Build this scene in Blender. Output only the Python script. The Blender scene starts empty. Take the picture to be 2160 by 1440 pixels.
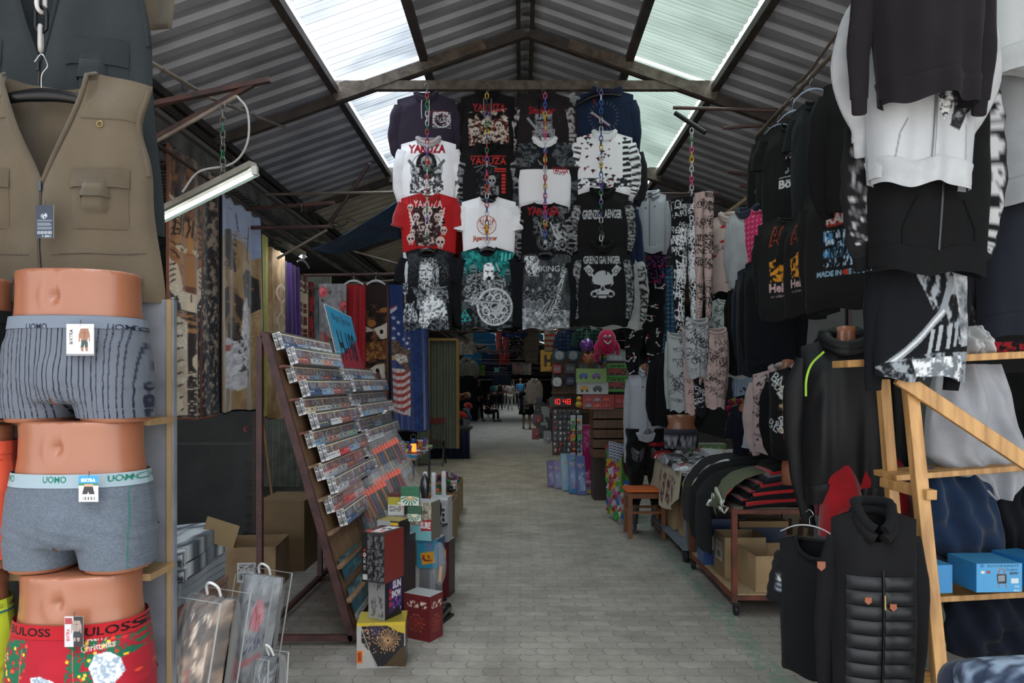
import bpy, math, random
import numpy as np
from mathutils import Vector, Matrix
S=bpy.context.scene; C=S.collection; PI=math.pi
# ---------- camera, sky, exposure ----------
FL=1500.; CX=1100.; CY=808.; EH=1.6
cd=bpy.data.cameras.new('camera'); cam=bpy.data.objects.new('camera',cd); C.objects.link(cam)
cam.location=(0,0,EH); cam.rotation_euler=(PI/2,0,0)
cd.sensor_width=36; cd.lens=36*FL/2160; cd.shift_x=(1080-CX)/2160; cd.shift_y=(CY-720)/2160
cd.clip_start=.05; cd.clip_end=300; S.camera=cam
S.view_settings.view_transform='Standard'; S.view_settings.look='None'; S.view_settings.gamma=1; S.view_settings.use_curve_mapping=False
S.view_settings.exposure=.6
W=bpy.data.worlds.new('sky'); S.world=W; W.use_nodes=True
n=W.node_tree.nodes; l=W.node_tree.links
bg=n['Background']; bg.inputs[1].default_value=3.3
tc=n.new('ShaderNodeTexCoord'); nz=n.new('ShaderNodeTexNoise'); nz.inputs['Scale'].default_value=2.2; nz.inputs['Detail'].default_value=5
cr=n.new('ShaderNodeValToRGB'); cr.color_ramp.elements[0].color=(.62,.68,.76,1); cr.color_ramp.elements[1].color=(1,1,1,1)
cr.color_ramp.elements[0].position=.35; cr.color_ramp.elements[1].position=.65
l.new(tc.outputs['Generated'],nz.inputs['Vector']); l.new(nz.outputs['Fac'],cr.inputs['Fac']); l.new(cr.outputs['Color'],bg.inputs['Color'])
# overcast sky: dimmer near the horizon, several times brighter overhead where the sun sits behind thin cloud
sp_=n.new('ShaderNodeSeparateXYZ'); mr=n.new('ShaderNodeMapRange'); mr.interpolation_type='SMOOTHSTEP'; l.new(tc.outputs['Generated'],sp_.inputs[0]); l.new(sp_.outputs[2],mr.inputs[0])
mr.inputs[1].default_value=.62; mr.inputs[2].default_value=.92; mr.inputs[3].default_value=2.2; mr.inputs[4].default_value=25; l.new(mr.outputs[0],bg.inputs[1])
# ---------- helpers ----------
rnd=random.Random(7)
def P(px,py,Y): return Vector(((px-CX)*Y/FL,Y,EH-(py-CY)*Y/FL))
def G(px,py):
    Y=EH*FL/(py-CY); return P(px,py,Y)
def hx(c):
    if isinstance(c,int): return ((c>>16)/255.,(c>>8&255)/255.,(c&255)/255.)
    if isinstance(c,str): return hx(int(c,16))
    return tuple(v/255. for v in c[:3])
def lin(a):
    a=np.asarray(a,float); return np.where(a<=.04045,a/12.92,((a+.055)/1.055)**2.4)
_mc={}
def mat(col,r=.75,m=0.,k='plain',var=.12,sc=None,bump=None,emit=0,alpha=1,trans=0,c2=None,coat=0):
    key=(str(col),r,m,k,var,sc,bump,emit,alpha,trans,str(c2),coat)
    if key in _mc: return _mc[key]
    M=bpy.data.materials.new(k+'_'+('%02x%02x%02x'%tuple(int(v*255) for v in hx(col)))); _mc[key]=M
    M.use_nodes=True; n=M.node_tree.nodes; l=M.node_tree.links; b=n['Principled BSDF']
    kq=(lambda v:v) if emit or k in('wood','skin','roof') else kf; c=kq(lin(hx(col))); cc=kq(lin(hx(c2))) if c2 is not None else np.clip(c*(1-var*1.6),0,1)
    b.inputs['Roughness'].default_value=r; b.inputs['Metallic'].default_value=m; b.inputs['Alpha'].default_value=alpha
    b.inputs['Transmission Weight'].default_value=trans; b.inputs['Coat Weight'].default_value=coat
    tc=n.new('ShaderNodeTexCoord'); mp=n.new('ShaderNodeMapping'); l.new(tc.outputs['Object'],mp.inputs['Vector'])
    S_={'fab':(9,220,.25),'plain':(6,40,.05),'metal':(5,30,.12),'rust':(9,50,.3),'wood':(5,30,.15),'velvet':(12,160,.4),'card':(4,60,.06),'skin':(3,20,.02),'plastic':(5,14,.15)}.get(k,(6,40,.05))
    nz=n.new('ShaderNodeTexNoise'); nz.inputs['Scale'].default_value=sc or S_[0]; nz.inputs['Detail'].default_value=6
    if k=='wood': mp.inputs['Scale'].default_value=(6,6,.6); 
    l.new(mp.outputs['Vector'],nz.inputs['Vector'])
    cr=n.new('ShaderNodeValToRGB'); cr.color_ramp.elements[0].position=.35; cr.color_ramp.elements[1].position=.62
    cr.color_ramp.elements[0].color=(*cc,1); cr.color_ramp.elements[1].color=(*c,1)
    l.new(nz.outputs['Fac'],cr.inputs['Fac']); l.new(cr.outputs['Color'],b.inputs['Base Color'])
    n2=n.new('ShaderNodeTexNoise'); n2.inputs['Scale'].default_value=S_[1]; n2.inputs['Detail'].default_value=3
    l.new(tc.outputs['Object'],n2.inputs['Vector'])
    bp=n.new('ShaderNodeBump'); bp.inputs['Strength'].default_value=S_[2] if bump is None else bump; bp.inputs['Distance'].default_value=.01
    l.new(n2.outputs['Fac'],bp.inputs['Height']); l.new(bp.outputs['Normal'],b.inputs['Normal'])
    if k in('fab','velvet'): b.inputs['Sheen Weight'].default_value=min(.25,3*float(c.max())) if k=='fab' else .4; b.inputs['Specular IOR Level'].default_value=.15
    if k=='plastic' and alpha==1: b.inputs['Specular IOR Level'].default_value=.3
    if emit: b.inputs['Emission Color'].default_value=(*c,1); b.inputs['Emission Strength'].default_value=emit
    return M
KBR=.5  # base colour scale per zone, raised farther in to make up for missing light
def kf(c): c=np.asarray(c,float); return c*np.minimum(1,KBR+.5*c.max(-1,keepdims=True))
def FB(col,**k): return mat(col,.9,k='fab',**k)
def glass(name='clear_plastic',a=.18,col=(235,238,240),r=.12):
    if name in _mc: return _mc[name]
    M=mat(col,r,alpha=a,k='plastic',bump=.5,var=.01); M.name=name; _mc[name]=M; return M
def vc(r=.85,k='fab',coat=0,bump=.2,sheen=.04,m=0):
    key=('vc',r,k,coat,bump,m)
    if key in _mc: return _mc[key]
    M=bpy.data.materials.new('printed_'+k); _mc[key]=M; M.use_nodes=True; n=M.node_tree.nodes; l=M.node_tree.links; b=n['Principled BSDF']
    a=n.new('ShaderNodeAttribute'); a.attribute_name='Col'; l.new(a.outputs['Color'],b.inputs['Base Color'])
    b.inputs['Roughness'].default_value=r; b.inputs['Coat Weight'].default_value=coat; b.inputs['Metallic'].default_value=m
    if k=='fab': b.inputs['Sheen Weight'].default_value=sheen; b.inputs['Specular IOR Level'].default_value=.15
    tc=n.new('ShaderNodeTexCoord'); n2=n.new('ShaderNodeTexNoise'); n2.inputs['Scale'].default_value=180 if k=='fab' else 20
    l.new(tc.outputs['Object'],n2.inputs['Vector']); bp=n.new('ShaderNodeBump'); bp.inputs['Strength'].default_value=bump; bp.inputs['Distance'].default_value=.01
    l.new(n2.outputs['Fac'],bp.inputs['Height']); l.new(bp.outputs['Normal'],b.inputs['Normal'])
    return M
def tag(o,label=None,cat=None,group=None,kind=None):
    for k,v in(('label',label),('category',cat),('group',group),('kind',kind)):
        if v: o[k]=v
    return o
def thing(name,label,cat,loc=(0,0,0),rz=0,group=None):
    o=bpy.data.objects.new(name,None); C.objects.link(o); o.empty_display_size=.05
    o.location=loc; o.rotation_euler=(0,0,rz) if not isinstance(rz,(tuple,list)) else rz
    return tag(o,label,cat,group)
def wm(o):
    m=o.matrix_basis.copy()
    while o.parent: o=o.parent; m=o.matrix_basis@m
    return m
def dup(o,loc=None,rz=None,label=None,group=None,parent=None):
    c=o.copy(); C.objects.link(c)
    if parent: c.parent=parent
    for ch in list(o.children): dup(ch,parent=c)
    if loc is not None: c.location=loc
    if rz is not None: c.rotation_euler=rz if isinstance(rz,(tuple,list)) else (0,0,rz)
    if label: c['label']=label
    if group: c['group']=group
    return c
class MB:
    def __init__(s): s.V=[];s.F=[];s.n=0;s.c=None;s.hasc=False;s.i=0;s.sm=True
    def add(s,v,faces,cols=None):
        v=np.asarray(v,float).reshape(-1,3)
        if cols is None: cols=np.tile(lin(hx(s.c)) if s.c is not None else (.5,.5,.5),(len(v),1))
        if s.c is not None: s.hasc=True
        s.V.append((v,cols)); s.F.append((np.asarray(faces,int)+s.n,s.i,s.sm)) if not isinstance(faces,list) else [s.F.append((np.asarray([f],int)+s.n,s.i,s.sm)) for f in faces]
        s.n+=len(v); return s
    def grid(s,p,cols=None,cu=False,flip=False):
        p=np.asarray(p,float); nv,nu=p.shape[:2]; id=np.arange(nv*nu).reshape(nv,nu)
        if cu: id=np.concatenate([id,id[:,:1]],1)
        a=id[:-1,:-1].ravel();b=id[:-1,1:].ravel();c=id[1:,1:].ravel();d=id[1:,:-1].ravel()
        q=np.stack([a,b,c,d],1)
        if flip: q=q[:,::-1]
        if cols is not None: s.hasc=True; cols=np.asarray(cols).reshape(-1,3)
        return s.add(p.reshape(-1,3),q,cols)
    def box(s,c,d,R=None,top=1.):
        x,y,z=[v/2 for v in d]; sm=s.sm; s.sm=False
        v=[Vector((a*x*(top if e>0 else 1),b*y*(top if e>0 else 1),e*z)) for a,b,e in((-1,-1,-1),(1,-1,-1),(1,1,-1),(-1,1,-1),(-1,-1,1),(1,-1,1),(1,1,1),(-1,1,1))]
        if R is not None:
            if isinstance(R,(int,float)): R=Matrix.Rotation(R,3,'Z')
            v=[R@q for q in v]
        v=[q+Vector(c) for q in v]
        s.add(v,np.array([(0,3,2,1),(4,5,6,7),(0,1,5,4),(1,2,6,5),(2,3,7,6),(3,0,4,7)])); s.sm=sm; return s
    def bar(s,p,q,w,h=None,up=(0,0,1)):
        p=Vector(p);q=Vector(q);h=h or w; d=q-p; L=d.length; d.normalize(); up=Vector(up)
        if abs(d.dot(up))>.98: up=Vector((0,1,0))
        x=d.cross(up).normalized(); z=x.cross(d)
        R=Matrix((x,d,z)).transposed(); return s.box((p+q)/2,(w,L,h),R)
    def tube(s,pts,r,ns=10,fl=1.,cap=True,sub=1,wob=0,seed=0,cv=None,up=(0,1,0),closed=False):
        pts=[np.array(p,float) for p in pts]; n=len(pts); r=list(r) if hasattr(r,'__len__') else [r]*n
        if sub>1:
            P_=[];R_=[]
            for i in range(n if closed else n-1):
                p0=pts[i-1] if (i or closed) else pts[0]*2-pts[1]; p1=pts[i]; p2=pts[(i+1)%n]; p3=pts[(i+2)%n] if (closed or i+2<n) else pts[-1]*2-pts[-2]
                for k in range(sub):
                    t=k/sub; P_.append(.5*(2*p1+(p2-p0)*t+(2*p0-5*p1+4*p2-p3)*t*t+(3*p1-p0-3*p2+p3)*t**3)); R_.append(r[i]*(1-t)+r[(i+1)%n]*t)
            if not closed: P_.append(pts[-1]);R_.append(r[-1])
            pts,r=P_,R_; n=len(pts)
        if closed: pts.append(pts[0]); r.append(r[0]); n+=1
        g=np.zeros((n,ns,3)); rr=random.Random(seed); ph=[rr.random()*6 for _ in range(6)]
        for i in range(n):
            a=pts[max(i-1,0)];b=pts[min(i+1,n-1)]
            if closed and i in(0,n-1): a=pts[n-2];b=pts[1]
            d=Vector(b-a).normalized() if np.linalg.norm(b-a)>1e-9 else Vector((0,0,1)); u=Vector(up)
            if abs(d.dot(u))>.97: u=Vector((1,0,0))
            x=d.cross(u).normalized(); y=x.cross(d)
            for j in range(ns):
                t=2*PI*j/ns; w=r[i]*(1+wob*(math.sin(3*t+ph[0]+i*.35)*.5+math.sin(5*t+ph[1]-i*.23)*.3+math.sin(i*1.1+ph[2]+t)*.4))
                g[i,j]=pts[i]+np.array(x)*math.cos(t)*w+np.array(y)*math.sin(t)*w*fl
        cols=None
        if cv is not None:
            U=np.tile(np.linspace(0,1,ns,endpoint=False),(n,1)); Vv=np.tile(np.linspace(1,0,n)[:,None],(1,ns)); cols=cv.at(U,Vv)
        s.grid(g,cols,cu=True)
        if cap and not closed:
            for i,o in((0,1),(n-1,-1)):
                f=list(range(ns))[::-o]; cc=None if cols is None else cols.reshape(n,ns,3)[i]; s.add(g[i],[f],cc)
        return s
    def ring(s,c,R,r,nx=(1,0,0),ny=(0,0,1),ns=6,n=16,ry=None):
        nx=Vector(nx);ny=Vector(ny);c=Vector(c);ry=ry or R
        return s.tube([c+nx*math.cos(2*PI*i/n)*R+ny*math.sin(2*PI*i/n)*ry for i in range(n)],r,ns,closed=True,up=nx.cross(ny))
    def lathe(s,prof,c=(0,0,0),ns=20,ax=None,sx=1,sy=1):
        g=np.zeros((len(prof),ns,3))
        for i,(r,z) in enumerate(prof):
            t=np.arange(ns)*2*PI/ns; g[i]=np.stack([r*np.cos(t)*sx,r*np.sin(t)*sy,np.full(ns,z)],1)
        if ax is not None: g=g.reshape(-1,3)@np.array(Vector((0,0,1)).rotation_difference(Vector(ax)).to_matrix()).T; g=g.reshape(len(prof),ns,3)
        g+=np.array(c); s.grid(g,cu=True)
        for i,o in((0,-1),(len(prof)-1,1)): 
            if prof[i][0]>1e-5: s.add(g[i],[list(range(ns))[::o]])
        return s
    def prism(s,poly,d,o=(0,0,0),ux=(1,0,0),uy=(0,0,1)):
        ux=Vector(ux);uy=Vector(uy);nn=ux.cross(uy);o=Vector(o); n=len(poly); sm=s.sm; s.sm=False
        a=[o+ux*x+uy*y for x,y in poly]; b=[p-nn*d for p in a]
        s.add(a+b,[list(range(n)),list(range(2*n-1,n-1,-1))]+[[i,(i+n),(i+1)%n+n,(i+1)%n] for i in range(n)]); s.sm=sm; return s
    def quad(s,a,b,c,d,cv=None,nx=1,ny=1,flip=False):
        "a=lower left, b=lower right, c=upper right, d=upper left"
        a,b,c,d=[np.array(v,float) for v in(a,b,c,d)]; u=np.linspace(0,1,nx+1)[None,:,None]; v=np.linspace(0,1,ny+1)[:,None,None]
        g=(a*(1-u)+b*u)*(1-v)+(d*(1-u)+c*u)*v
        cols=None
        if cv is not None: U,V=np.meshgrid(np.linspace(0,1,nx+1),np.linspace(0,1,ny+1)); cols=cv.at(U,V)
        sm=s.sm; s.sm=False; s.grid(g,cols,flip=flip); s.sm=sm; return s
    def ball(s,c,r,ns=16,nr=10):
        r=r if hasattr(r,'__len__') else (r,r,r); g=np.zeros((nr+1,ns,3))
        for i in range(nr+1):
            a=PI*i/nr-PI/2; t=np.arange(ns)*2*PI/ns; g[i]=np.stack([c[0]+r[0]*math.cos(a)*np.cos(t),c[1]+r[1]*math.cos(a)*np.sin(t),np.full(ns,c[2]+r[2]*math.sin(a))],1)
        return s.grid(g,cu=True)
    def build(s,name,mats,parent=None,local=False,bev=0,label=None,solid=0):
        V=np.concatenate([v for v,_ in s.V]); 
        if parent is not None and not local:
            m=np.array(wm(parent).inverted()); V=V@m[:3,:3].T+m[:3,3]
        me=bpy.data.meshes.new(name); me.vertices.add(len(V)); me.vertices.foreach_set('co',V.ravel())
        ls=np.concatenate([f.ravel() for f,_,_ in s.F]); cnt=np.concatenate([np.full(len(f),f.shape[1]) for f,_,_ in s.F])
        me.loops.add(len(ls)); me.loops.foreach_set('vertex_index',ls); me.polygons.add(len(cnt))
        me.polygons.foreach_set('loop_start',np.concatenate([[0],np.cumsum(cnt)[:-1]])); me.polygons.foreach_set('loop_total',cnt)
        me.polygons.foreach_set('material_index',np.concatenate([np.full(len(f),i) for f,i,_ in s.F]))
        me.polygons.foreach_set('use_smooth',np.concatenate([np.full(len(f),m) for f,_,m in s.F]))
        if s.hasc:
            cc=np.concatenate([c for _,c in s.V]); a=me.color_attributes.new('Col','FLOAT_COLOR','POINT'); a.data.foreach_set('color',np.concatenate([cc,np.ones((len(cc),1))],1).ravel())
        me.update(calc_edges=True); me.validate()
        for M in(mats if isinstance(mats,(list,tuple)) else [mats]): me.materials.append(M)
        o=bpy.data.objects.new(name,me); C.objects.link(o)
        if parent is not None: o.parent=parent
        if bev: q=o.modifiers.new('b','BEVEL'); q.width=bev; q.segments=2; q.limit_method='ANGLE'
        if solid: q=o.modifiers.new('s','SOLIDIFY'); q.thickness=solid; q.offset=0
        if label: o['label']=label
        return o
def struct(name,mb,m,**k):
    o=mb.build(name,m,**k); o['kind']='structure'; return o
# ---------- canvas: prints worked out as vector shapes, stored on the mesh ----------
def fbm(h,w,cell,seed=0,oct=4):
    r=np.random.RandomState(seed); o=np.zeros((h,w)); A=0; a=1.
    for k in range(oct):
        gh,gw=max(2,int(h/cell)+2),max(2,int(w/cell)+2); g=r.rand(gh,gw)
        y=np.linspace(0,gh-1.001,h);x=np.linspace(0,gw-1.001,w); yi=y.astype(int);xi=x.astype(int);fy=(y-yi)[:,None];fx=(x-xi)[None]
        fy=fy*fy*(3-2*fy);fx=fx*fx*(3-2*fx)
        o+=a*((g[yi][:,xi]*(1-fx)+g[yi][:,xi+1]*fx)*(1-fy)+(g[yi+1][:,xi]*(1-fx)+g[yi+1][:,xi+1]*fx)*fy); A+=a; a*=.6; cell=max(1.01,cell/2)
    return o/A
_gl={}
def glyph(t,bold=0):
    if (t,bold) in _gl: return _gl[(t,bold)]
    cu=bpy.data.curves.new('t','FONT'); cu.body=t; cu.offset=bold; cu.resolution_u=3; o=bpy.data.objects.new('t',cu); C.objects.link(o)
    dg=bpy.context.evaluated_depsgraph_get(); dg.update(); me=bpy.data.meshes.new_from_object(o.evaluated_get(dg))
    me.calc_loop_triangles(); v=np.array([p.co[:2] for p in me.vertices]); t3=np.array([q.vertices[:] for q in me.loop_triangles])
    bpy.data.objects.remove(o); bpy.data.curves.remove(cu); bpy.data.meshes.remove(me)
    v=(v-v.min(0))/np.maximum(v.max(0)-v.min(0),1e-6); _gl[(t,bold)]=(v,t3); return v,t3
class Cv:
    "canvas over a rectangle x0,y0(top),x1,y1(bottom) in any units"
    def __init__(s,x0,y0,x1,y1,bgc,res=2.,n=None):
        s.x0,s.y0,s.x1,s.y1=x0,y0,x1,y1; s.w=n or max(8,int((x1-x0)*res)); s.k=s.w/(x1-x0); s.h=max(8,int((y1-y0)*s.k)); s.a=np.tile(np.array(hx(bgc)),(s.h,s.w,1)).astype(float); s.seed=1
    def px(s,p): p=np.asarray(p,float).reshape(-1,2); return np.stack([(p[:,0]-s.x0)*s.k,(p[:,1]-s.y0)*s.k],1)
    def _bb(s,q):
        x0=max(0,int(q[:,0].min())-1);x1=min(s.w,int(q[:,0].max())+2);y0=max(0,int(q[:,1].min())-1);y1=min(s.h,int(q[:,1].max())+2)
        if x1<=x0 or y1<=y0: return None
        X,Y=np.meshgrid(np.arange(x0,x1)+.5,np.arange(y0,y1)+.5); return x0,x1,y0,y1,X,Y
    def _put(s,b,m,col,al=1.):
        x0,x1,y0,y1=b[:4]; t=s.a[y0:y1,x0:x1]; m=(m*al)[...,None] if not m.dtype==bool else (m.astype(float)*al)[...,None]
        c=np.array(hx(col)) if not isinstance(col,np.ndarray) else col[y0:y1,x0:x1]
        t[:]=t*(1-m)+c*m
    def mask(s,pts):
        q=s.px(pts); b=s._bb(q)
        if b is None: return None,None
        X,Y=b[4:]; m=np.zeros(X.shape,bool); n=len(q)
        for i in range(n):
            xa,ya=q[i];xb,yb=q[(i+1)%n]
            if ya==yb: continue
            m^=((ya>Y)!=(yb>Y))&(X<(xb-xa)*(Y-ya)/(yb-ya)+xa)
        return b,m
    def poly(s,pts,col,al=1.):
        b,m=s.mask(pts)
        if b: s._put(b,m,col,al)
        return s
    def rect(s,x0,y0,x1,y1,col,al=1.): return s.poly([(x0,y0),(x1,y0),(x1,y1),(x0,y1)],col,al)
    def ell(s,x,y,rx,ry,col,al=1.,hole=0,rot=0):
        ry=ry or rx; t=np.linspace(0,2*PI,28,endpoint=False); c,n=math.cos(rot),math.sin(rot)
        def o(f): a=np.cos(t)*rx*f;b=np.sin(t)*ry*f; return np.stack([x+a*c-b*n,y+a*n+b*c],1)
        if hole:
            q=s.px(o(1)); b=s._bb(q)
            if b is None: return s
            b,m=s.mask(o(1)); b2,m2=s.mask(o(hole))
            if b2: m[b2[2]-b[2]:b2[3]-b[2],b2[0]-b[0]:b2[1]-b[0]]&=~m2
            s._put(b,m,col,al); return s
        return s.poly(o(1),col,al)
    def line(s,pts,w,col,al=1.):
        for i in range(len(pts)-1):
            (x0,y0),(x1,y1)=pts[i],pts[i+1]; d=math.hypot(x1-x0,y1-y0) or 1; nx,ny=-(y1-y0)/d*w/2,(x1-x0)/d*w/2
            s.poly([(x0+nx,y0+ny),(x1+nx,y1+ny),(x1-nx,y1-ny),(x0-nx,y0-ny)],col,al)
        return s
    def tex(s,pts,ca,cb,cell=6,thr=.5,soft=.15,seed=None,al=1.,st=(1,1)):
        "noise print: ca where noise<thr, cb above"
        b,m=s.mask(pts)
        if b is None: return s
        s.seed+=1; f=fbm(int(s.h*st[1])+1,int(s.w*st[0])+1,cell*s.k,seed or s.seed)
        yy=(np.arange(s.h)*st[1]).astype(int);xx=(np.arange(s.w)*st[0]).astype(int); f=f[yy][:,xx]
        t=np.clip((f-thr)/soft+.5,0,1)[...,None]; col=np.array(hx(ca))*(1-t)+np.array(hx(cb))*t
        if ca is cb: pass
        s._put(b,m,col,al); return s
    def spk(s,pts,col,cell=3,thr=.6,seed=None,al=1.,st=(1,1)):
        "speckle: only where noise>thr"
        b,m=s.mask(pts)
        if b is None: return s
        s.seed+=1; f=fbm(int(s.h*st[1])+1,int(s.w*st[0])+1,cell*s.k,seed or s.seed,3); yy=(np.arange(s.h)*st[1]).astype(int);xx=(np.arange(s.w)*st[0]).astype(int)
        f=f[yy][:,xx][b[2]:b[3],b[0]:b[1]]; s._put(b,m*np.clip((f-thr)*12+.5,0,1),col,al); return s
    def text(s,t,x,y,w,h,col,rot=0,bold=.01,al=1.,curve=0,center=False,shear=0):
        if not t: return s
        if t=='~': return s.spk([(x,y),(x+w,y),(x+w,y+h),(x,y+h)],col,h*.35,.5)
        v,t3=glyph(t,bold); a=v[:,0]*w; b=(1-v[:,1])*h
        if center: a=a-w/2
        a=a-b*shear
        if curve: b=b+curve*(1-(2*v[:,0]-1)**2)*-1
        c,n=math.cos(rot),math.sin(rot); q=s.px(np.stack([x+a*c-b*n,y+a*n+b*c],1))
        for tr in t3:
            p=q[tr]; bb=s._bb(p)
            if bb is None: continue
            X,Y=bb[4:]; d=[(p[(i+1)%3,0]-p[i,0])*(Y-p[i,1])-(p[(i+1)%3,1]-p[i,1])*(X-p[i,0]) for i in range(3)]
            m=((d[0]>=0)&(d[1]>=0)&(d[2]>=0))|((d[0]<=0)&(d[1]<=0)&(d[2]<=0)); s._put(bb,m,col,al)
        return s
    def skull(s,x,y,r,col,dk):
        s.ell(x,y-r*.15,r*.8,r*.85,col); s.poly([(x-r*.5,y+r*.4),(x+r*.5,y+r*.4),(x+r*.38,y+r*1.1),(x-r*.38,y+r*1.1)],col)
        s.ell(x-r*.33,y,r*.22,r*.25,dk); s.ell(x+r*.33,y,r*.22,r*.25,dk); s.poly([(x,y+r*.25),(x-r*.12,y+r*.5),(x+r*.12,y+r*.5)],dk)
        for i in range(-1,2): s.line([(x+i*r*.2,y+r*.7),(x+i*r*.2,y+r*1.05)],r*.08,dk)
        return s
    def full(s): return [(s.x0-1,s.y0-1),(s.x1+1,s.y0-1),(s.x1+1,s.y1+1),(s.x0-1,s.y1+1)]
    def at(s,U,V):
        x=np.clip(np.asarray(U)*s.w-.5,0,s.w-1.001); y=np.clip((1-np.asarray(V))*s.h-.5,0,s.h-1.001); xi=x.astype(int);yi=y.astype(int);fx=(x-xi)[...,None];fy=(y-yi)[...,None]
        x2=np.minimum(xi+1,s.w-1);y2=np.minimum(yi+1,s.h-1); A=s.a
        c=(A[yi,xi]*(1-fx)+A[yi,x2]*fx)*(1-fy)+(A[y2,xi]*(1-fx)+A[y2,x2]*fx)*fy
        return kf(lin(np.clip(c,0,1)).reshape(-1,3))
def bake(o,mods):
    for t,kw in mods:
        q=o.modifiers.new(t,t)
        for k,v in kw.items(): setattr(q,k,v)
    dg=bpy.context.evaluated_depsgraph_get(); dg.update(); me=bpy.data.meshes.new_from_object(o.evaluated_get(dg)); o.modifiers.clear(); old=o.data; o.data=me; bpy.data.meshes.remove(old); return o
# ---------- setting ----------
RX=.05; RZ=5.07; SL=.352
def rz(x): return RZ-SL*abs(x-RX)
def floor_mat():
    M=bpy.data.materials.new('grey_concrete_pavers'); M.use_nodes=True; n=M.node_tree.nodes; l=M.node_tree.links; b=n['Principled BSDF']
    tc=n.new('ShaderNodeTexCoord'); nz=n.new('ShaderNodeTexNoise'); nz.inputs['Scale'].default_value=5; l.new(tc.outputs['Object'],nz.inputs['Vector'])
    # zigzag edges: shift each coordinate by a wave of the other
    sp=n.new('ShaderNodeSeparateXYZ'); l.new(tc.outputs['Object'],sp.inputs[0])
    def ma(op,a,b_=None,c=None):
        q=n.new('ShaderNodeMath'); q.operation=op
        for i,v in enumerate((a,b_,c)):
            if v is None: continue
            if isinstance(v,(int,float)): q.inputs[i].default_value=v
            else: l.new(v,q.inputs[i])
        return q.outputs[0]
    wx=ma('PINGPONG',sp.outputs[0],.05); wy=ma('PINGPONG',sp.outputs[1],.05)
    X=ma('ADD',sp.outputs[0],ma('MULTIPLY',wy,.36)); Y=ma('ADD',sp.outputs[1],ma('MULTIPLY',wx,.36))
    cb=n.new('ShaderNodeCombineXYZ'); l.new(X,cb.inputs[0]); l.new(Y,cb.inputs[1])
    br=n.new('ShaderNodeTexBrick'); l.new(cb.outputs[0],br.inputs['Vector']); br.inputs['Scale'].default_value=1
    br.inputs['Brick Width'].default_value=.2; br.inputs['Row Height'].default_value=.1; br.inputs['Mortar Size'].default_value=.004; br.inputs['Mortar Smooth'].default_value=.4
    br.inputs['Color1'].default_value=(.21,.194,.175,1); br.inputs['Color2'].default_value=(.268,.25,.227,1); br.inputs['Mortar'].default_value=(.13,.122,.112,1)
    n2=n.new('ShaderNodeTexNoise'); n2.inputs['Scale'].default_value=2.2; n2.inputs['Detail'].default_value=14; n2.inputs['Roughness'].default_value=.72; l.new(tc.outputs['Object'],n2.inputs['Vector'])
    mx=n.new('ShaderNodeMix'); mx.data_type='RGBA'; mx.blend_type='MULTIPLY'; mx.inputs[0].default_value=1; l.new(br.outputs['Color'],mx.inputs[6])
    c1=n.new('ShaderNodeValToRGB'); c1.color_ramp.elements[0].position=.3; c1.color_ramp.elements[1].position=.7; c1.color_ramp.elements[0].color=(.56,.54,.51,1); c1.color_ramp.elements[1].color=(1.15,1.13,1.1,1)
    l.new(n2.outputs['Fac'],c1.inputs['Fac']); l.new(c1.outputs['Color'],mx.inputs[7])
    # specks of litter and grit
    n3=n.new('ShaderNodeTexNoise'); n3.inputs['Scale'].default_value=38; n3.inputs['Detail'].default_value=6; l.new(tc.outputs['Object'],n3.inputs['Vector'])
    c3=n.new('ShaderNodeValToRGB'); c3.color_ramp.elements[0].position=.62; c3.color_ramp.elements[1].position=.7; c3.color_ramp.elements[0].color=(0,0,0,1); c3.color_ramp.elements[1].color=(.35,.35,.35,1); l.new(n3.outputs['Fac'],c3.inputs['Fac'])
    m2=n.new('ShaderNodeMix'); m2.data_type='RGBA'; m2.inputs[7].default_value=(.3,.29,.27,1); l.new(c3.outputs['Color'],m2.inputs[0]); l.new(mx.outputs[2],m2.inputs[6])
    # worn green painted stripe along the right side
    d=ma('ABSOLUTE',ma('SUBTRACT',sp.outputs[0],1.4)); s1=ma('LESS_THAN',ma('ADD',d,ma('MULTIPLY',nz.outputs['Fac'],.12)),.13)
    n4=n.new('ShaderNodeTexNoise'); n4.inputs['Scale'].default_value=14; n4.inputs['Detail'].default_value=8; l.new(tc.outputs['Object'],n4.inputs['Vector'])
    s2=ma('MULTIPLY',ma('MULTIPLY',s1,ma('GREATER_THAN',n4.outputs['Fac'],.48)),.42)
    m3=n.new('ShaderNodeMix'); m3.data_type='RGBA'; m3.inputs[7].default_value=(.045,.16,.1,1); l.new(s2,m3.inputs[0]); l.new(m2.outputs[2],m3.inputs[6]); l.new(m3.outputs[2],b.inputs['Base Color'])
    b.inputs['Roughness'].default_value=.75
    bp=n.new('ShaderNodeBump'); bp.inputs['Strength'].default_value=.35; bp.inputs['Distance'].default_value=.006
    q=ma('ADD',ma('MULTIPLY',br.outputs['Fac'],-1),ma('MULTIPLY',n3.outputs['Fac'],.6)); l.new(q,bp.inputs['Height']); l.new(bp.outputs['Normal'],b.inputs['Normal'])
    return M
m=MB(); m.sm=False; m.add([(-12,-14,0),(12,-14,0),(12,75,0),(-12,75,0)],np.array([(0,1,2,3)])); struct('floor',m,floor_mat())
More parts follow.
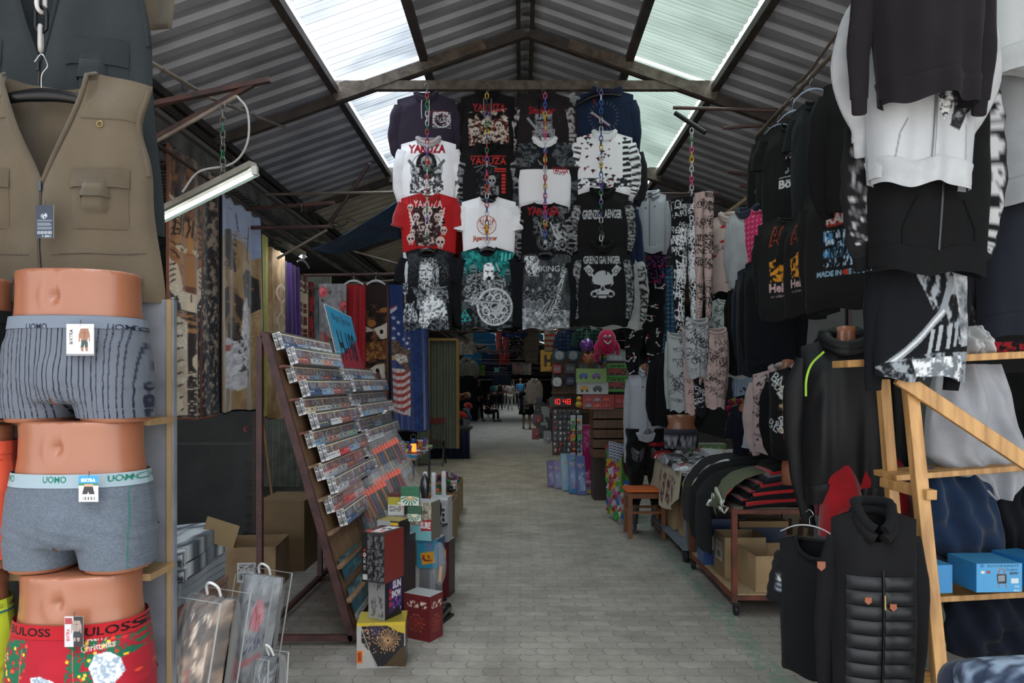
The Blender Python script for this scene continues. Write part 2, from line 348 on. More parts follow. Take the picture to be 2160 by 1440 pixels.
# corrugated roof sheets
def sheet_profile(y0,y1,per=.235,d=.035):
    ys=[];k=0;y=y0
    while y<y1: ys+=[(y,0),(y+per*.38,0),(y+per*.5,d),(y+per*.88,d)]; y+=per
    return [q for q in ys if q[0]<=y1]+[(y1,0)]
def sheet(x0,x1,y0,y1,zf,per=.235,d=.035,nx=1):
    pr=sheet_profile(y0,y1,per,d); m=MB(); m.sm=False; xs=np.linspace(x0,x1,nx+1)
    m.grid([[(x,y,zf(x)+dz) for x in xs] for y,dz in pr]); return m
def roof_mat(a,b,name):
    M=mat(a,.5,k='roof',var=.1,c2=b,bump=.1,sc=1.2); return M
RM=roof_mat(0x98989c,0x77777c,'r'); RM2=roof_mat(0xc6c0ae,0xa49d8a,'r2')
Y0=-.5;YE=62  # roof runs on out of view at the near end to dim the foreground
for nm,x0,x1 in(('ceiling',-3.1,-1.78),('ceiling.001',-.92,RX),('ceiling.002',RX,1.02),('ceiling.003',1.84,3.9)):
    struct(nm,sheet(x0,x1,Y0,9.6,rz),RM)
    struct(nm,sheet(x0,x1,9.6,YE,rz),RM2 if x0<-2 else RM)
for i,(x0,x1) in enumerate(((-1.78,-.92),(1.02,1.84))): struct('ceiling',sheet(x0,x1,16,19,rz),RM); struct('ceiling',sheet(x0,x1,28,34,rz),RM); struct('ceiling',sheet(x0,x1,52,YE,rz),RM)
# translucent skylight sheets between the purlins
def sky_mat(name,tc_,tr,cl,pos,mixt):
    M=bpy.data.materials.new(name); M.use_nodes=True; n=M.node_tree.nodes; l=M.node_tree.links; n.remove(n['Principled BSDF']); o=n['Material Output']
    t=n.new('ShaderNodeBsdfTranslucent'); g=n.new('ShaderNodeBsdfTransparent'); x=n.new('ShaderNodeMixShader'); gl=n.new('ShaderNodeBsdfGlossy'); gl.inputs['Roughness'].default_value=.3; x2=n.new('ShaderNodeMixShader'); x2.inputs[0].default_value=.04
    tc=n.new('ShaderNodeTexCoord'); mp=n.new('ShaderNodeMapping'); mp.inputs['Scale'].default_value=(.7,1.6,1); nz=n.new('ShaderNodeTexNoise'); nz.inputs['Scale'].default_value=1.1; nz.inputs['Detail'].default_value=3
    l.new(tc.outputs['Object'],mp.inputs[0]); l.new(mp.outputs[0],nz.inputs['Vector'])
    cr=n.new('ShaderNodeValToRGB'); cr.color_ramp.elements[0].position=pos[0]; cr.color_ramp.elements[1].position=pos[1]
    cr.color_ramp.elements[0].color=(*lin(hx(tc_)),1); cr.color_ramp.elements[1].color=(*lin(hx(tr)),1)
    l.new(nz.outputs['Fac'],cr.inputs['Fac'])
    # fine ribs running up the slope
    wv=n.new('ShaderNodeTexWave'); wv.bands_direction='Y'; wv.inputs['Scale'].default_value=9; wv.inputs['Distortion'].default_value=0; l.new(tc.outputs['Object'],wv.inputs['Vector'])
    mx=n.new('ShaderNodeMix'); mx.data_type='RGBA'; mx.blend_type='MULTIPLY'; mx.inputs[0].default_value=.12; l.new(cr.outputs[0],mx.inputs[6]); l.new(wv.outputs['Color'],mx.inputs[7])
    l.new(mx.outputs[2],t.inputs['Color']); l.new(mx.outputs[2],g.inputs['Color']); x.inputs[0].default_value=mixt
    l.new(t.outputs[0],x.inputs[1]); l.new(g.outputs[0],x.inputs[2]); l.new(x.outputs[0],x2.inputs[1]); l.new(gl.outputs[0],x2.inputs[2]); l.new(x2.outputs[0],o.inputs['Surface']); return M
SKL=sky_mat('clear_ribbed_skylight',0x646b71,0x969ba0,0,(.32,.55),.9); SKR=sky_mat('greenish_ribbed_skylight',0x58625b,0x6f7a72,0,(.35,.6),.85); SKD=sky_mat('dusty_skylight',0x5f5a4c,0x857e6a,0,(.4,.55),.85)
k=1
for x0,x1,mm in((-1.74,-.95,SKL),(1.05,1.8,SKR)):
    for ya,yb in((Y0,6.82),(6.82,9.6),(9.6,12.6),(12.6,16),(19,28),(34,52)):  # two farthest spans are skylights added to brighten the far alley
        q=mm if ya<6 else (SKD if x0<0 and 9<ya<18 else mm)
        struct('window_%d'%k,sheet(x0,x1,ya+.03,yb-.03,lambda x:rz(x)+.02,.12,.014),q); k+=1
m=MB(); m.bar((.4,0,0),(.5,0,0),.01)
# purlins, rafters and tie beams
BR=mat(0x4c423c,.6,k='rust',c2=0x33291f); BRL=mat(0x6f6253,.55,k='rust',c2=0x4c3c2c,sc=14)
tn=0
def trim(m,M): 
    global tn; tn+=1; return struct('trim_%d'%tn,m,M)
for x in(-1.78,-.93,1.03,1.84,-2.95,3.3):
    m=MB(); m.bar((x,Y0,rz(x)-.035),(x,YE,rz(x)-.035),.07,.07); trim(m,BR)
for x in(-.03,.1): m=MB(); m.bar((x,Y0,RZ-.05),(x,YE,RZ-.05),.04,.09); trim(m,BR)
m=MB(); m.grid([[(RX-.04,y,RZ+.02),(RX+.04,y,RZ+.02)] for y in(Y0,YE)]); trim(m,mat(0x8a979d,.4,m=.6,k='metal'))
for Y in(3.9,6.82,9.55,12.5,15.6,19,23,28,34,40,48,56):
    m=MB()
    for x0,x1 in((RX-.02,-3.05),(RX+.02,3.5)): m.bar((x0,Y,rz(x0)-.11),(x1,Y,rz(x1)-.11),.06,.09)
    trim(m,BR)
    m=MB(); m.bar((-1.78,Y-.02,4.44),(1.86,Y-.02,4.44),.06,.085); trim(m,BRL)
    m=MB(); 
    for x0,x1 in((RX-.4,-1.78),(RX+.4,1.86)): m.bar((x0,Y-.045,rz(x0)-.1),(x1,Y-.045,rz(x1)-.1),.03,.1)
    trim(m,BRL)
DK0=mat(0x5a5a58,.6,k='metal')
# eave rails and thin pipes
for x,z,w in((-2.95,3.86,.09),(-2.82,3.7,.05)): m=MB(); m.bar((x,3,z),(x,30,z),w,w*.8); trim(m,BR if w>.06 else mat(0x77746e,.5,k='metal'))
m=MB(); m.bar((3.35,-.5,3.7),(3.35,62,3.7),.03,.5); trim(m,DK0)
m=MB(); m.bar((-3.02,-.5,3.74),(-3.02,62,3.74),.03,.52); trim(m,mat(0x9c9a94,.6,k='metal',c2=0x6d6a63))
# stall roofs at the sides (low corrugated sheets)
DK=mat(0x4a4c4b,.6,k='metal',c2=0x33353a)
for s,x0,x1,z0 in(('l',-2.9,-5.6,3.55),('r',3.0,6,3.5)):
    struct('ceiling',sheet(x0,x1,-.5,YE,lambda x,z0=z0,x0=x0:z0-.12*abs(x-x0),.09,.02),DK)
# side and end walls
WL=mat(0x3a3d3c,.7,k='metal',c2=0x262a2a); 
m=MB(); m.box((-5.6,31,1.8),(.06,62,3.7)); struct('wall_left',m,WL)
m=MB(); m.box((5.9,31,1.8),(.06,62,3.7)); struct('wall_right',m,WL)
m=MB(); m.box((0,61.9,2.7),(13,.3,5.6)); struct('wall_back',m,mat(0x555555))
# ---------- garments ----------
# local frame: x across, z up, front faces -y, origin at the hem centre
def sstep(a,b,x): t=np.clip((x-a)/(b-a),0,1); return t*t*(3-2*t)
def body_fn(Wd,HT,dep,hemw,slope,nw,nd,seed,fold,chest=1.):
    r=random.Random(seed); K=[(r.uniform(4,9)/Wd*.5*(i+1),r.uniform(0,6),r.uniform(-1.5,1.5)/HT,r.uniform(.5,1)/(i+1)) for i in range(5)]
    def f(s,v,front):
        s=np.asarray(s,float);v=np.asarray(v,float)
        hw=Wd/2*(hemw+(1-hemw)*sstep(0,.55,v))*(1-.03*np.exp(-((v-.62)/.12)**2)); x=hw*s
        top=HT-slope*np.clip(np.abs(x)-nw,0,None)-.02*np.clip(np.abs(s)-.9,0,1)*10*.15*Wd*0
        dip=nd if front else nd*.25
        top=top-dip*np.sqrt(np.clip(1-(x/nw)**2,0,1))*(np.abs(x)<nw)
        z=v*top; e=np.sqrt(np.clip(1-np.abs(s)**3.2,0,1))
        th=dep*(.75+.25*np.sin(v*PI))*(1-.85*sstep(.8,1,v)*(np.abs(x)>nw)-.3*sstep(.85,1,v)*(np.abs(x)<=nw))
        fo=0
        for k,p,q,a in K: fo=fo+a*np.sin(x*k*2+p+z*q*3)
        # drag folds from the armpits
        fo=fo*(.35+.9*(1-v))+.6*np.sin((np.abs(x)/Wd+ z/HT)*22)*np.exp(-((np.abs(s)-.8)**2/.05+(v-.72)**2/.03))
        y=(-1 if front else 1)*th*e+(fo*fold*e)*(1 if front else -.6)
        z=z+.012*np.sin(s*5+seed)*(1-v)
        if not front: z=z+.45*y*(1-v)**8
        return x,y,z
    return f
def mkbody(m,f,front,nu,nv,cv=None,col=None,v0=0,v1=1.):
    s=np.linspace(-1,1,nu); s=np.sign(s)*np.abs(s)**.9 if nu<40 else s
    Sg,Vg=np.meshgrid(s,np.linspace(v0,v1,nv)); x,y,z=f(Sg,Vg,front); g=np.stack([x,y,z],-1)
    cols=None
    if cv is not None:
        xw=f.W/2; cols=cv.at((x/xw+1)/2,z/f.H)
    elif col is not None: cols=np.tile(lin(hx(col)),(nu*nv,1))
    m.grid(g,cols,flip=not front)
def garment(name,label,cat,loc,rz,Wd,HT,col,cv=None,sl='long',kind='hood',dep=.05,hemw=.95,slope=.28,nw=None,nd=None,seed=1,fold=.006,res=60,group=None,scol=None,sleeve=None,scv=None,hoodcol=None,hem=True,zip=None,pocket=None,strings=None,backcol=None,tilt=0,hoodsz=1.,sprd=1.,fabric=None,button=0):
    T=thing(name,label,cat,loc,(0,tilt,rz),group); M=fabric or FB(col); sc=scol if scol is not None else col; MS=FB(sc) if fabric is None else fabric
    nw=nw or (.09 if kind!='tee' else .085); nd=nd if nd is not None else {'hood':.07,'tee':.075,'crew':.05,'zip':.06,'polo':.06}.get(kind,.06)
    f=body_fn(Wd,HT,dep,hemw,slope,nw,nd,seed,fold); f.W=Wd; f.H=HT
    hb=.06 if (hem and kind in('hood','crew','zip')) else 0
    m=MB(); nu=max(22,int(Wd*res)); nv=max(24,int(HT*res))
    if cv is not None: mkbody(m,f,True,nu,nv,cv); mkbody(m,f,False,22,16,col=backcol or col); m.build('body',vc(),T,local=True)
    else: mkbody(m,f,True,nu,nv); mkbody(m,f,False,22,16); m.build('body',M,T,local=True)
    MC=FB(col) if fabric is None else fabric
    if hb:
        m=MB(); s=np.linspace(-1,1,40); rows=[]
        for fr in(1,0):
            g=[]
            for v,sc_,dz in((.012,1.0,-.028),(.02,1.05,-.01),(.05,1.06,0),(.085,1.05,0),(.095,1.0,0)):
                x,y,z=f(s,np.full(40,v),fr); g.append(np.stack([x*(.965+.035*(v>.06)),y*sc_-(.006 if fr else -.006),z+dz],-1))
            m.grid(g,flip=not fr)
        m.build('waistband',MC,T,local=True)
    # sleeves
    if sl:
        for sd in(-1,1):
            top=np.array([sd*Wd/2*.84,.006,HT-slope*(Wd/2*.86-nw)-.078]); 
            if sl=='short': pts=[top+np.array([0,0,.015]),top+np.array([sd*Wd*.06,0,-.07]),top+np.array([sd*Wd*.11*sprd,0,-.19])]; rr=[.07,.08,.085]; 
            else:
                a=sleeve or ((.035,-.13),(.06,-.33),(.05,-.48),(.03,-.56))
                pts=[top]+[top+np.array([sd*dx*Wd*2*sprd,.012*i,dz*HT/.7]) for i,(dx,dz) in enumerate(a)]; rr=[.075,.08,.068,.056,.045]
            m=MB(); k=Wd/.54; m.tube(pts,[r*k for r in rr],14 if scv is None else 30,.5,sub=5 if scv is None else 12,wob=.12,seed=seed+sd,cv=(scv[sd>0] if isinstance(scv,tuple) else scv),cap=sl!='short' or True)
            ms=m.build('sleeve',MS if scv is None else vc(),T,local=True)
            if sl=='long' and kind!='tee':
                e=pts[-1]; d=(pts[-1]-pts[-2]); d=d/np.linalg.norm(d); m=MB(); m.tube([e-d*.02,e,e+d*.05,e+d*.055],[.044*k,.04*k,.038*k,.03*k],14,.55); m.build('cuff',MS,ms,local=True)
            elif sl=='short': 
                e=pts[-1]; d=(pts[-1]-pts[-2]); d=d/np.linalg.norm(d); m=MB(); m.tube([e-d*.012,e+d*.004],[.088*k,.088*k],14,.52,cap=False); m.build('cuff',MS,ms,local=True)
    zt=HT
    if kind in('tee','crew','polo'):
        m=MB(); pts=[]
        for a in np.linspace(0,2*PI,28,endpoint=False):
            x=nw*1.0*math.sin(a); fr=math.cos(a)>0; dip=(nd if fr else nd*.25)*math.sqrt(max(0,1-(x/nw)**2)); pts.append((x,(-dep*.62-.003 if fr else dep*.6)*abs(math.cos(a))**.6,zt-dip-.002))
        m.tube(pts,.009,8,closed=True); m.build('collar',MC,T,local=True)
        if kind=='polo':
            m=MB(); 
            for sd in(-1,1): m.prism([(0,0),(sd*.075,.045),(sd*.1,.0),(sd*.035,-.055)],.008,(0,-dep*.75-.004,zt-.05))
            m.build('collar',MC,T,local=True)
    elif kind=='hood':
        hs=hoodsz; m=MB(); hm=FB(hoodcol) if hoodcol else MC
        for q,(ry,zz,r0) in enumerate(((.05,.0,.024),(.075,.026,.024))):
            pts=[(nw*(1.0+.1*q)*math.sin(a)*hs*1.02,-(dep*.8)*math.cos(a)*(1 if math.cos(a)>0 else 1.6),zt+zz-.012-(nd*.9)*max(0,math.cos(a))**1.5) for a in np.linspace(0,2*PI,22,endpoint=False)]
            m.tube(pts,[r0*hs*(.75 if math.cos(a)>.6 else 1) for a in np.linspace(0,2*PI,22,endpoint=False)],10,.8,closed=True,wob=.15,seed=seed)
        m.tube([(0,dep*1.2,zt+.04),(0,dep*1.8,zt-.04),(0,dep*1.8,zt-.16)],[.07*hs,.11*hs,.05*hs],14,.45,sub=4,wob=.1)
        m.build('hood',hm,T,local=True)
    elif kind in('zip',):
        m=MB()
        for zz,r0 in((0,.02),(.035,.018)):
            pts=[(nw*1.02*math.sin(a),-(dep*.75)*math.cos(a),zt+zz-.01-nd*.8*max(0,math.cos(a))) for a in np.linspace(.25,2*PI-.25,20)]
            m.tube(pts,r0,8,1.1)
        m.build('collar',MC,T,local=True)
    def front_pt(x,z,off=.004):
        s=x/(Wd/2*(hemw+(1-hemw)*float(sstep(0,.55,z/HT)))); xx,yy,zz=f(np.array([s]),np.array([z/max(HT-slope*max(0,abs(x)-nw),.1)]),True); return (x,float(yy[0])-off,z)
    if zip:
        m=MB(); m.tube([front_pt(0,z) for z in np.linspace(.02,HT-nd-.01,24)],.006,6); m.build('zipper',mat(zip,.35,m=.5,k='metal'),T,local=True)
    if pocket:
        m=MB(); px=Wd*.3
        pts=[(-px,.09),(-px,.15),(-px*.68,.26),(px*.68,.26),(px,.15),(px,.09)]
        m.tube([front_pt(x,z,.002) for x,z in sum([[ (pts[i][0]+(pts[i+1][0]-pts[i][0])*t,pts[i][1]+(pts[i+1][1]-pts[i][1])*t) for t in(0,.25,.5,.75)] for i in range(5)],[])],.0045,5); m.build('pocket_seam',MC,T,local=True)
    if strings is not None:
        for sd in(-1,1):
            x=sd*.035; m=MB(); m.tube([front_pt(x,zt-nd-.005,.012),front_pt(x*1.05,zt-nd-.1,.012),front_pt(x*.9,zt-nd-.2-.02*sd,.01)],.005,6,sub=3); m.build('drawstring',mat(strings,.8,k='fab'),T,local=True)
    T['_fp']=0; del T['_fp']; T_fp[T.name]=front_pt
    return T
T_fp={}
def hanger(loc,rz=0,w=.4,col=0x141416,label='black plastic hanger',group=None,hook=.09,thick=.014,tilt=0):
    T=thing('clothes_hanger',label,'hanger',loc,(0,tilt,rz),group)
    m=MB(); m.tube([(-w/2,0,-.05),(-w*.25,0,-.012),(0,0,0),(w*.25,0,-.012),(w/2,0,-.05)],[thick*.8,thick,thick*1.3,thick,thick*.8],8,.8,sub=4); m.build('hanger_arm',mat(col,.35,k='plastic'),T,local=True)
    m=MB(); m.tube([(0,0,.0),(0,0,hook*.5),(.018,0,hook*.75),(0,0,hook*1.05),(-.022,0,hook*.85)],.0026,6,sub=5); m.build('hook',mat(0xb9bcc0,.25,m=.9,k='metal'),T,local=True)
    return T
def link_mesh(L=.05,w=.026,r=.0045):
    m=MB(); h=L/2-w/2
    pts=[(w/2*math.cos(a),0,h+w/2*math.sin(a)) for a in np.linspace(0,PI,7)]+[(w/2*math.cos(a),0,-h+w/2*math.sin(a)) for a in np.linspace(PI,2*PI,7)]
    m.tube(pts,r,7,closed=True); return m
def chain(label,top,length,cols,group=None,L=.052,mat_k=dict(r=.35,k='plastic'),rz0=0,w=.028,r=.0048):
    T=thing('plastic_chain',label,'chain',top,rz0,group); protos={}; n=int(length/(L*.78)); rr=random.Random(int(top[0]*100)%97)
    for i in range(n):
        c=cols[i%len(cols)] if len(cols)<6 else rr.choice(cols)
        if c not in protos: o=link_mesh(L,w,r).build('link',mat(c,**mat_k),T,local=True); protos[c]=o
        else: o=protos[c].copy(); C.objects.link(o); o.parent=T
        o.location=(0,0,-L*.5-i*L*.78); o.rotation_euler=(0,0,(PI/2 if i%2 else 0)+rr.uniform(-.3,.5))
    return T
def pants(name,label,cat,loc,rz,Wd,HT,col,cv=None,dep=.05,cuff=True,seed=1,res=60,group=None,leg=None,stance=.0,waist=True,fabric=None,tilt=0):
    "waist at top centre: origin"
    T=thing(name,label,cat,loc,(0,tilt,rz),group); M=fabric or FB(col)
    for sd in(-1,1):
        m=MB(); nu=max(14,int(Wd*.55*res)) if cv is not None else 18; nv=max(24,int(HT*res)) if cv is not None else 30
        a=np.linspace(0,2*PI,nu*2,endpoint=False); g=[];cc=[]
        rr=random.Random(seed*3+sd); ph=rr.uniform(0,6)
        for i in range(nv):
            v=i/(nv-1); z=-HT*v; k=sstep(.0,.28,v); hw=Wd/4*(1.02-.02*k)*(1-.42*sstep(.25,1,v)); cx=sd*(Wd/4+(stance)*v+ .0*k); d=dep*(1-.35*v)*(1 if v<.97 else .8)
            if v>.955 and cuff: hw*=.8
            w=1+.07*np.sin(a*3+z*14+ph)+.05*np.sin(z*40+a*2+ph)
            x=cx+hw*np.cos(a)*w; y=-d*np.sin(a)*w; g.append(np.stack([x,y,np.full_like(a,z)+.004*np.sin(a*2)],-1))
        g=np.array(g); cols=None
        if cv is not None: cols=cv.at((g[...,0]/(Wd/2+stance)+1)/2+(g[...,1]>0)*.0,1+g[...,2]/HT)
        m.grid(g,cols,cu=True,flip=True); m.add(g[-1],[list(range(len(a)))],None if cols is None else cols.reshape(nv,len(a),3)[-1])
        m.build('trouser_leg',M if cv is None else vc(),T,local=True)
    if waist:
        m=MB(); t=np.linspace(0,2*PI,40,endpoint=False)
        m.grid([np.stack([Wd/2*1.0*np.cos(t),-dep*1.08*np.sin(t)*(1+.08*np.sin(t*9)),np.full_like(t,z)],-1) for z in(-.055,-.04,-.01,.004)],cu=True,flip=True); m.build('waistband',FB(waist if not waist is True else col) ,T,local=True)
    return T
def cloth_panel(name,label,cat,loc,rz,Wd,HT,cv=None,col=0x888888,folds=3,amp=.03,seed=1,res=60,group=None,thick=.012,r='velvet',bot=None,ampb=1.5,skew=0,hem=None,top=None,sag=0):
    "hanging blanket: origin at top centre"
    T=thing(name,label,cat,loc,rz,group); nu=max(24,int(Wd*res));nv=max(20,int(HT*res)); u=np.linspace(0,1,nu);v=np.linspace(0,1,nv); U,V=np.meshgrid(u,v)
    rr=random.Random(seed); ph=[rr.uniform(0,6) for _ in range(4)]
    y=amp*(np.sin(U*folds*2*PI+ph[0]+V*.6)*.6+np.sin(U*folds*4.3*PI+ph[1]-V*.8)*.3+.2*np.sin(U*folds*9+V*3+ph[2]))*(.6+(ampb-.6)*V)
    x=(U-.5)*Wd*(1+.03*np.sin(V*3+ph[3]))+skew*V; z=-V*HT+.01*np.sin(U*9+ph[0])*(V>.5)-sag*np.sin(PI*np.mod(U*4,1))*np.exp(-V*12)
    f=np.stack([x,y,z],-1); b=f+np.array([0,thick,0]); m=MB()
    cols=cv.at(U,1-V) if cv is not None else None
    m.grid(f,cols,flip=True); bc=None if cols is None else np.tile(cols.mean(0)*.8,(nu*nv,1)); m.grid(b,bc)
    M=vc(.75,'fab',sheen=.4) if cv is not None else mat(col,.7,k='velvet')
    m.build('fabric',M,T,local=True)
    if hem is not None:
        m=MB(); e=np.concatenate([f[:,0],f[-1,1:],f[::-1,-1]]); e=e[::max(1,len(e)//90)]; m.tube(list(e+np.array([0,thick/2,0])),.011,6); m.build('hem',FB(hem),T,local=True)
    return T
# ---------- the sixteen shirts hung from the tie beam ----------
SB=(0x6f,)  # unused
def ff(c,pts,pal,cell=4,**k): return c.tex(pts,pal[0],pal[1],cell,**k)
BK=0x1b1a1c; WH=0xe6e7ea
def shirt(rect,Y,col,label,art=None,rx=None,cat='hoodie',name='hooded_sweatshirt',**k):
    x0,y0,x1,y1=rect; a=P(x0,y1,Y); b=P(x1,y0,Y); Wd=b.x-a.x; HT=b.z-a.z; cv=None
    if art:
        cv=Cv(x0,y0,x1,y1,col,1.5); art(cv)
    k.setdefault('res',210 if art else 60)
    return garment(name,label,cat,((a.x+b.x)/2,Y,a.z),k.pop('rz',0),Wd,HT,col,cv=cv,group=None,**k)
G1=0xb9bcc0;G2=0x6d7074
def art11(c):
    c.text('YAKUZA',906,236,42,12,0xb04048,rot=.05); c.ell(933,256,19,17,0xc9c9cc,hole=.86); c.spk([(c_[0],c_[1]) for c_ in((914,240),(952,240),(952,274),(914,274))],0xc9c9cc,4,.5)
    c.ell(932,256,12,11,0x8d2a30,hole=.9); c.ell(932,255,8,8,0xb9b9bd); c.spk([(922,246),(942,246),(942,266),(922,266)],0x2a2630,3,.5)
    for i in range(14):
        a=i*PI/7; c.ell(933+16*math.cos(a),257+14.5*math.sin(a),1.6,1.6,0xd0d0d4)
def art12(c):
    c.tex([(988,240),(1070,232),(1075,306),(990,310)],0x191514,0xc3ad9c,7,thr=.5,soft=.1); c.spk([(988,262),(1072,250),(1074,306),(990,310)],0xd8cfc8,5,.58); c.spk([(988,262),(1072,250),(1074,306),(990,310)],0x6b2a1e,5,.63)
    for x,y in((1004,280),(1036,288),(1052,268)): c.skull(x,y,9,0xc9bdb2,0x2a201c)
    c.text('YAKUZA',997,222,70,17,0xa82a2c,bold=.03)
def art13(c):
    for i in range(26):
        a=PI+i*PI/25; c.line([(1147+30*math.cos(a),262+32*math.sin(a)),(1147+37*math.cos(a),262+40*math.sin(a))],2,0x3d3a3e)
    c.poly([(1130,245),(1140,236),(1156,236),(1164,250),(1165,285),(1128,285)],0x75777a); c.spk([(1128,236),(1165,236),(1165,290),(1128,290)],0xa9adb0,4,.5)
    c.rect(1132,256,1162,260,0x33343a); c.line([(1112,252),(1136,282)],5,0x9da0a4); c.line([(1136,274),(1128,290)],4,0x88898c); c.spk([(1122,280),(1170,275),(1170,300),(1122,300)],0x9da0a4,3,.45)
    c.text('Steinar',1115,228,56,17,0xa01f28,bold=.03)
def art14(c):
    for i in range(24):
        a=i*2*PI/24; c.line([(1272+26*math.cos(a),250+26*math.sin(a)),(1272+33*math.cos(a),250+34*math.sin(a))],2,0x5c6672)
    c.line([(1246,240),(1285,270)],5,0xaab0b8); c.line([(1248,244),(1284,272)],1.5,0xa02a34); c.text('Y',1248,212,9,12,0xc03040)
def art21(c):
    c.ell(901,360,34,36,0x9a9c9e,hole=.94); c.ell(901,352,22,30,0x232325); c.skull(901,346,15,0xa9aaac,0x1d1d1f); c.ell(907,346,2.5,2,0xd0202a); c.spk([(885,340),(918,340),(912,392),(890,392)],0x77797b,3,.55)
    for s in(-1,1):
        c.poly([(901+s*40,342),(901+s*36,338),(901+s*14,362),(901+s*20,368)],0x777a7d); c.tex([(901+s*14,358),(901+s*30,352),(901+s*32,392),(901+s*16,402)],0x3f4144,0xc3c4c6,4)
    c.spk([(866,384),(936,384),(936,410),(866,410)],0x47484b,4,.5); c.text('YAKUZA',862,306,79,20,0xa51e2a,bold=.05)
def art22(c):
    c.rect(993,331,1068,333,0xc53a34); c.text('YAKUZA',992,335,76,15,0xcf3a33,bold=.01)
    c.line([(1000,356),(1026,350),(1048,356)],1.6,0x9b9b9b); c.line([(1005,366),(1020,354)],1.6,0x9b9b9b); c.tex([(1008,368),(1030,352),(1054,366),(1054,412),(1004,412)],0x17171a,0x55565a,3,thr=.55); c.skull(1038,384,11,0xb0b1b4,0x151517); c.spk([(1015,395),(1052,395),(1052,414),(1015,414)],0x9a9b9e,4,.5)
    c.rect(1044,358,1068,361,0xcf3a33); c.rect(1044,363,1068,366,0xcf3a33)
    for i in range(6): c.rect(1058,370+i*7,1067,375+i*7,0xcf3a33)
def art23(c):
    c.rect(1080,290,1210,360,0x26272b); c.tex([(1090,296),(1122,296),(1140,330),(1118,356),(1094,352)],0x25262b,0x6c7378,5); c.tex([(1205,300),(1176,300),(1162,330),(1180,356),(1205,350)],0x25262b,0x6c7378,5)
    for x,y in((1183,336),(1110,330),(1196,316)): c.skull(x,y,9,0x596064,0x1b1c20)
    for i in range(5): c.line([(1134+i*3,340+i*3),(1140+i*2,352)],1.5,0x8c9296)
    c.text('YAKUZA',1164,355,34,13,0xb0202c,bold=.03); c.line([(1168,369),(1192,371)],1,0x333333)
def art24(c):
    rr=random.Random(4)
    for i in range(46):
        x=rr.uniform(1216,1332);y=rr.uniform(280,398); q=rr.choice([0x8c2a38,0x2c2a30,0x5a2030,0x3a3a42]); s=rr.uniform(1.5,4.5)
        c.poly([(x,y-s),(x+s*1.5,y-s*.2),(x+s*.4,y+s*.3),(x+s*.1,y+s*1.5),(x-s*.6,y+.2*s),(x-s*1.3,y-.3*s)],q)
    for i in range(9): y=300+i*12; c.poly([(1312,y),(1332,y-4),(1330,y+3),(1312,y+6)],0x38383c)
    c.spk([(1216,378),(1335,378),(1335,400),(1216,400)],0x30303a,5,.5)
def art31(c):
    c.tex([(868,430),(940,430),(936,520),(872,520)],0x2a1718,0x7c1518,6,thr=.62,al=.0); c.tex([(874,438),(930,438),(940,470),(920,520),(880,520),(868,470)],0x1f1214,0x5a3c3c,3,thr=.5)
    for s in(-1,1):
        for i in range(6): c.line([(901+s*26,478-i*2),(901+s*(38-i),440+i*9)],2.6,0xd8c9c6)
    for x,y,r in((903,452,13),(880,460,9),(924,460,9),(867,440,8),(932,450,6),(937,488,9),(868,505,11),(872,492,7),(930,512,12)): c.skull(x,y,r,0xcfb9b2,0x2d1a1b)
    for s in range(5): c.line([(862+s*6,412),(864+s*7,432)],1.5,0x2a1012)
    c.spk([(880,470),(925,470),(922,520),(884,520)],0xc9b4ae,4,.58)
    c.text('YAKUZA',874,424,60,17,0xe2dcda,bold=-.0)
def art32(c):
    R=0xae4a33; c.ell(1027,477,20.5,20.5,R,hole=.93)
    for i in range(24):
        a=i*PI/12
        if -2.6<math.sin(a)*3<2.9: c.line([(1027+11*math.cos(a),474+11*math.sin(a)),(1027+17*math.cos(a),475+17*math.sin(a))],.7,R)
    c.poly([(1022,480),(1032,480),(1030,494),(1027,497),(1024,494)],R)
    for s in(-1,1):
        c.line([(1027+s*3,480),(1027+s*11,474),(1027+s*14,464)],1.6,R); c.line([(1027+s*8,476),(1027+s*7,466)],1.4,R); c.line([(1027+s*12,470),(1027+s*16,468)],1.2,R); c.line([(1027+s*4,482),(1027+s*9,483)],1.6,R)
    c.line([(1027,462),(1027,468)],1.4,R); c.line([(1024.5,464.5),(1029.5,464.5)],1.4,R)
    c.text('Jägermeister',998,499,51,13,R,bold=.03)
def art33(c):
    c.spk([(1122,432),(1196,436),(1200,500),(1170,530),(1125,500)],0x6c6f73,5,.5); c.ell(1150,470,13,18,0x111113); c.spk([(1140,455),(1162,455),(1162,488),(1140,488)],0x8d9094,3,.55)
    c.poly([(1180,436),(1196,440),(1200,470),(1182,462)],0x85888c,.7)
    c.ell(1150,512,19,19,0x4d5054,hole=.76); c.ell(1150,512,14,14,0xa7aaae,hole=.93)
    for i in range(12): a=i*PI/6; c.line([(1150,512),(1150+14*math.cos(a),512+14*math.sin(a))],.6,0x9a9da1)
    c.ell(1150,512,4,4,0xb8bbbf); c.tex([(1164,476),(1196,470),(1196,530),(1170,530)],0x141416,0xb2b5b9,4); c.line([(1160,470),(1176,508)],3,0xc0c3c7); c.line([(1136,470),(1144,500)],3,0x9a9da1); c.ell(1186,518,10,10,0x8d9094,hole=.7)
    c.text('YAKUZA',1111,437,69,19,0xa81e28,bold=.04)
def art34(c): c.text('GRENZG',1228,445,37,20,0xb9bcc0,bold=.035); c.text('AENGER',1273,444,38,19,0xb9bcc0,bold=.035)
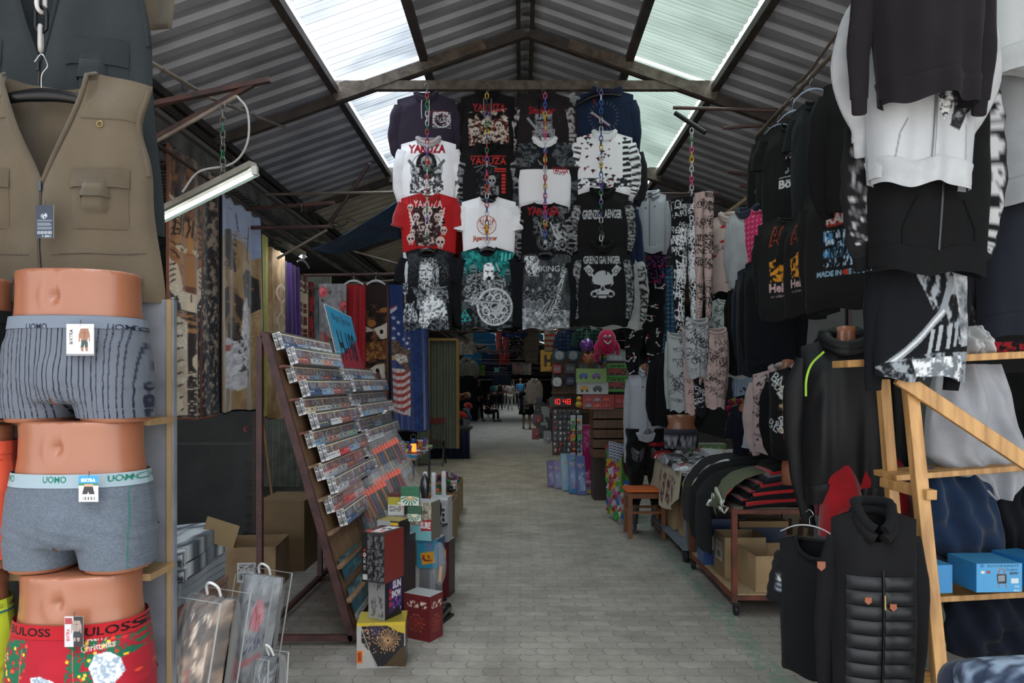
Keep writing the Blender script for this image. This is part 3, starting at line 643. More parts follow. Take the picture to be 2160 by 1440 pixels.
def wolf(c,x,y,s,a,b,fl=1):
    c.tex([(x-s*.55,y-s*.35),(x-s*.5,y-s),(x-s*.2,y-s*.55),(x+s*.2,y-s*.55),(x+s*.5,y-s),(x+s*.55,y-s*.35),(x+s*.75,y+s*.4),(x+s*1.0,y+s*1.5),(x-s*1.0,y+s*1.5),(x-s*.75,y+s*.4)],a,b,s*.22,st=(1.6,1))
    c.poly([(x-s*.16,y-s*.1),(x+s*.16,y-s*.1),(x+s*.2,y+s*.5),(x,y+s*.7),(x-s*.2,y+s*.5)],b,.7); c.ell(x,y+s*.38,s*.13,s*.1,0x0b0c0e)
    for q in(-1,1): c.ell(x+q*s*.24,y-s*.05,s*.09,s*.06,0x0b0c0e); c.line([(x+q*s*.1,y-s*.15),(x+q*s*.4,y-s*.2)],s*.06,0x14161a); c.line([(x+q*s*.06,y+s*.6),(x+q*s*.2,y+s*.55)],s*.05,0x14161a)
def art41(c):
    A,B=0x202328,0xb0b7bc; c.tex([(852,534),(948,530),(950,600),(852,600)],0x15161a,0x33363b,3,thr=.5)
    for i,(x,y) in enumerate(((870,545),(872,565),(928,548),(885,540),(938,565))): c.ell(x,y,9,9,0x4a4e53,hole=.84); c.ell(x,y,4.5,4.5,0x4a4e53,hole=.75)
    c.tex([(884,560),(892,546),(908,542),(922,550),(928,572),(926,600),(940,616),(948,700),(880,650),(884,600)],0x2a2d31,0xa9aeb2,3.5,st=(2.4,.8))
    c.tex([(888,560),(908,554),(914,572),(910,598),(896,606),(886,588)],0x4e5256,0xc9cdd0,4,thr=.4); c.line([(889,572),(899,571)],2,0x121316); c.line([(904,571),(912,573)],2,0x121316); c.line([(900,574),(899,584)],1.5,0x33363a)
    c.tex([(890,588),(909,588),(910,606),(898,616),(890,604)],0x34373a,0xd5d8da,2.5,st=(2,.6)); c.line([(894,590),(906,590)],1.6,0x1a1b1e)
    c.poly([(930,564),(936,554),(942,560),(948,584),(940,592),(930,578)],0x565b60); c.spk([(928,556),(948,556),(948,592),(928,592)],0x16171a,3,.5); c.poly([(932,562),(926,566),(932,567)],0x7d8185)
    c.poly([(850,533),(855,530),(862,560),(860,600),(856,600)],0xb9c0c5); c.line([(857,596),(855,640)],3,0x80868b); c.tex([(850,598),(862,598),(862,622),(852,622)],0x30343a,0xb5bbc0,2)
    c.tex([(868,606),(900,612),(944,604),(948,640),(900,640),(880,628)],0x24272b,0x969ca1,4,st=(1,2)); c.tex([(905,612),(924,612),(918,640),(886,646)],0x3a3e42,0xc8ccd0,2.2,st=(2,.7)); c.ell(920,617,6,6,0x8a8f94,hole=.6)
    wolf(c,866,652,19,0x2d3136,0xc4cacf)
    c.tex([(888,640),(900,632),(914,622),(922,630),(934,634),(942,650),(946,672),(936,676),(918,668),(900,694),(884,690)],0x5d666d,0xdce1e4,4,thr=.42); c.ell(942,664,3,2,0x0e1013); c.line([(924,650),(930,652)],2,0x101215); c.line([(922,668),(940,671)],1.2,0x2a2e33)
    c.spk([(852,676),(948,684),(948,700),(852,700)],0x6b7176,4,.5)
def art42(c):
    c.tex([(974,528),(1084,528),(1084,600),(974,600)],0x0e4a4c,0x2aa39c,7,thr=.5,soft=.4)
    for x in(1060,1068,1076): c.line([(x,534),(x-2,552)],4,0x54c4ba)
    c.tex([(974,590),(1084,590),(1084,694),(974,694)],0x14191b,0x575f62,6)
    for x,y,r in((999,568,8),(978,572,6),(1071,575,6)): c.ell(x,y,r,r*1.2,0x6f8f90); c.rect(x-r*.7,y,x+r*.7,y+r*.35,0x0b1517); c.poly([(x-r,y+r*.8),(x+r,y+r*.8),(x+r*2,y+r*3.4),(x-r*2,y+r*3.4)],0x3a4f51)
    c.line([(1046,556),(1054,574)],3,0xb4b9bc)
    c.tex([(984,584),(1012,572),(1046,574),(1066,590),(1074,640),(1020,660),(984,640)],0x262a2d,0x9da3a7,3.2)
    c.tex([(1020,564),(1024,556),(1036,556),(1043,566),(1042,590),(1030,602),(1020,592)],0x686d70,0xe2e5e7,4,thr=.35); c.line([(1023,572),(1030,575)],2,0x1a1b1d); c.line([(1035,575),(1041,572)],2,0x1a1b1d); c.ell(1032,590,4.5,6,0x17181a); c.tex([(1020,592),(1042,592),(1036,616),(1028,616)],0x3b3f42,0xc3c7ca,2,st=(2,.5))
    c.tex([(978,606),(1000,600),(1008,630),(1000,646),(984,634)],0x2e3235,0xa3a9ac,2.6)
    c.ell(1044,648,38,40,0x8e9498); c.ell(1044,648,38,40,0xc2c7ca,hole=.9); c.tex([(1044+32*math.cos(t),648+34*math.sin(t)) for t in np.linspace(0,2*PI,24)],0x2c3033,0xb6bcc0,2.4)
    for i in range(8): a=i*PI/4+.3; c.ell(1044+20*math.cos(a),648+21*math.sin(a),8,8,0xcdd2d5,hole=.75); c.ell(1044+35*math.cos(a+.3),648+36*math.sin(a+.3),1.6,1.6,0xe2e5e7)
    c.ell(1044,648,11,11,0x33373a); c.ell(1044,648,10,10,0xb4babd,hole=.7); c.poly([(1036,652),(1058,640),(1066,646),(1054,666),(1042,668)],0xb9bfc2,.8)
    c.line([(980,634),(1052,640)],5,0xa6abae); c.line([(980,632),(1052,638)],1.5,0x4f5457); c.tex([(992,628),(1006,626),(1010,642),(996,644)],0x5e6366,0xcdd2d5,2)
    for s in((981,658),(987,668),(976,669)): x,y=s; c.line([(x-7,y+8),(x,y-4),(x+7,y+8),(x-7,y+8)],1.8,0x1fb5ac)
def art43(c):
    c.tex([(1102,535),(1204,536),(1204,700),(1102,700)],0x222427,0x6b7074,9,thr=.5,soft=.7,st=(2,.6))
    c.tex([(1102,650),(1204,655),(1204,700),(1102,700)],0x4a4f53,0xc6cbce,7,soft=.5)
    c.line([(1110,545),(1120,560),(1128,580)],5,0xa8adb0); c.spk([(1106,540),(1134,540),(1136,584),(1110,584)],0xd2d6d8,3,.5); c.line([(1136,548),(1126,582)],4,0xb8bdc0); c.text('IKING',1136,562,44,12,0xc9cdd0,bold=0)
    c.tex([(1190,556),(1202,552),(1206,566),(1192,580),(1186,610),(1178,660),(1160,680),(1140,676),(1168,640),(1180,600),(1182,570)],0x34383b,0xb4babd,2.6,st=(.8,2)); c.ell(1194,564,3,3,0x14161a)
    for i in range(5): c.line([(1190-i,575+i*3),(1186-i*8,600+i*10),(1160-i*9,668)],.9,0xd5d9db)
    c.tex([(1148,582),(1164,576),(1176,600),(1172,632),(1144,634)],0x1c1f22,0x7c8286,3); c.ell(1160,582,4,5,0xa0a5a8)
    for x,y in((1124,640),(1112,636),(1138,636)): c.tex([(x-8,y-22),(x+6,y-26),(x+9,y+10),(x-9,y+10)],0x17191c,0x6d7276,2.5); c.ell(x,y-26,3,4,0x8f9498); c.ell(x+1,y+6,8,11,0x6a6f73); c.ell(x+1,y+6,8,11,0xa7acb0,hole=.85)
def art44(c):
    K=0xaeb1b5; c.text('GRENZGAENGER',1230,541,78,17,K,bold=.04); c.ell(1270,589,19,17,K); c.poly([(1249,585),(1291,585),(1293,600),(1284,608),(1280,616),(1278,630),(1262,630),(1260,616),(1256,608),(1247,600)],K)
    D=0x18181a
    c.poly([(1251,600),(1266,603),(1266,609),(1258,612)],D); c.poly([(1289,600),(1274,603),(1274,609),(1282,612)],D); c.poly([(1270,603),(1266,614),(1274,614)],D)
    c.line([(1248,596),(1256,614),(1262,618)],3,D); 
    for s in(-1,1):
        def R(x,y): return (1270+s*x,y)
        c.poly([R(40,567),R(29,559),R(18,572),R(27,585)],K); c.line([R(36,566),R(24,579)],1,D); c.ell(*R(28,573),4.5,4.5,D); c.ell(*R(28,573),3.2,3.2,K)
        c.line([R(24,579),R(14,590)],5,K); c.line([R(12,612),R(16,618)],6,K); c.ell(*R(17,621),8.5,7.5,K); c.ell(*R(17,621),4.5,4,D)
TR='row of shirts under the wooden cross beam'
def slc(t,col,fg,n=60,w=14):  # sleeve print: lettering running down the sleeve
    c=Cv(0,0,30,100,col,n=40); c.text(t,27,10,85,8,fg,rot=PI/2,bold=.03); c.text(t,12,10,85,8,fg,rot=PI/2,bold=.03); return c
YB=6.72
shirt((838,199,960,330),YB,0x3d3546,'dark purple hooded sweatshirt with a round chest badge, top row',art11,seed=3,strings=0xc9c6cc,kind='hood')
shirt((972,196,1086,330),YB,BK,'black hooded sweatshirt with card collage print and grey cords, top row',art12,seed=4,strings=0x8d8f93)
shirt((1088,196,1202,330),YB,0x30282a,'dark brown hooded sweatshirt with a crusader and sword, top row',art13,seed=5,strings=0x151315,scv=slc('Steinar',0x30282a,0xb5b2b4))
shirt((1224,190,1336,330),YB+.02,0x1f2f4c,'navy blue hooded sweatshirt bunched up under a tilted hanger, top row',art14,seed=6,hoodsz=1.25)
d=.09
shirt((846,294,962,425),YB-d,WH,'white hooded sweatshirt with hooded skull and two pistols, second row',art21,seed=7,hoodcol=0xb8b0b2)
shirt((974,307,1084,430),YB-d,BK,'black hooded sweatshirt with eyelets and red vertical block print, second row',art22,seed=8,scv=slc('YAKUZA',BK,0x9a9a9c),hoodcol=0x1b1a1c)
q=Cv(0,0,30,100,0x26272b,n=40); q.tex(q.full(),0x202125,0x565c60,9)
for yy in(30,60,85): q.skull(9,yy,6,0x6a7074,0x1b1c20); q.skull(24,yy-8,6,0x6a7074,0x1b1c20)
shirt((1092,294,1206,440),YB-d,WH,'half black half white hoodie with grey skulls and open collar, second row',art23,seed=9,scv=q,zip=0xbfc1c4)
q=Cv(0,0,30,100,WH,n=40)
for i in range(9): q.poly([(3,8+i*10),(14,6+i*10),(14,11+i*10),(3,13+i*10)],0x3a3a3e); q.poly([(19,9+i*10),(28,6+i*10),(28,11+i*10),(19,13+i*10)],0x3a3a3e)
shirt((1216,280,1334,410),YB-d,WH,'white hooded sweatshirt scattered with dark and wine red splinters, second row',art24,seed=10,scv=q)
shirt((846,408,964,535),YB-2*d,0xb01c20,'red polo shirt with skulls and pale wings, third row',art31,name='polo_shirt',cat='polo shirt',kind='polo',sl='short',seed=11,fold=.004)
shirt((974,416,1088,535),YB-2*d,WH,'white t-shirt with a stag in a rust red circle, third row',art32,name='t_shirt',cat='t-shirt',kind='tee',sl='short',seed=12,fold=.004)
shirt((1098,428,1198,545),YB-2*d,0x151517,'black long sleeved shirt with a motorcycle print, third row',art33,name='long_sleeved_shirt',cat='shirt',kind='crew',seed=13,scv=slc('YAKUZA',0x151517,0x8f9194))
shirt((1216,402,1326,530),YB-2*d,BK,'black hooded sweatshirt with only white lettering across it, third row',art34,seed=14,scv=slc('GRENZGAENGER',BK,0xa9abad))
shirt((848,524,956,696),YB-3*d,0x14161b,'black t-shirt with grey bearded warrior, raven and two wolves, bottom row',art41,name='t_shirt',cat='t-shirt',kind='tee',sl='short',seed=15,fold=.004,sprd=.8)
shirt((970,522,1084,694),YB-3*d,0x14161b,'teal and grey long sleeved shirt with warrior behind round shield, bottom row',art42,name='long_sleeved_shirt',cat='shirt',kind='tee',seed=16,fold=.004)
shirt((1098,530,1204,695),YB-3*d,0x14161b,'black shirt with grey longship print, bottom row',art43,name='long_sleeved_shirt',cat='shirt',kind='tee',seed=17,fold=.004)
shirt((1218,514,1322,684),YB-3*d,0x161618,'black hooded sweatshirt with grey skull and crossed pistons, bottom row',art44,seed=18,pocket=1,strings=0x101012,scv=slc('GRENZGAENGER',0x161618,0x9c9ea0))
# shirts hung right behind the front ones, seen as sleeves and edges
for (r,col,lb) in (((1240,300,1350,420),0x35323b,'dark violet sweatshirt mostly hidden behind the white splinter hoodie'),((1236,420,1342,660),0x1c2c50,'navy sweatshirt mostly hidden behind the black lettered hoodie'),
  ((870,420,976,560),0x9c1a20,'red shirt peeking out behind the red polo shirt'),((1000,420,1094,560),0x6d1520,'wine red shirt peeking out behind the white t-shirt'),((1150,200,1226,330),0xb3b5b8,'pale grey hoodie peeking out behind the crusader hoodie'),((900,540,985,690),0x101013,'plain black shirt behind the wolf t-shirt'),((1020,530,1096,694),0x0f1013,'plain black shirt behind the round shield shirt'),((1250,530,1352,690),0xb9babb,'off-white hooded sweatshirt hung behind the piston skull hoodie')):
    shirt(r,YB+.16,col,lb,None,seed=int(r[0])%50,scv=slc('25YAKUZA',col,0x2a2a2c) if col==0xb9babb else None)
# hangers and coloured chains
cl=[0xc9c9c9,0xb5382c,0x2c8a52,0x303033,0xc9c9c9,0xd2462f,0x8d8f92,0xd9b020,0x2f5fae,0xcfcfcf]
for i,(x,top,bot,cc,lb) in enumerate(((901,196,505,[0xc9c9c9,0xb5382c,0x2c8a52,0xd0d0d0,0xc23c30,0xdedede,0x6a55a8,0xd5d5d5],'chain hanging in front of the first shirt column'),
  (1027,196,512,[0xc8452f,0xd6b02a,0x2c8a52,0xc9c9c9,0x7c5cb8,0xd8478a,0x303033,0x2f5fae],'chain hanging in front of the column with the white t-shirt'),
  (1150,196,504,[0xb5302c,0xd14a80,0xc9c9c9,0x3a68b8,0xd9b020,0xd0d0d0,0x7c5cb8],'chain hanging in front of the motorcycle shirt column'),
  (1268,190,512,[0xc9c9c9,0x2f5fae,0x6a55a8,0x2c8a52,0x303033,0xe0b820,0xd5d5d5],'chain hanging in front of the shirt column with the tilted hanger'))):
    Y=YB-4*d+.0; a=P(x,top,Y); b=P(x,bot,Y); t_=chain('many coloured plastic link '+lb,a,a.z-b.z,cc); m=MB(); m.tube([(0,0,-.01),(0,.02,.03),(0,.36,.09),(0,.42,.07)],.004,6,sub=3); m.build('hook',mat(0x8a8c90,.3,m=.8,k='metal'),t_,local=True)
HG='hangers holding the shirts under the cross beam'
for i,x in enumerate((899,1029,1143)):
    hanger(P(x,208,YB+.02),0,.36,label='black hanger hooked over the cross beam above the '+('dark purple','card collage','crusader')[i]+' hoodie',hook=.14)
hanger(P(1262,200,YB-.1),0,.42,label='tilted bare black hanger over the navy bunched hoodie',hook=.12,tilt=-.2,thick=.02)
for x,y,Y,lb in((1031,421,YB-2*d,'white stag t-shirt'),(902,527,YB-3*d,'wolf t-shirt'),(1029,525,YB-3*d,'round shield shirt'),(1150,534,YB-3*d,'longship shirt'),(1270,523,YB-3*d,'piston skull hoodie')):
    hanger(P(x,y,Y),0,.2,label='black hanger showing in the neck of the '+lb,thick=.02,hook=.08 if x!=1270 else .14)
# ---------- left foreground: display board with hip mannequins and vests ----------
SKN=mat(0x895740,.32,k='skin',var=.03,coat=.05)
BY=2.2
T=thing('display_board','grey backed display board with narrow wooden edge and ledges behind the hip mannequins','display board',(-1.6,BY+.03,0))
m=MB(); m.box((-1.61,BY+.02,.93),(1.06,.02,1.86)); m.build('back_panel',mat(0x8b8e95,.6,k='paint',c2=0x6f727a),T)
m=MB(); m.box((-1.094,BY+.015,.93),(.014,.02,1.86)); m.build('side_edge',mat(0x8f7654,.6,k='wood'),T)
for z in(1.487,1.035,.58): m=MB(); m.box((-1.6,BY-.06,z),(1.04,.14,.02)); m.build('ledge',mat(0x8d7350,.6,k='wood'),T)
def hips(px,top,crotch,bot,Y,hw,label,seed=0,lean=0):
    "px centre, waist top / crotch / stump bottom rows, half width in pixels at the hips"
    cx=P(px,0,Y).x; zt=P(0,top,Y).z; zc=P(0,crotch,Y).z; zb=P(0,bot,Y).z; w=hw*Y/FL; h=zt-zc; 
    T=thing('hip_mannequin',label,'mannequin',(cx,Y,zb),0,'tan plastic hip mannequins on the display board')
    m=MB(); prof=[(zt,.86,.62),(zt-h*.12,.85,.6),(zt-h*.3,.865,.6),(zt-h*.5,.93,.62),(zt-h*.7,.985,.66),(zt-h*.88,1.0,.66),(zt-h*1.02,.97,.6)]
    def ring(z,a,b,c0=0,yo=0,ns=48): t=np.linspace(0,2*PI,ns,endpoint=False); ct=np.cos(t);st=np.sin(t); return np.stack([c0+w*a*np.sign(ct)*np.abs(ct)**.8,yo+w*b*np.sign(st)*np.abs(st)**.9,np.full(ns,z)],1)
    g=np.array([ring(z,a,b) for z,a,b in prof])+np.array([cx,Y-.03,0]); m.grid(g,cu=True); m.add(g[0],[list(range(48))]); m.add(g[-1],[list(range(47,-1,-1))])
    for s in(-1,1):
        ls=[(zc+h*.45,.47,.56,.47),(zc+h*.15,.5,.58,.5),(zc-.01,.47,.56,.535),((zc+zb)/2,.445,.53,.55),(zb,.43,.5,.56)]
        g=np.array([ring(z,a,b,s*w*c) for z,a,b,c in ls])+np.array([cx,Y-.03,0]); m.grid(g,cu=True); m.add(g[0],[list(range(48))]); m.add(g[-1],[list(range(47,-1,-1))])
    # front bulge and belly
    m.ball((cx,Y-.03-w*.52,zc+h*.18),(w*.3,w*.22,h*.22),20,12)
    o=m.build('torso',SKN,T); return bake(o,[('REMESH',dict(mode='VOXEL',voxel_size=.006,use_smooth_shade=True)),('SMOOTH',dict(factor=.6,iterations=14))]),(cx,zt,zc,zb,w,h,T)
def navel(o,info,Y):
    cx,zt,zc,zb,w,h,T=info; n=len(o.data.vertices); co=np.zeros(n*3); o.data.vertices.foreach_get('co',co); co=co.reshape(-1,3); x=co[:,0];z=co[:,2]+zb
    nz_=zt-h*.22; r=np.hypot(x-0,(z-nz_)*.75); f=co[:,1]<0
    co[:,1]+=np.where(f,.010*np.exp(-(r/.010)**2)-.004*np.exp(-((r-.03)/.016)**2)+.004*np.exp(-(x/.012)**2)*(z>nz_),0); o.data.vertices.foreach_set('co',co.ravel()); o.data.update()
def briefs(o,info,name,label,top,hem,canvas,group,bandh,slant=0,hslant=0):
    cx,zt,zc,zb,w,h,T=info; t=thing(name,label,'underwear',(cx,T.location[1],zb),0,group)
    d=o.copy(); d.data=o.data.copy(); C.objects.link(d); bake(d,[('SUBSURF',dict(levels=1))]) if False else None
    me=d.data; n=len(me.vertices); co=np.zeros(n*3); me.vertices.foreach_get('co',co); co=co.reshape(-1,3); no=np.zeros(n*3); me.vertices.foreach_get('normal',no); no=no.reshape(-1,3)
    r=np.random.RandomState(3); wr=.0012*np.sin(co[:,2]*150+co[:,0]*60)*np.exp(-((co[:,2]+zb-zc-h*.1)/.03)**2)
    co=co+no*(.006+wr)[:,None]*np.array([1.6,1,0]); bpy.data.objects.remove(d)
    # a fine grid wrapped on the front by casting onto the hip surface
    from mathutils.bvhtree import BVHTree
    pl=[]; o.data.calc_loop_triangles(); tri=[q.vertices[:] for q in o.data.loop_triangles]; bv=BVHTree.FromPolygons([tuple(v) for v in co],tri)
    ftop=lambda x:top+slant*x; fhem=lambda x:hem+hslant*x
    def strip(zhi,zlo,cv,nm,ext=0,nr=90,legs=False):
        m=MB()
        if legs: rngs=[(-1,'L'),(1,'R')]
        else: rngs=[(0,'A')]
        for sd,_ in rngs:
            # parametrise by angle about the (leg or torso) axis
            ax=0 if not sd else sd*w*.55; ns=0; fine=cx>-1.6
            xs_=np.linspace(1,-1,(260 if not sd else 130) if fine else 60); th=np.concatenate([np.arccos(xs_),np.linspace(PI,2*PI,14)[1:]]); rows=[]
            for i in range(nr+1):
                v=i/nr; row=[]
                for t_ in th:
                    dx,dy=math.cos(t_),-math.sin(t_); 
                    xx=ax+dx*w*.9; z=zhi(xx)*(1-v)+zlo(xx)*v
                    D_=min(1.,abs(ax)/max(abs(dx),1e-4)*.999) if sd and dx*sd<0 else 1.; org=Vector((ax+dx*D_,dy*D_-.03,z-zb)); hit=bv.ray_cast(org,Vector((-dx,-dy,0)))
                    p=hit[0] if hit[0] is not None else Vector((ax+dx*w*.4,dy*w*.5-.03,z-zb))
                    row.append((p.x+dx*ext,p.y+dy*ext,p.z))
                rows.append(row)
            g=np.array(rows)
            xz=cv.at((g[...,0]/w/1.12+1)/2,(g[...,2]+zb-(zb))/(zt-zb)); m.grid(g,xz,flip=True)
        return m.build(nm,vc(.85,bump=.12),t,local=True)
    mid=zc+h*.015
    strip(lambda x:ftop(x),lambda x:mid,canvas,'shorts_body',nr=70)
    strip(lambda x:mid+.03,lambda x:fhem(x),canvas,'leg_opening',nr=40,legs=True)
    m=MB(); m.ball((0,-.03-w*.1,mid-zb+.004),(w*.17,w*.46,.02)); m.build('gusset',FB(tuple(int(q*255) for q in canvas.a[5,5])),t,local=True)
    wc=canvas.band; strip(lambda x:ftop(x)+.002,lambda x:ftop(x)-bandh,wc,'waistband',.0022,nr=22)
    return t
def bcv(cxp,w,top,bot,Y,base): 
    W_=w*1.12; return Cv(cxp-W_,top,cxp+W_,bot,base,2.2)
HY=2.06
# first: striped
def setup(px,top,cr,bot,hw,lab):
    o,i=hips(px,top,cr,bot,HY,hw,lab); navel(o,i,HY); return o,i
o,i=setup(182,580,842,888,138,'topmost tan hip mannequin wearing the striped trunks, right under the vest')
zz=lambda py:P(0,py,HY).z
c=bcv(182,138,580,888,HY,0x6e747f)
for k in range(-14,15): x=182+k*10.6+ (2 if k%2 else 0); c.line([(x,600),(x+(182-x)*.03,890)],1.9,0x20263c)
c.rect(0,858,400,860,0x6c7280); b=bcv(182,138,580,888,HY,0x7b8593); b.rect(0,600,400,675,0x1d2338); b.rect(0,679,400,900,0x7b8593)
for x in(45,152,302): b.text('UOMO',x,691 if x<200 else 690,44 if x!=302 else 46,12,0x1b2136,center=True,bold=.02)
c.band=b; briefs(o,i,'boxer_shorts','grey trunks with thin navy vertical stripes on the top mannequin',zz(676),zz(878),c,'trunks shown on hip mannequins',.033)
o,i=setup(188,884,1132,1190,137,'middle tan hip mannequin wearing plain heather grey trunks')
c=bcv(188,137,884,1190,HY,0x606a76); c.spk(c.full(),0x6c7581,3,.5,st=(1,3)); c.line([(308,980),(316,1080),(312,1200)],1.6,0x2d7563); c.line([(58,990),(52,1080),(62,1200)],1.6,0x2d7563); c.line([(140,1000),(134,1060),(150,1110)],1,0x646e7a); c.line([(230,1000),(236,1060),(222,1110)],1,0x646e7a); c.line([(50,1164),(330,1164)],1,0x5e6873)
b=bcv(188,137,884,1190,HY,0x95a8b1)
for x in(74,188,304): b.text('UOMO',x,990,46,13,0x1f7562,center=True,bold=.02)
c.band=b; briefs(o,i,'boxer_shorts','heather grey trunks with green side seams on the middle mannequin',zz(988),zz(1180),c,'trunks shown on hip mannequins',.035,slant=.0)
o,i=setup(188,1190,1436,1520,134,'lowest tan hip mannequin wearing red festive trunks')
c=bcv(188,134,1190,1520,HY,0xa31d2c)
for (x0,y0,x1,y1) in((60,1320,130,1420),(212,1300,330,1400)):
    c.spk([(x0,y0),(x1,y0-8),(x1,y0+40),(x0+40,y1),(x0,y1)],0x1f6b4c,9,.42)
    rr=random.Random(x0)
    for k in range(26): x=rr.uniform(x0,x1);y=rr.uniform(y0,y1); c.ell(x,y,3.2,3.2,rr.choice([0xd2452a,0xd9a52a,0xc8b23a,0xc02a2a]))
c.text('Merry',246,1306,34,14,0xd8a9a4,rot=-.12); c.text('Christmas',236,1322,56,14,0xd8a9a4,rot=-.12); c.text('Merry',60,1342,26,12,0xd8a9a4,rot=.15)
c.tex([(140,1384),(166,1378),(190,1384),(202,1392),(196,1420),(170,1432),(146,1414)],0x8fa0b0,0xd5d9de,5); c.tex([(252,1366),(262,1340),(286,1338),(302,1352),(310,1380),(296,1400),(262,1396)],0x8fa0b0,0xd5d9de,5)
c.line([(118,1330),(112,1440)],1.2,0xc8545c); c.line([(222,1330),(226,1400),(210,1440)],1.2,0xc8545c)
b=bcv(188,134,1190,1520,HY,0xa81c24); b.text('BULOSS',130,1288,98,16,0x120c0e,center=True,bold=.02); b.text('BULOSS',275,1288,92,17,0x120c0e,center=True,bold=.02)
c.band=b; briefs(o,i,'boxer_shorts','red holiday trunks with green garlands on the lowest mannequin',zz(1284),zz(1505),c,'trunks shown on hip mannequins',.036)
# swing tags
def card_tag(x0,y0,x1,y1,Y,cv,name,label,rot=0,cat='tag'):
    a=P(x0,y1,Y);b_=P(x1,y0,Y); T=thing(name,label,cat,a)
    m=MB(); m.quad(a,(b_.x,Y,a.z),b_,(a.x,Y,b_.z),cv,44,54); m.build('printed_front',vc(.4,'plain',bump=.02),T)
    m=MB(); m.box(((a.x+b_.x)/2,Y+.0012,(a.z+b_.z)/2),(b_.x-a.x,.0016,b_.z-a.z)); m.build('card',mat(0xd5d6d8,.5,k='card'),T)
    m=MB(); m.tube([((a.x+b_.x)/2,Y+.0,b_.z-.006),((a.x+b_.x)/2,Y+.004,b_.z+.012)],.001,5); m.build('loop',mat(0x33353a,.5),T)
def model(c,x,y,s,sk,pt):
    c.poly([(x-s*.34,y-s*.9),(x+s*.34,y-s*.9),(x+s*.42,y-s*.3),(x+s*.26,y+s*.2),(x-s*.26,y+s*.2),(x-s*.42,y-s*.3)],sk); c.poly([(x-s*.34,y-s*.9),(x-s*.5,y-s*.4),(x-s*.5,y+s*.3),(x-s*.38,y+s*.3),(x-s*.36,y-s*.3)],sk); c.poly([(x+s*.34,y-s*.9),(x+s*.5,y-s*.4),(x+s*.5,y+s*.3),(x+s*.4,y+s*.3),(x+s*.36,y-s*.3)],sk)
    c.line([(x,y-s*.8),(x,y+s*.1)],s*.05,0x6b432e); c.line([(x-s*.25,y-s*.5),(x+s*.25,y-s*.5)],s*.05,0x7a4d36); c.poly([(x-s*.27,y+s*.15),(x+s*.27,y+s*.15),(x+s*.33,y+s*.75),(x+.05*s,y+s*.75),(x,y+s*.5),(x-.05*s,y+s*.75),(x-s*.33,y+s*.75)],pt)
    for q in(-1,1): c.poly([(x+q*s*.05,y+s*.75),(x+q*s*.33,y+s*.75),(x+q*s*.3,y+s*1.1),(x+q*s*.08,y+s*1.1)],sk)
TY=1.885
c=Cv(140,683,198,750,0xd3d2d2,3); model(c,178,714,24,0x9a6a50,0x2b463f); c.text('BIXTRA',146,726,32,8,0x1b1f2c,rot=-PI/2,bold=.03); c.rect(140,746,198,750,0x888a8e)
card_tag(140,683,198,750,TY,c,'swing_tag','white card with a bare chested model pinned to the striped trunks')
c=Cv(166,1003,207,1058,0xdadbdc,3.5); c.rect(166,1003,207,1019,0x1f8cc0); c.rect(166,1019,207,1024,0x2e7a50); c.text('BIXTRA',171,1009,30,7,0xe8eef2,bold=.03); c.poly([(177,1026),(196,1026),(200,1042),(188,1042),(186,1036),(184,1042),(173,1042)],0x1d1c2c); c.rect(178,1021,196,1026,0xc39a80)
for k in range(12): c.rect(174+k*2.2,1047,175+k*2.2+(k%3)*.4,1054,0x45484c)
card_tag(166,1003,207,1058,TY,c,'swing_tag','blue topped card pinned to the heather grey trunks')
c=Cv(136,1300,175,1364,0x19191d,3.5); c.rect(136,1300,155,1364,0xb9b9bd); model(c,161,1328,22,0x9a8a80,0x1c2f3c); c.rect(137,1303,152,1316,0x9b2c34); c.text('BIXTRA',140,1352,26,7,0xb0303a,rot=-PI/2,bold=.03)
card_tag(136,1300,175,1364,TY,c,'swing_tag','dark card with a model in navy trunks pinned to the red holiday trunks')
# column of mannequins cut by the picture edge
for px,top,cr,bot,hw,colr,hem,nm,lb,tp in((-70,590,842,888,112,0x101418,882,'sports_shorts','black shorts with a neon green side line beside the striped trunks',660),(-62,892,1130,1188,110,0xd4553c,1166,'boxer_shorts','bright orange trunks beside the heather grey trunks',928),(-72,1192,1420,1500,108,0xb6cc33,1560,'boxer_shorts','neon yellow trunks cut off at the lower corner of the board',1256)):
    o,i=setup(px,top,cr,bot,hw,'tan hip mannequin at the picture edge wearing '+lb.split(' beside')[0].split(' cut')[0].split(' with')[0])
    c=bcv(px,hw,top,bot,HY,colr); 
    if colr==0x101418: c.line([(px+84,640),(px+100,720),(px+106,880)],2.4,0x35c04a)
    if colr==0xd4553c: c.line([(px,975),(px+120,962)],1.4,0xb04028); c.line([(px,1140),(px+150,1134)],1.4,0xb04028)
    b=bcv(px,hw,top,bot,HY,colr)
    if colr==0xb6cc33: b.text('UOMO',px+78,1262,44,12,0x6b4a20,center=True,bold=.02); b.rect(px-150,1277,px+150,1281,0x2f6f8c)
    c.band=b; briefs(o,i,nm,lb,zz(tp),zz(hem),c,None,.034)
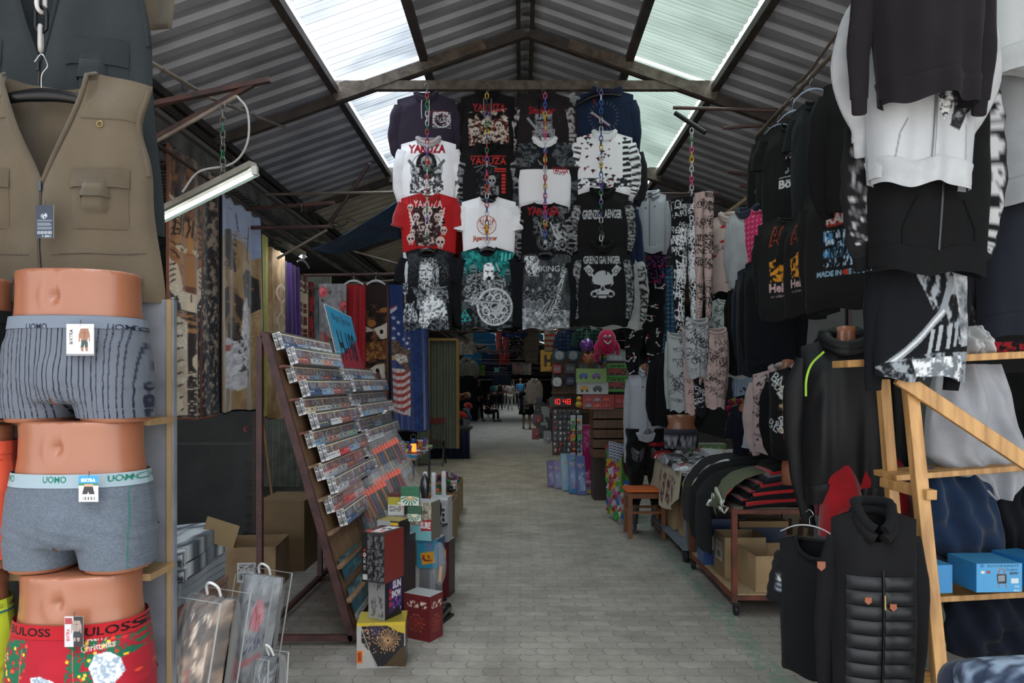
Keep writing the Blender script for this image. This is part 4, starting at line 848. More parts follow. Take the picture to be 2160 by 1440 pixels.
# ---------- vests ----------
def vest(name,label,cx,yt,yb,Y,hw,col,seed,detail=True,pk=None,rz=0):
    a=P(cx,yb,Y); Wd=2*hw*Y/FL; HT=(yb-yt)*Y/FL
    T=thing(name,label,'vest',a,rz); M=FB(col,sc=5); MD=FB(pk or tuple(int(v*235) for v in hx(col)))
    f=body_fn(Wd,HT,.055,1.1,.2,.0,0,seed,.009); f.W=Wd;f.H=HT
    nwx=Wd*.22
    def F(s,v,front):   # v neck opening: deep in front
        s=np.asarray(s,float);v=np.asarray(v,float); arm=np.exp(-((v-.80)/.13)**2)*.11; hw_=Wd/2*(1.12-.12*sstep(0,.5,v)-arm*(np.abs(s)>.0)); x=hw_*s
        top=HT-.22*np.clip(np.abs(x)-nwx,0,None)-(np.clip(1-np.abs(x)/nwx,0,1)**.8*(HT*.5 if front else .03))
        z=v*top; e=np.sqrt(np.clip(1-np.abs(s)**4,0,1)); th=.06*(.8+.2*np.sin(v*PI))*(1-.7*sstep(.82,1,v)*(np.abs(x)>nwx))
        fo=.006*np.sin(x*22+seed+z*5)+.004*np.sin(x*41-z*9)+.004*np.sin(z*30+x*8)*(1-v)
        return x,(-1 if front else 1)*th*e+fo*e,z
    m=MB(); mkbody(m,F,True,70,70); mkbody(m,F,False,40,40); m.build('body',M,T,local=True)
    def fp(x,z,off=.004):
        # invert by search for v
        vs=np.linspace(0,1,120); hw_=Wd/2*(1.12-.12*sstep(0,.5,vs)-np.exp(-((vs-.80)/.13)**2)*.11); xx,yy,zz=F(np.clip(x/hw_,-1,1),vs,True); k=int(np.argmin(np.abs(zz-z))); return (x,float(yy[k])-off,z)
    ss=np.linspace(-1,1,61); q=ss[np.abs(ss)<=.5]
    x,y,z=F(ss,np.ones_like(ss),True); k=np.abs(x)<=nwx*1.05
    m=MB(); m.tube([(X,Y_-.003,Z) for X,Y_,Z in zip(x[k],y[k],z[k])],.0075,6,.6); m.build('neck_binding',MD,T,local=True)
    for sd in(-1,1):
        m=MB(); vs=np.linspace(.58,.98,20); x,y,z=F(np.full(20,sd*.985),vs,True); m.tube(list(np.stack([x,y-.002,z],1)),.009,6,.7); m.build('armhole_binding',MD,T,local=True)
    if detail:
        m=MB(); m.tube([fp(0,z_,.002) for z_ in np.linspace(.02,HT*.5,14)],.004,6); m.build('zipper',mat(0x4c4334,.5,m=.4,k='metal'),T,local=True)
        m=MB(); m.box((0,fp(0,HT*.5)[1]-.004,HT*.49),(.009,.008,.03)); m.build('zip_pull',mat(0x5a5f66,.3,m=.8,k='metal'),T,local=True)
        def seam(p,q_,nm='seam'):
            m=MB(); m.tube([fp(p[0]+(q_[0]-p[0])*t,p[1]+(q_[1]-p[1])*t,.0015) for t in np.linspace(0,1,14)],.0022,5); m.build(nm,MD,T,local=True)
        def pocket(x0,x1,z0,z1,flap=.3,th=.012):
            n=8; g=[]
            for b in np.linspace(0,1,n):
                g.append([np.array(fp(x0+(x1-x0)*a_,z0+(z1-z0)*b,.0))-np.array([0,th*min(1,6*min(a_,1-a_)+.15)*min(1,6*min(b,1-b)+.3),0]) for a_ in np.linspace(0,1,n)])
            m=MB(); m.grid(g); o=m.build('pocket',M,T,local=True)
            g=[]; zf=z1-(z1-z0)*flap
            for b in np.linspace(0,1,6): g.append([np.array(fp(x0-.003+(x1-x0+.006)*a_,zf+(z1+.004-zf)*b,.0))-np.array([0,(th+.008)*(1-.5*b)*min(1,8*min(a_,1-a_)+.3),0]) for a_ in np.linspace(0,1,n)])
            m=MB(); m.grid(g); e=g[0]; m.tube(e,.002,5); m.build('pocket_flap',MD,o,local=True)
        H=HT; W2=Wd/2
        for sd in(-1,1):
            seam((sd*.1*W2/.27,H*.79),(sd*W2*.86,H*.78)); pocket(min(sd*.31*W2,sd*.83*W2),max(sd*.31*W2,sd*.83*W2),H*.31,H*.56,.3); 
            pocket(min(sd*.42*W2,sd*.68*W2),max(sd*.42*W2,sd*.68*W2),H*.37,H*.51,.5,.03)
            seam((sd*.12*W2,H*.2),(sd*W2*.98,H*.21)); seam((sd*.2*W2,H*.205),(sd*.9*W2,H*.205),'zipped_slit'); seam((sd*.3*W2,H*.1),(sd*.8*W2,H*.1),'zipped_slit')
            pocket(min(sd*.3*W2,sd*.95*W2),max(sd*.3*W2,sd*.95*W2),H*.02,H*.1,.25)
            m=MB(); p=fp(sd*.56*W2,H*.76,.006); m.ring(p,.009,.0018,ns=6,n=14); m.build('d_ring',mat(0xb59a55,.3,m=.9,k='metal'),T,local=True)
    return T,fp,Wd,HT
vest('vest','dark green grey vest hanging above and behind the beige vest',100,-210,500,2.42,222,0x394042,5,True)
vest('vest','beige utility vest with many pockets hung on a black hanger',112,158,640,2.22,212,0x6e6250,2,True)
vest('vest','blue grey vest seen as a strip behind the dark green vest',160,-260,420,2.62,140,0x36445c,8,False)
T=thing('shirt_tail','khaki garment hem hanging in above the blue grey vest','clothing',P(330,60,2.7))
m=MB(); g=[[P(250+110*u+ 8*math.sin(v*3),-120+190*v-10*u,2.72+.012*math.sin(u*9+v*2)) for u in np.linspace(0,1,16)] for v in np.linspace(0,1,14)]; m.grid(g); m.build('cloth',FB(0x7d7361),T,solid=.006)
T=hanger(P(88,200,2.2),0,.42,label='black ribbed plastic hanger inside the beige vest',thick=.017,hook=.12)
chain('white and black plastic link chain hanging over the dark green vest',P(86,-150,2.14),P(0,-150,2.14).z-P(0,118,2.14).z,[0xc9c6c4,0x1b1c20,0xb9b6b4],L=.075,w=.032,r=.0065)
c=Cv(75,432,113,502,0x10263c,4); c.ell(93,455,7,6,0xb9c4cc); c.spk([(86,448),(101,448),(101,462),(86,462)],0x10263c,2,.55)
for k in range(7): c.rect(78+k%2,464+k*3,110-(k*7)%5,465.2+k*3,0x8d9ba8)
for k in range(14): c.rect(79+k*2.2,487,80.2+k*2.2,494,0xb0bcc6)
c.text('~',88,496,20,4,0xc0ccd4)
card_tag(75,432,113,502,2.1,c,'swing_tag','navy blue card hanging from the zipper of the beige vest')
# ---------- goods piled at the foot of the board ----------
def pack(corners_px,label,Y,dep,cvf,rzp,group=None):
    pass
def soft_fold(name,label,c,size,col,cv=None,rz=0,group=None,layers=3,cat='blanket',seed=1,rx=0,material=None):
    "a folded cloth with rounded fold edge towards -y"
    T=thing(name,label,cat,c,(rx,0,rz),group); w,d,h=size; rr=random.Random(seed)
    for k in range(layers):
        hh=h/layers; z0=k*hh; m=MB(); n=26; q=12; g=[]
        for i in range(n):
            u=i/(n-1); x=(u-.5)*w; row=[]
            for j in range(q*2):
                if j<q: t=-PI/2+PI*j/(q-1); y=-d/2+hh*.5-math.cos(t)*hh*.5; z=z0+hh/2+math.sin(t)*hh*.5
                else: s=(j-q)/(q-1); y=-d/2+hh*.5+s*(d-hh*.5); z=z0+hh
                z+=.10*hh*math.sin(x*17+k+seed+y*6); y+=.008*math.sin(x*23+k*2+seed); row.append((x*(1-.02*math.cos(j)),y,z))
            g.append(row)
        g=np.array(g); cols=None
        if cv is not None: U=np.tile(np.linspace(0,1,n)[:,None],(1,q*2)); Vv=np.tile(np.linspace(0,1,q*2)[None],(n,1)); cols=cv.at(U,Vv)
        m.grid(g,cols)
        if k==0: b_=g[:,:1].copy(); e=g[:,-1:].copy(); e[...,2]-=hh; m.grid(np.concatenate([e,b_],1),None if cols is None else np.full((n*2,3),.2))
        for s_,ii in((0,0),(1,-1)):
            pr=g[ii]; base=pr.copy(); base[:,2]=z0+hh*.1; m.grid(np.stack([pr,base]),None if cols is None else np.concatenate([cols.reshape(n,q*2,3)[ii]]*2),flip=bool(s_))
        m.build('folded_layer',vc() if cv is not None else (material or FB(col if not isinstance(col,(list,tuple)) else col[k%len(col)])),T,local=True)
    return T
q=Cv(0,0,100,60,0xb4bac0,2); q.tex(q.full(),0x3d454e,0xc3c8cc,7,thr=.42,soft=.2,st=(.8,1.6))
a=P(425,1205,2.75)
tb=thing('goods_crate','cardboard box holding up the folded and bagged blankets','box',(-1.32,2.75,0)); m=MB(); m.box((-1.5,2.85,.26),(.5,.7,.52)); m.build('carton',mat(0x8a7350,.7,k='card'),tb,bev=.004)
m=MB(); m.box((-1.25,2.95,.98),(.14,.003,.1),Matrix.Rotation(.3,3,'Y')); o=m.build('cardboard_flap',mat(0x9b8560,.7,k='card'),None); tag(o,'torn cardboard flap standing up behind the folded blankets','cardboard'); o.location=(0,0,0)
cols_=[('wine red blanket at the bottom of the folded pile',0x7a2444,None,1290),('brown and cream animal blanket folded under the grey ones',0x6b4632,1,1262),('rust brown blanket edge in the folded pile',0x7c4426,None,1235),('plain blue grey blanket folded in the pile',0x6f7a86,None,1208)]
z=.52
for k,(lb,cc,t_,py) in enumerate(cols_):
    cv=None
    if t_: cv=Cv(0,0,100,60,cc,2); cv.tex(cv.full(),0x2a1b14,0x9b7a64,8,thr=.5,soft=.2,st=(.7,1.5))
    h_=.085; soft_fold('folded_blanket',lb,(-1.5,2.8,z),(.48,.5,h_),cc,cv,seed=k+2,rz=.06*(k%2)); z+=h_+.002
soft_fold('folded_blanket','white and grey marbled blanket on top of the folded pile',(-1.51,2.82,z),(.5,.5,.12),0xb4bac0,q,layers=2,rz=.1,seed=9)
def bagpack(label,x0,x1,yt,yb,Y,cv,dep,lean,text=None,seed=1,rz=0.,tilt=0):
    a=P(x0,yb,Y);b=P(x1,yt,Y); w=b.x-a.x;h=b.z-a.z; T=thing('blanket_bag',label,'bagged blanket',((a.x+b.x)/2,Y,a.z),(-lean,tilt,rz),'blankets in clear zipped bags')
    n=40; U,V=np.meshgrid(np.linspace(0,1,n),np.linspace(0,1,n)); bul=(np.clip(4*U*(1-U),0,1)**.35*np.clip(4*V*(1-V),0,1)**.35)
    g=np.stack([(U-.5)*w*.985,-dep/2*.97*bul+.006*np.sin(U*14+V*5+seed),V*h*.975+h*.01],-1); m=MB(); m.grid(g,cv.at(U,V)); g2=g.copy(); g2[...,1]*=-1; m.grid(g2,np.full((n*n,3),.15),flip=True); m.build('blanket',vc(),T,local=True)
    g=np.stack([(U-.5)*w,-dep/2*bul-.012+.005*np.sin(U*31+V*17)*np.sin(V*23+U*6),V*h],-1); m=MB(); m.grid(g); g2=g.copy(); g2[...,1]*=-1; m.grid(g2,flip=True); m.build('clear_plastic',glass(a=.1),T,local=True)
    m=MB(); m.tube([(-w/2,-dep*.42,0),(-w/2,-dep*.42,h),(w/2,-dep*.42,h),(w/2,-dep*.42,0)],.0035,6); m.tube([(-w/2,dep*.42,0),(-w/2,dep*.42,h),(w/2,dep*.42,h),(w/2,dep*.42,0)],.0035,6); m.build('piping',mat(0x9c9f9f,.4,k='plastic'),T,local=True)
    m=MB(); m.tube([(-w*.15,0,h),(-w*.13,-.02,h+.03),(0,-.035,h+.045),(w*.13,-.02,h+.03),(w*.15,0,h)],.005,6,sub=4); m.build('carry_handle',mat(0xd5d6d6,.4,k='plastic'),T,local=True)
    return T
c=Cv(0,0,100,120,0x6b4c38,3); c.tex(c.full(),0x2c1e16,0xa78b74,14,thr=.5,soft=.4); c.spk([(20,10),(80,10),(90,110),(30,110)],0xc3b2a0,6,.62,st=(1,.5)); c.line([(52,60),(58,54),(60,66),(70,96)],2,0x9c2a2a); c.line([(62,64),(70,72),(80,98)],1.6,0x9c2a2a)
bagpack('brown fur print blanket in a clear zipped bag, nearest to the board',352,455,1260,1560,2.3,c,.22,.12,seed=1,rz=-.15,tilt=.1)
c=Cv(0,0,100,140,0x9a9da2,3); c.tex(c.full(),0x70747b,0xb9bcc0,16,thr=.5,soft=.6); c.text('~',6,26,86,8,0x54565c,rot=-.1); c.ell(72,44,14,20,0xc96a78,.8); c.ell(28,112,16,18,0xc0606e,.8); c.line([(60,62),(60,46),(66,34),(72,46),(72,62)],2.4,0xa8202e); c.line([(72,50),(78,40),(82,62)],2,0xa8202e); c.text('ELWAY',50,72,46,20,0x2a3266,rot=-.25,bold=.0); c.poly([(40,104),(92,88),(92,96),(40,114)],0xc26a74,.8)
bagpack('grey and pink blanket in a clear zipped bag leaning beside the brown one',478,562,1212,1450,2.85,c,.2,.1,seed=2,rz=-.12,tilt=.12)
c=Cv(0,0,100,60,0x4c4f52,2); c.tex(c.full(),0x33363a,0x8b9096,9)
bagpack('dark blanket in a clear bag low at the foot of the pile',546,584,1385,1500,2.6,c,.14,.1,seed=3,rz=-.3)
# ---------- slanted cigarette rack ----------
KBR=.95
WD=mat(0x8b6e53,.6,k='wood',c2=0x74583f); MR=mat(0x4a2a28,.5,k='rust',c2=0x331c1b)
XT,XB,ZT=-1.57,-1.03,1.87
SV=Vector((XT-XB,0,ZT)); SLN=SV.length; SV.normalize(); NV=Vector((SV.z,0,-SV.x))
def R_(y,v,n=0): return Vector((XB,y,.03))+SV*v+NV*n
T=thing('cigarette_rack','tall slanted wooden sales rack on a dark red metal frame full of cigarette cartons','display rack',(-1.3,5.9,0))
for ya,yb in((4.37,5.6),(5.7,7.45)):
    St=SLN-(.2 if ya>5 else 0); m=MB(); m.sm=False; a,b,c,d=[R_(y,v,-.012) for y,v in((ya,0),(yb,0),(yb,St),(ya,St))]; m.quad(a,b,c,d); a,b,c,d=[p-NV*.012 for p in(a,b,c,d)]; m.quad(d,c,b,a); m.build('back_board',WD,T)
NSH=9; SP=.215
for ya,yb in((4.37,5.6),(5.7,7.45)):
    for k in range(NSH-(ya>5)): v=SLN-SP*(k+1)-(.2 if ya>5 else 0); m=MB(); m.bar(R_(ya,v,.025),R_(yb,v,.025),.05,.014,up=SV); m.build('shelf_ledge',WD if k>2 else mat(0x7c4a3c,.5,k='wood'),T)
for y in(4.35,5.65,7.48):
    m=MB(); m.bar(R_(y,0,0),R_(y,SLN-(.2 if y>7 else 0),0),.035,.045,up=NV); m.build('slanted_post',MR,T)
    m=MB(); m.bar((-1.6,y,.03),(-1.6,y,ZT+.02-(.2 if y>7 else 0)),.035,.035); m.build('upright_post',MR,T)
    m=MB(); m.bar((-1.6,y,.045),(XB,y,.045),.035,.035); m.build('foot_rail',MR,T)
for z,x,ye in((ZT+.03,-1.585,5.67),(.06,-1.6,7.48),(.06,-1.05,7.48)): m=MB(); m.bar((x,4.35,z),(x,ye,z),.035,.03); m.build('long_rail',MR,T)
for y in(4.4,7.4): m=MB(); m.lathe([(.0,-.012),(.04,-.012),(.04,.012),(0,.012)],(-1.55,y,.04),14,ax=(1,0,0)); m.build('castor',mat(0x222222,.5,k='plastic'),T)
# cartons
rr=random.Random(12)
def carton_cv(seed,base,band,wr):
    r=random.Random(seed); c=Cv(0,0,100,34,base,2.6)
    for i in range(5):
        x=i*20; c.rect(x+.6,0,x+19.4,4,0x2b2c30); c.rect(x+2,4.2,x+18,5.4,wr); c.tex([(x+.8,6),(x+19.2,6),(x+19.2,21),(x+.8,21)],0x3c3a40,r.choice([0x8a6a58,0x6d7688,0x9a5a4a,0xa09890,0x75808a]),5,soft=.4,seed=r.randint(1,99)); c.ell(x+10,13,3,5,r.choice([0xa58a7a,0x7c8a99,0x8c4a40,0x504a50]),.8); c.rect(x+.8,21,x+19.2,34,band); c.rect(x+4,24,x+16,27,r.choice([0xc9c9cc,0x2a3040,0xb8a060]),.8); c.rect(x+6,29,x+14,30.5,0x8f9298,.8); c.rect(x,0,x+.8,34,0x1c1d20,.7)
        c.rect(x+3,1.2,x+16,2.4,0x9a9b9f,.6)
    c.a=np.clip(c.a*1.35+.03,0,1); return c
ec=Cv(0,0,10,18,0xf0f0ee,4); ec.rect(4.7,0,5.3,18,0x55565a); ec.rect(0,8.6,10,9.4,0x6a6b6e)
for x in(.8,5.8):
    for y in(1,10): ec.spk([(x,y+2),(x+3.4,y+2),(x+3.4,y+6),(x,y+6)],0x5e6064,1,.4); ec.rect(x,y,x+3.4,y+1.2,0x77797c)
BANDS=[(0xb9bcc0,'white'),(0x2c3e5c,'navy'),(0x7b3c3a,'dark red'),(0x9aa0a8,'silver'),(0x3a4048,'charcoal'),(0xb8a88c,'beige'),(0x6c86a0,'blue grey'),(0xa87468,'rose'),(0x8b8f92,'grey'),(0x5a4a62,'plum'),(0xa82f38,'bright red'),(0x7ea090,'mint')]
protos={}
def carton(kind,loc,label,g,first=[True]):
    L,Hh,D=.285,.108,.052
    if kind not in protos:
        col,nm=BANDS[kind]; T=thing('cigarette_carton',label,'cigarette carton',loc,0,g); m=MB(); cv=carton_cv(kind*7+1,0xb9bbc0,col,[0xc9a23a,0xc9a23a,0x9c8a4a][kind%3])
        Y=Vector((0,1,0)); o=Vector((0,0,0))
        def q(y,v,n): return Y*y+SV*v+NV*n
        m.quad(q(0,0,D),q(L,0,D),q(L,Hh,D),q(0,Hh,D),cv,100,30); m.quad(q(0,0,0),q(0,0,D),q(0,Hh,D),q(0,Hh,0),ec,10,18)
        cc=Cv(0,0,10,3,0x8d8f93,3); m.quad(q(0,Hh,D),q(L,Hh,D),q(L,Hh,0),q(0,Hh,0),cc); m.quad(q(L,0,D),q(L,0,0),q(L,Hh,0),q(L,Hh,D),cc); m.quad(q(0,0,0),q(L,0,0),q(L,0,D),q(0,0,D),cc); m.quad(q(L,0,0),q(0,0,0),q(0,Hh,0),q(L,Hh,0),cc)
        ob=m.build('wrapped_packs',vc(.3,'plain',coat=.3,bump=.03),T,local=True); protos[kind]=T; return T
    c=dup(protos[kind],loc,None,label,g); return c
ORD=['nearest','second','third','fourth','fifth','far end']
RN=['top','second','third','fourth','fifth','sixth','seventh','eighth']
pat=[[1,6,0,3,9],[2,8,7,6,0]],[[7,6,2,1,0],[1,6,2,4,1]],[[5,0,8,7,1],[4,0,2,9,6]],[[6,7,8,11,0],[0,10,6,2,4]],[[3,8,2,9,1],[8,9,4,1,2]],[[2,10,3,8,4],[1,4,9,1,4]]
for si in range(6):
    for ly in(0,1):
        vv=SLN-SP*(si+1)+.0+(.006 if ly else .112); nn=.052 if ly else .01
        for j in range(5):
            if j>3 or (si==5 and j>2): continue
            kd=pat[si][ly][j]; y=4.44+j*.287+(.05 if ly else 0)+(0 if si<1 else .06)
            carton(kd,R_(y,vv,nn+.004),'%s cigarette carton, %s from the near end, %s layer of the %s shelf'%(BANDS[kd][1],ORD[j],'lower' if ly else 'upper',RN[si]),'cigarette cartons on the near half of the rack')
for si in range(6):
    for ly in(0,1):
        vv=SLN-SP*(si+1)+.0+(.006 if ly else .112)-.2; nn=.052 if ly else .01
        for j in range(5):
            if si==0 and ly==0 and j>3: continue
            kd=rr.choice([3,4,8,9,1,6,4,8]); y=5.78+j*.289+(.04 if ly else 0)
            carton(kd,R_(y,vv,nn+.004),'%s cigarette carton, %s along, %s layer of shelf %s on the far half'%(BANDS[kd][1],ORD[j],'lower' if ly else 'upper',RN[si]),'cigarette cartons on the far half of the rack')
# teal posters on the bare lower boards
for (y0,y1,v0,v1,lb,tx) in((4.5,5.0,.33,.47,'upper teal poster sheet glued to the bare lower board',0),(4.5,5.25,.07,.28,'large teal poster sheet with a white strip at the rack foot',1),(5.3,5.6,.46,.6,'dark teal poster sheet further along the bare board',0)):
    c=Cv(0,0,100,70,0x2d6d80,2); c.tex(c.full(),0x1c4c60,0x6aa0ac,18,soft=.5)
    for i in range(3): c.rect(6+i*32,30,24+i*32,52,0x24708f); c.ell(16+i*32,16,6,8,0x9fb8b8,.6)
    if tx: c.rect(0,56,100,70,0xb9bdbd); c.text('~',10,60,60,5,0x44525a); c.rect(44,44,56,50,0x1f7a4a)
    T=tag(MB().quad(R_(y0,v0,.004),R_(y1,v0,.004),R_(y1,v1,.004),R_(y0,v1,.004),c,60,40).build('poster',vc(.4,'plain',bump=.02)),lb,'poster')
# price sign
T=thing('price_sign','leaning blue and red sign reading H-198 on top of the far rack half','sign',(-1.545,6.55,1.73))
A,B_,C_,D_=Vector((-1.545,6.08,1.73)),Vector((-1.545,6.97,1.73)),Vector((-1.673,6.99,2.25)),Vector((-1.68,6.08,2.28)); nn=Vector((.971,0,.238))
c=Cv(0,0,100,60,0x2f9cc4,5); c.poly([(0,50),(14,60),(100,60),(100,28)],0xb02c38) ; c.poly([(8,60),(100,25),(100,61)],0xb02c38); c.poly([(0,60),(0,52),(14,58)],0x2f9cc4)
c.text('Billigste Zigaretten',14,6,72,9,0x14303c,bold=.01); c.text('H-198',18,22,68,30,0x10202a,bold=.02); c.rect(0,0,100,1,0xc9d0d2);c.rect(0,59,100,60,0xc9d0d2);c.rect(0,0,1,60,0xc9d0d2)
m=MB(); m.quad(A,B_,C_,D_,c,200,110); m.build('sign_face',vc(.35,'plain',bump=.01,coat=.2),T)
m=MB(); m.sm=False; m.add([A-nn*.006,B_-nn*.006,C_-nn*.006,D_-nn*.006,A-nn*.012,B_-nn*.012,C_-nn*.012,D_-nn*.012],[[3,2,1,0],[4,5,6,7],[0,1,5,4],[1,2,6,5],[2,3,7,6],[3,0,4,7]]); m.build('sign_board',mat(0xc4c8ca,.5),T)
m=MB(); m.bar((-1.5,5.72,1.35),(-1.6,5.72,2.0),.03,.03); m.build('support_strip',mat(0x5a2f22,.5,k='wood'),T)
# bag of rockets leaning on the rack
def rocket_bag(loc,label,seed,tilt):
    T=thing('rocket_bag',label,'fireworks bag',loc,tilt,'clear bags of rockets leaning on the rack'); rr=random.Random(seed)
    for i in range(9):
        x=-.13+i*.033; m=MB(); m.tube([(x,0,.0),(x,0,.55)],.003,5); m.build('stick',mat(0x9b7b4e,.6,k='wood'),T,local=True)
        m=MB(); m.tube([(x,-.012,.33+.02*(i%2)),(x,-.012,.5)],.013,10); m.build('rocket_tube',mat(rr.choice([0x2a2024,0x7a2530,0x2b3a5c,0x1f1a1e,0x8a5a28]),.4,k='plastic'),T,local=True)
        m=MB(); m.lathe([(.017,0),(.015,.02),(.006,.05),(0,.056)],(x,-.012,.5),10); m.build('rocket_tip',mat(0xe0512f,.4,k='plastic'),T,local=True)
    n=24; U,V=np.meshgrid(np.linspace(0,1,n),np.linspace(0,1,n)); g=np.stack([(U-.5)*.34,-.035-.008*np.sin(U*15+V*9)*np.sin(V*21),V*.62],-1); m=MB(); m.grid(g); g2=g.copy(); g2[...,1]=.03; m.grid(g2,flip=True); m.build('clear_plastic',glass(a=.07),T,local=True)
    return T
rocket_bag((-.9,5.28,.33),'clear bag of rockets with orange tips leaning on the rack, nearer one',3,(-.33,-.3,.95))
rocket_bag((-.86,5.6,.38),'clear bag of rockets with orange tips leaning on the rack, further one',8,(-.33,-.25,.95))
rocket_bag((-.92,5.95,.6),'clear bag of rockets with orange tips set highest on the rack',5,(-.33,-.3,.95))
KBR=.7
# ---------- boxes of fireworks on the ground ----------
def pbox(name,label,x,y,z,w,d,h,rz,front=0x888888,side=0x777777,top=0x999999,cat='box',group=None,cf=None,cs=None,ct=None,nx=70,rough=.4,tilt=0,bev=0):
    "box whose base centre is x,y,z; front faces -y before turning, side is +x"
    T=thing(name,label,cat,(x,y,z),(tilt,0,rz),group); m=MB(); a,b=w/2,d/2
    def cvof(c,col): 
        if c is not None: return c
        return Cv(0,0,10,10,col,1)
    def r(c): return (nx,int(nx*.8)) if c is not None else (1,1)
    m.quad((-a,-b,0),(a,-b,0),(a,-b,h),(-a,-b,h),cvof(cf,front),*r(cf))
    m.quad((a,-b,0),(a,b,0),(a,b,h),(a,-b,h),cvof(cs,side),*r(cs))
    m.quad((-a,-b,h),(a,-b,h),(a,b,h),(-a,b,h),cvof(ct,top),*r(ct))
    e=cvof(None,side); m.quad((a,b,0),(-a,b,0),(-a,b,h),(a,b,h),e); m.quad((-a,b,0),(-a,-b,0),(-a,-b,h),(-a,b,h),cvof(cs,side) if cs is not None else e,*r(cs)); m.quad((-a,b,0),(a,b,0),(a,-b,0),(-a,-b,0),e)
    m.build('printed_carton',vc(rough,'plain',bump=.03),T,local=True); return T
def burst(c,x,y,r,col,n=40,seed=1):
    q=random.Random(seed)
    for i in range(n): a=2*PI*i/n+q.uniform(-.05,.05); R=r*q.uniform(.7,1); c.line([(x+.1*r*math.cos(a),y+.1*r*math.sin(a)),(x+R*math.cos(a),y+R*math.sin(a))],r*.035,col,.8); c.ell(x+R*math.cos(a),y+R*math.sin(a),r*.04,r*.04,0xe0b070)
c=Cv(0,0,100,95,0xa8a6a2,3); c.poly([(10,6),(88,6),(98,16),(98,40),(94,90),(58,92),(40,92),(26,60),(10,40)],0x19151c); c.poly([(60,6),(100,4),(100,26),(84,20)],0xb8a030); c.rect(0,0,100,7,0xc0a82c); c.poly([(56,92),(90,56),(100,50),(100,95)],0x4a3a20); burst(c,64,38,26,0xc79a68,44); burst(c,38,18,20,0x5a4a78,24,3)
qq=random.Random(5)
for i in range(50): x=12+abs(qq.gauss(0,20));y=qq.uniform(14,66); c.ell(x,y,1.2,1.2,0xd0a070)
c.line([(8,6),(26,58),(42,92)],1.5,0xb9b6b2); c.rect(0,58,12,84,0xd06a20); c.rect(2,60,10,82,0xc05a18)
for i in range(5): c.rect(3+i*1.4,62,3.7+i*1.4,80,0x3a2010)
cs=Cv(0,0,80,95,0x2a2422,2); cs.rect(0,0,80,8,0xb8a02c); cs.text('~',8,16,60,14,0x9a8a80,bold=.03); cs.spk([(6,36),(74,36),(74,86),(6,86)],0x8a8078,4,.52); cs.rect(60,70,72,86,0x9c2a28)
pbox('firework_box','large firework box with golden bursts and yellow top, standing lowest and nearest',-.8,4.1,0,.27,.2,.255,.1,cf=c,cs=cs,top=0xa39238,cat='firework',nx=120)
c=Cv(0,0,60,100,0x9c9b9a,2.4); c.spk([(4,6),(54,6),(54,94),(4,94)],0x6c6b6c,7,.55,st=(1,.4)); c.text('CE',36,86,16,8,0x333333)
cs=Cv(0,0,60,100,0x3a1f52,2.4); cs.text('SUN',28,10,30,20,0xc9c4d0,bold=.05); cs.text('SHOW',24,34,34,18,0xc9c4d0,bold=.05); cs.rect(0,0,14,100,0x1a141e); [cs.ell(20,34+k*16,5,6,0xa82c3c) for k in range(3)]; cs.spk([(28,56),(60,50),(60,96),(28,96)],0x8a5ac0,6,.5); cs.poly([(0,100),(50,72),(60,100)],0x15131a)
pbox('firework_box','purple and grey firework box standing upright on the golden burst box',-.79,4.12,.256,.12,.15,.23,-.5,cf=c,cs=cs,top=0x77757a,cat='firework')
c=Cv(0,0,60,100,0x3c3b3d,2.4); c.tex([(12,4),(58,4),(58,96),(12,96)],0x232224,0x6c6b6d,5); c.rect(0,0,14,100,0x111113); 
for y in(34,66): c.line([(12,y),(60,y)],1.2,0x151517)
for y in(14,46,78): c.poly([(28,y-8),(34,y-9),(32,y),(35,y+10),(29,y+9)],0x0c0c0e)
c.poly([(4,34),(10,34),(10,38),(4,38)],0xb03030); c.poly([(7,41),(12,46),(7,51),(2,46)],0xd8d0cc); c.poly([(7,43),(10,46),(7,49),(4,46)],0xb03030); c.text('CE1395',4,76,24,6,0xd0d0d0,rot=-PI/2); c.rect(2,84,14,96,0xb9b9b9)
ct=Cv(0,0,60,60,0x1d1a1c,2.4); ct.poly([(20,4),(54,4),(44,54),(16,54)],0xb9b9ba); ct.spk(ct.full(),0xb03028,10,.6); ct.text('~',22,18,26,10,0x222226,bold=.04,rot=.3)
cs=Cv(0,0,60,100,0x7a2a26,2.4)
for y in range(0,100,5):
    for x in range(0,60,6): cs.poly([(x+(y%2)*3,y),(x+3+(y%2)*3,y+2),(x+(y%2)*3,y+4)],0x672019)
pbox('firework_box','grey fronted firework box with a brick red side on top of the purple box',-.79,4.06,.487,.15,.2,.28,-.38,cf=c,cs=cs,ct=ct,cat='firework')
# second row behind
c=Cv(0,0,50,70,0x6a1c22,2); c.text('~',6,10,38,10,0xc9b9a8,bold=.03); burst(c,24,44,16,0xb04a30,20)
pbox('firework_box','dark red flat firework box behind the golden burst box',-.62,4.5,0,.2,.14,.28,-.5,cf=c,cs=c,cat='firework')
c=Cv(0,0,40,100,0x727478,2); c.rect(26,0,40,100,0x8f9196); c.rect(8,84,20,100,0xd06a20)
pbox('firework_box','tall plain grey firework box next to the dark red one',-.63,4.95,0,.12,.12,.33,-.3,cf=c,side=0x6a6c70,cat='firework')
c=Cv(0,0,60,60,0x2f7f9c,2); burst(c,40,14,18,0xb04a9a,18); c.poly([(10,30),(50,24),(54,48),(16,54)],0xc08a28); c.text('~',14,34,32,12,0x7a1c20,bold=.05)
pbox('firework_box','blue firework box with colourful splash standing on the grey box',-.63,4.95,.332,.15,.15,.2,-.25,cf=c,side=0x2b4a70,cat='firework')
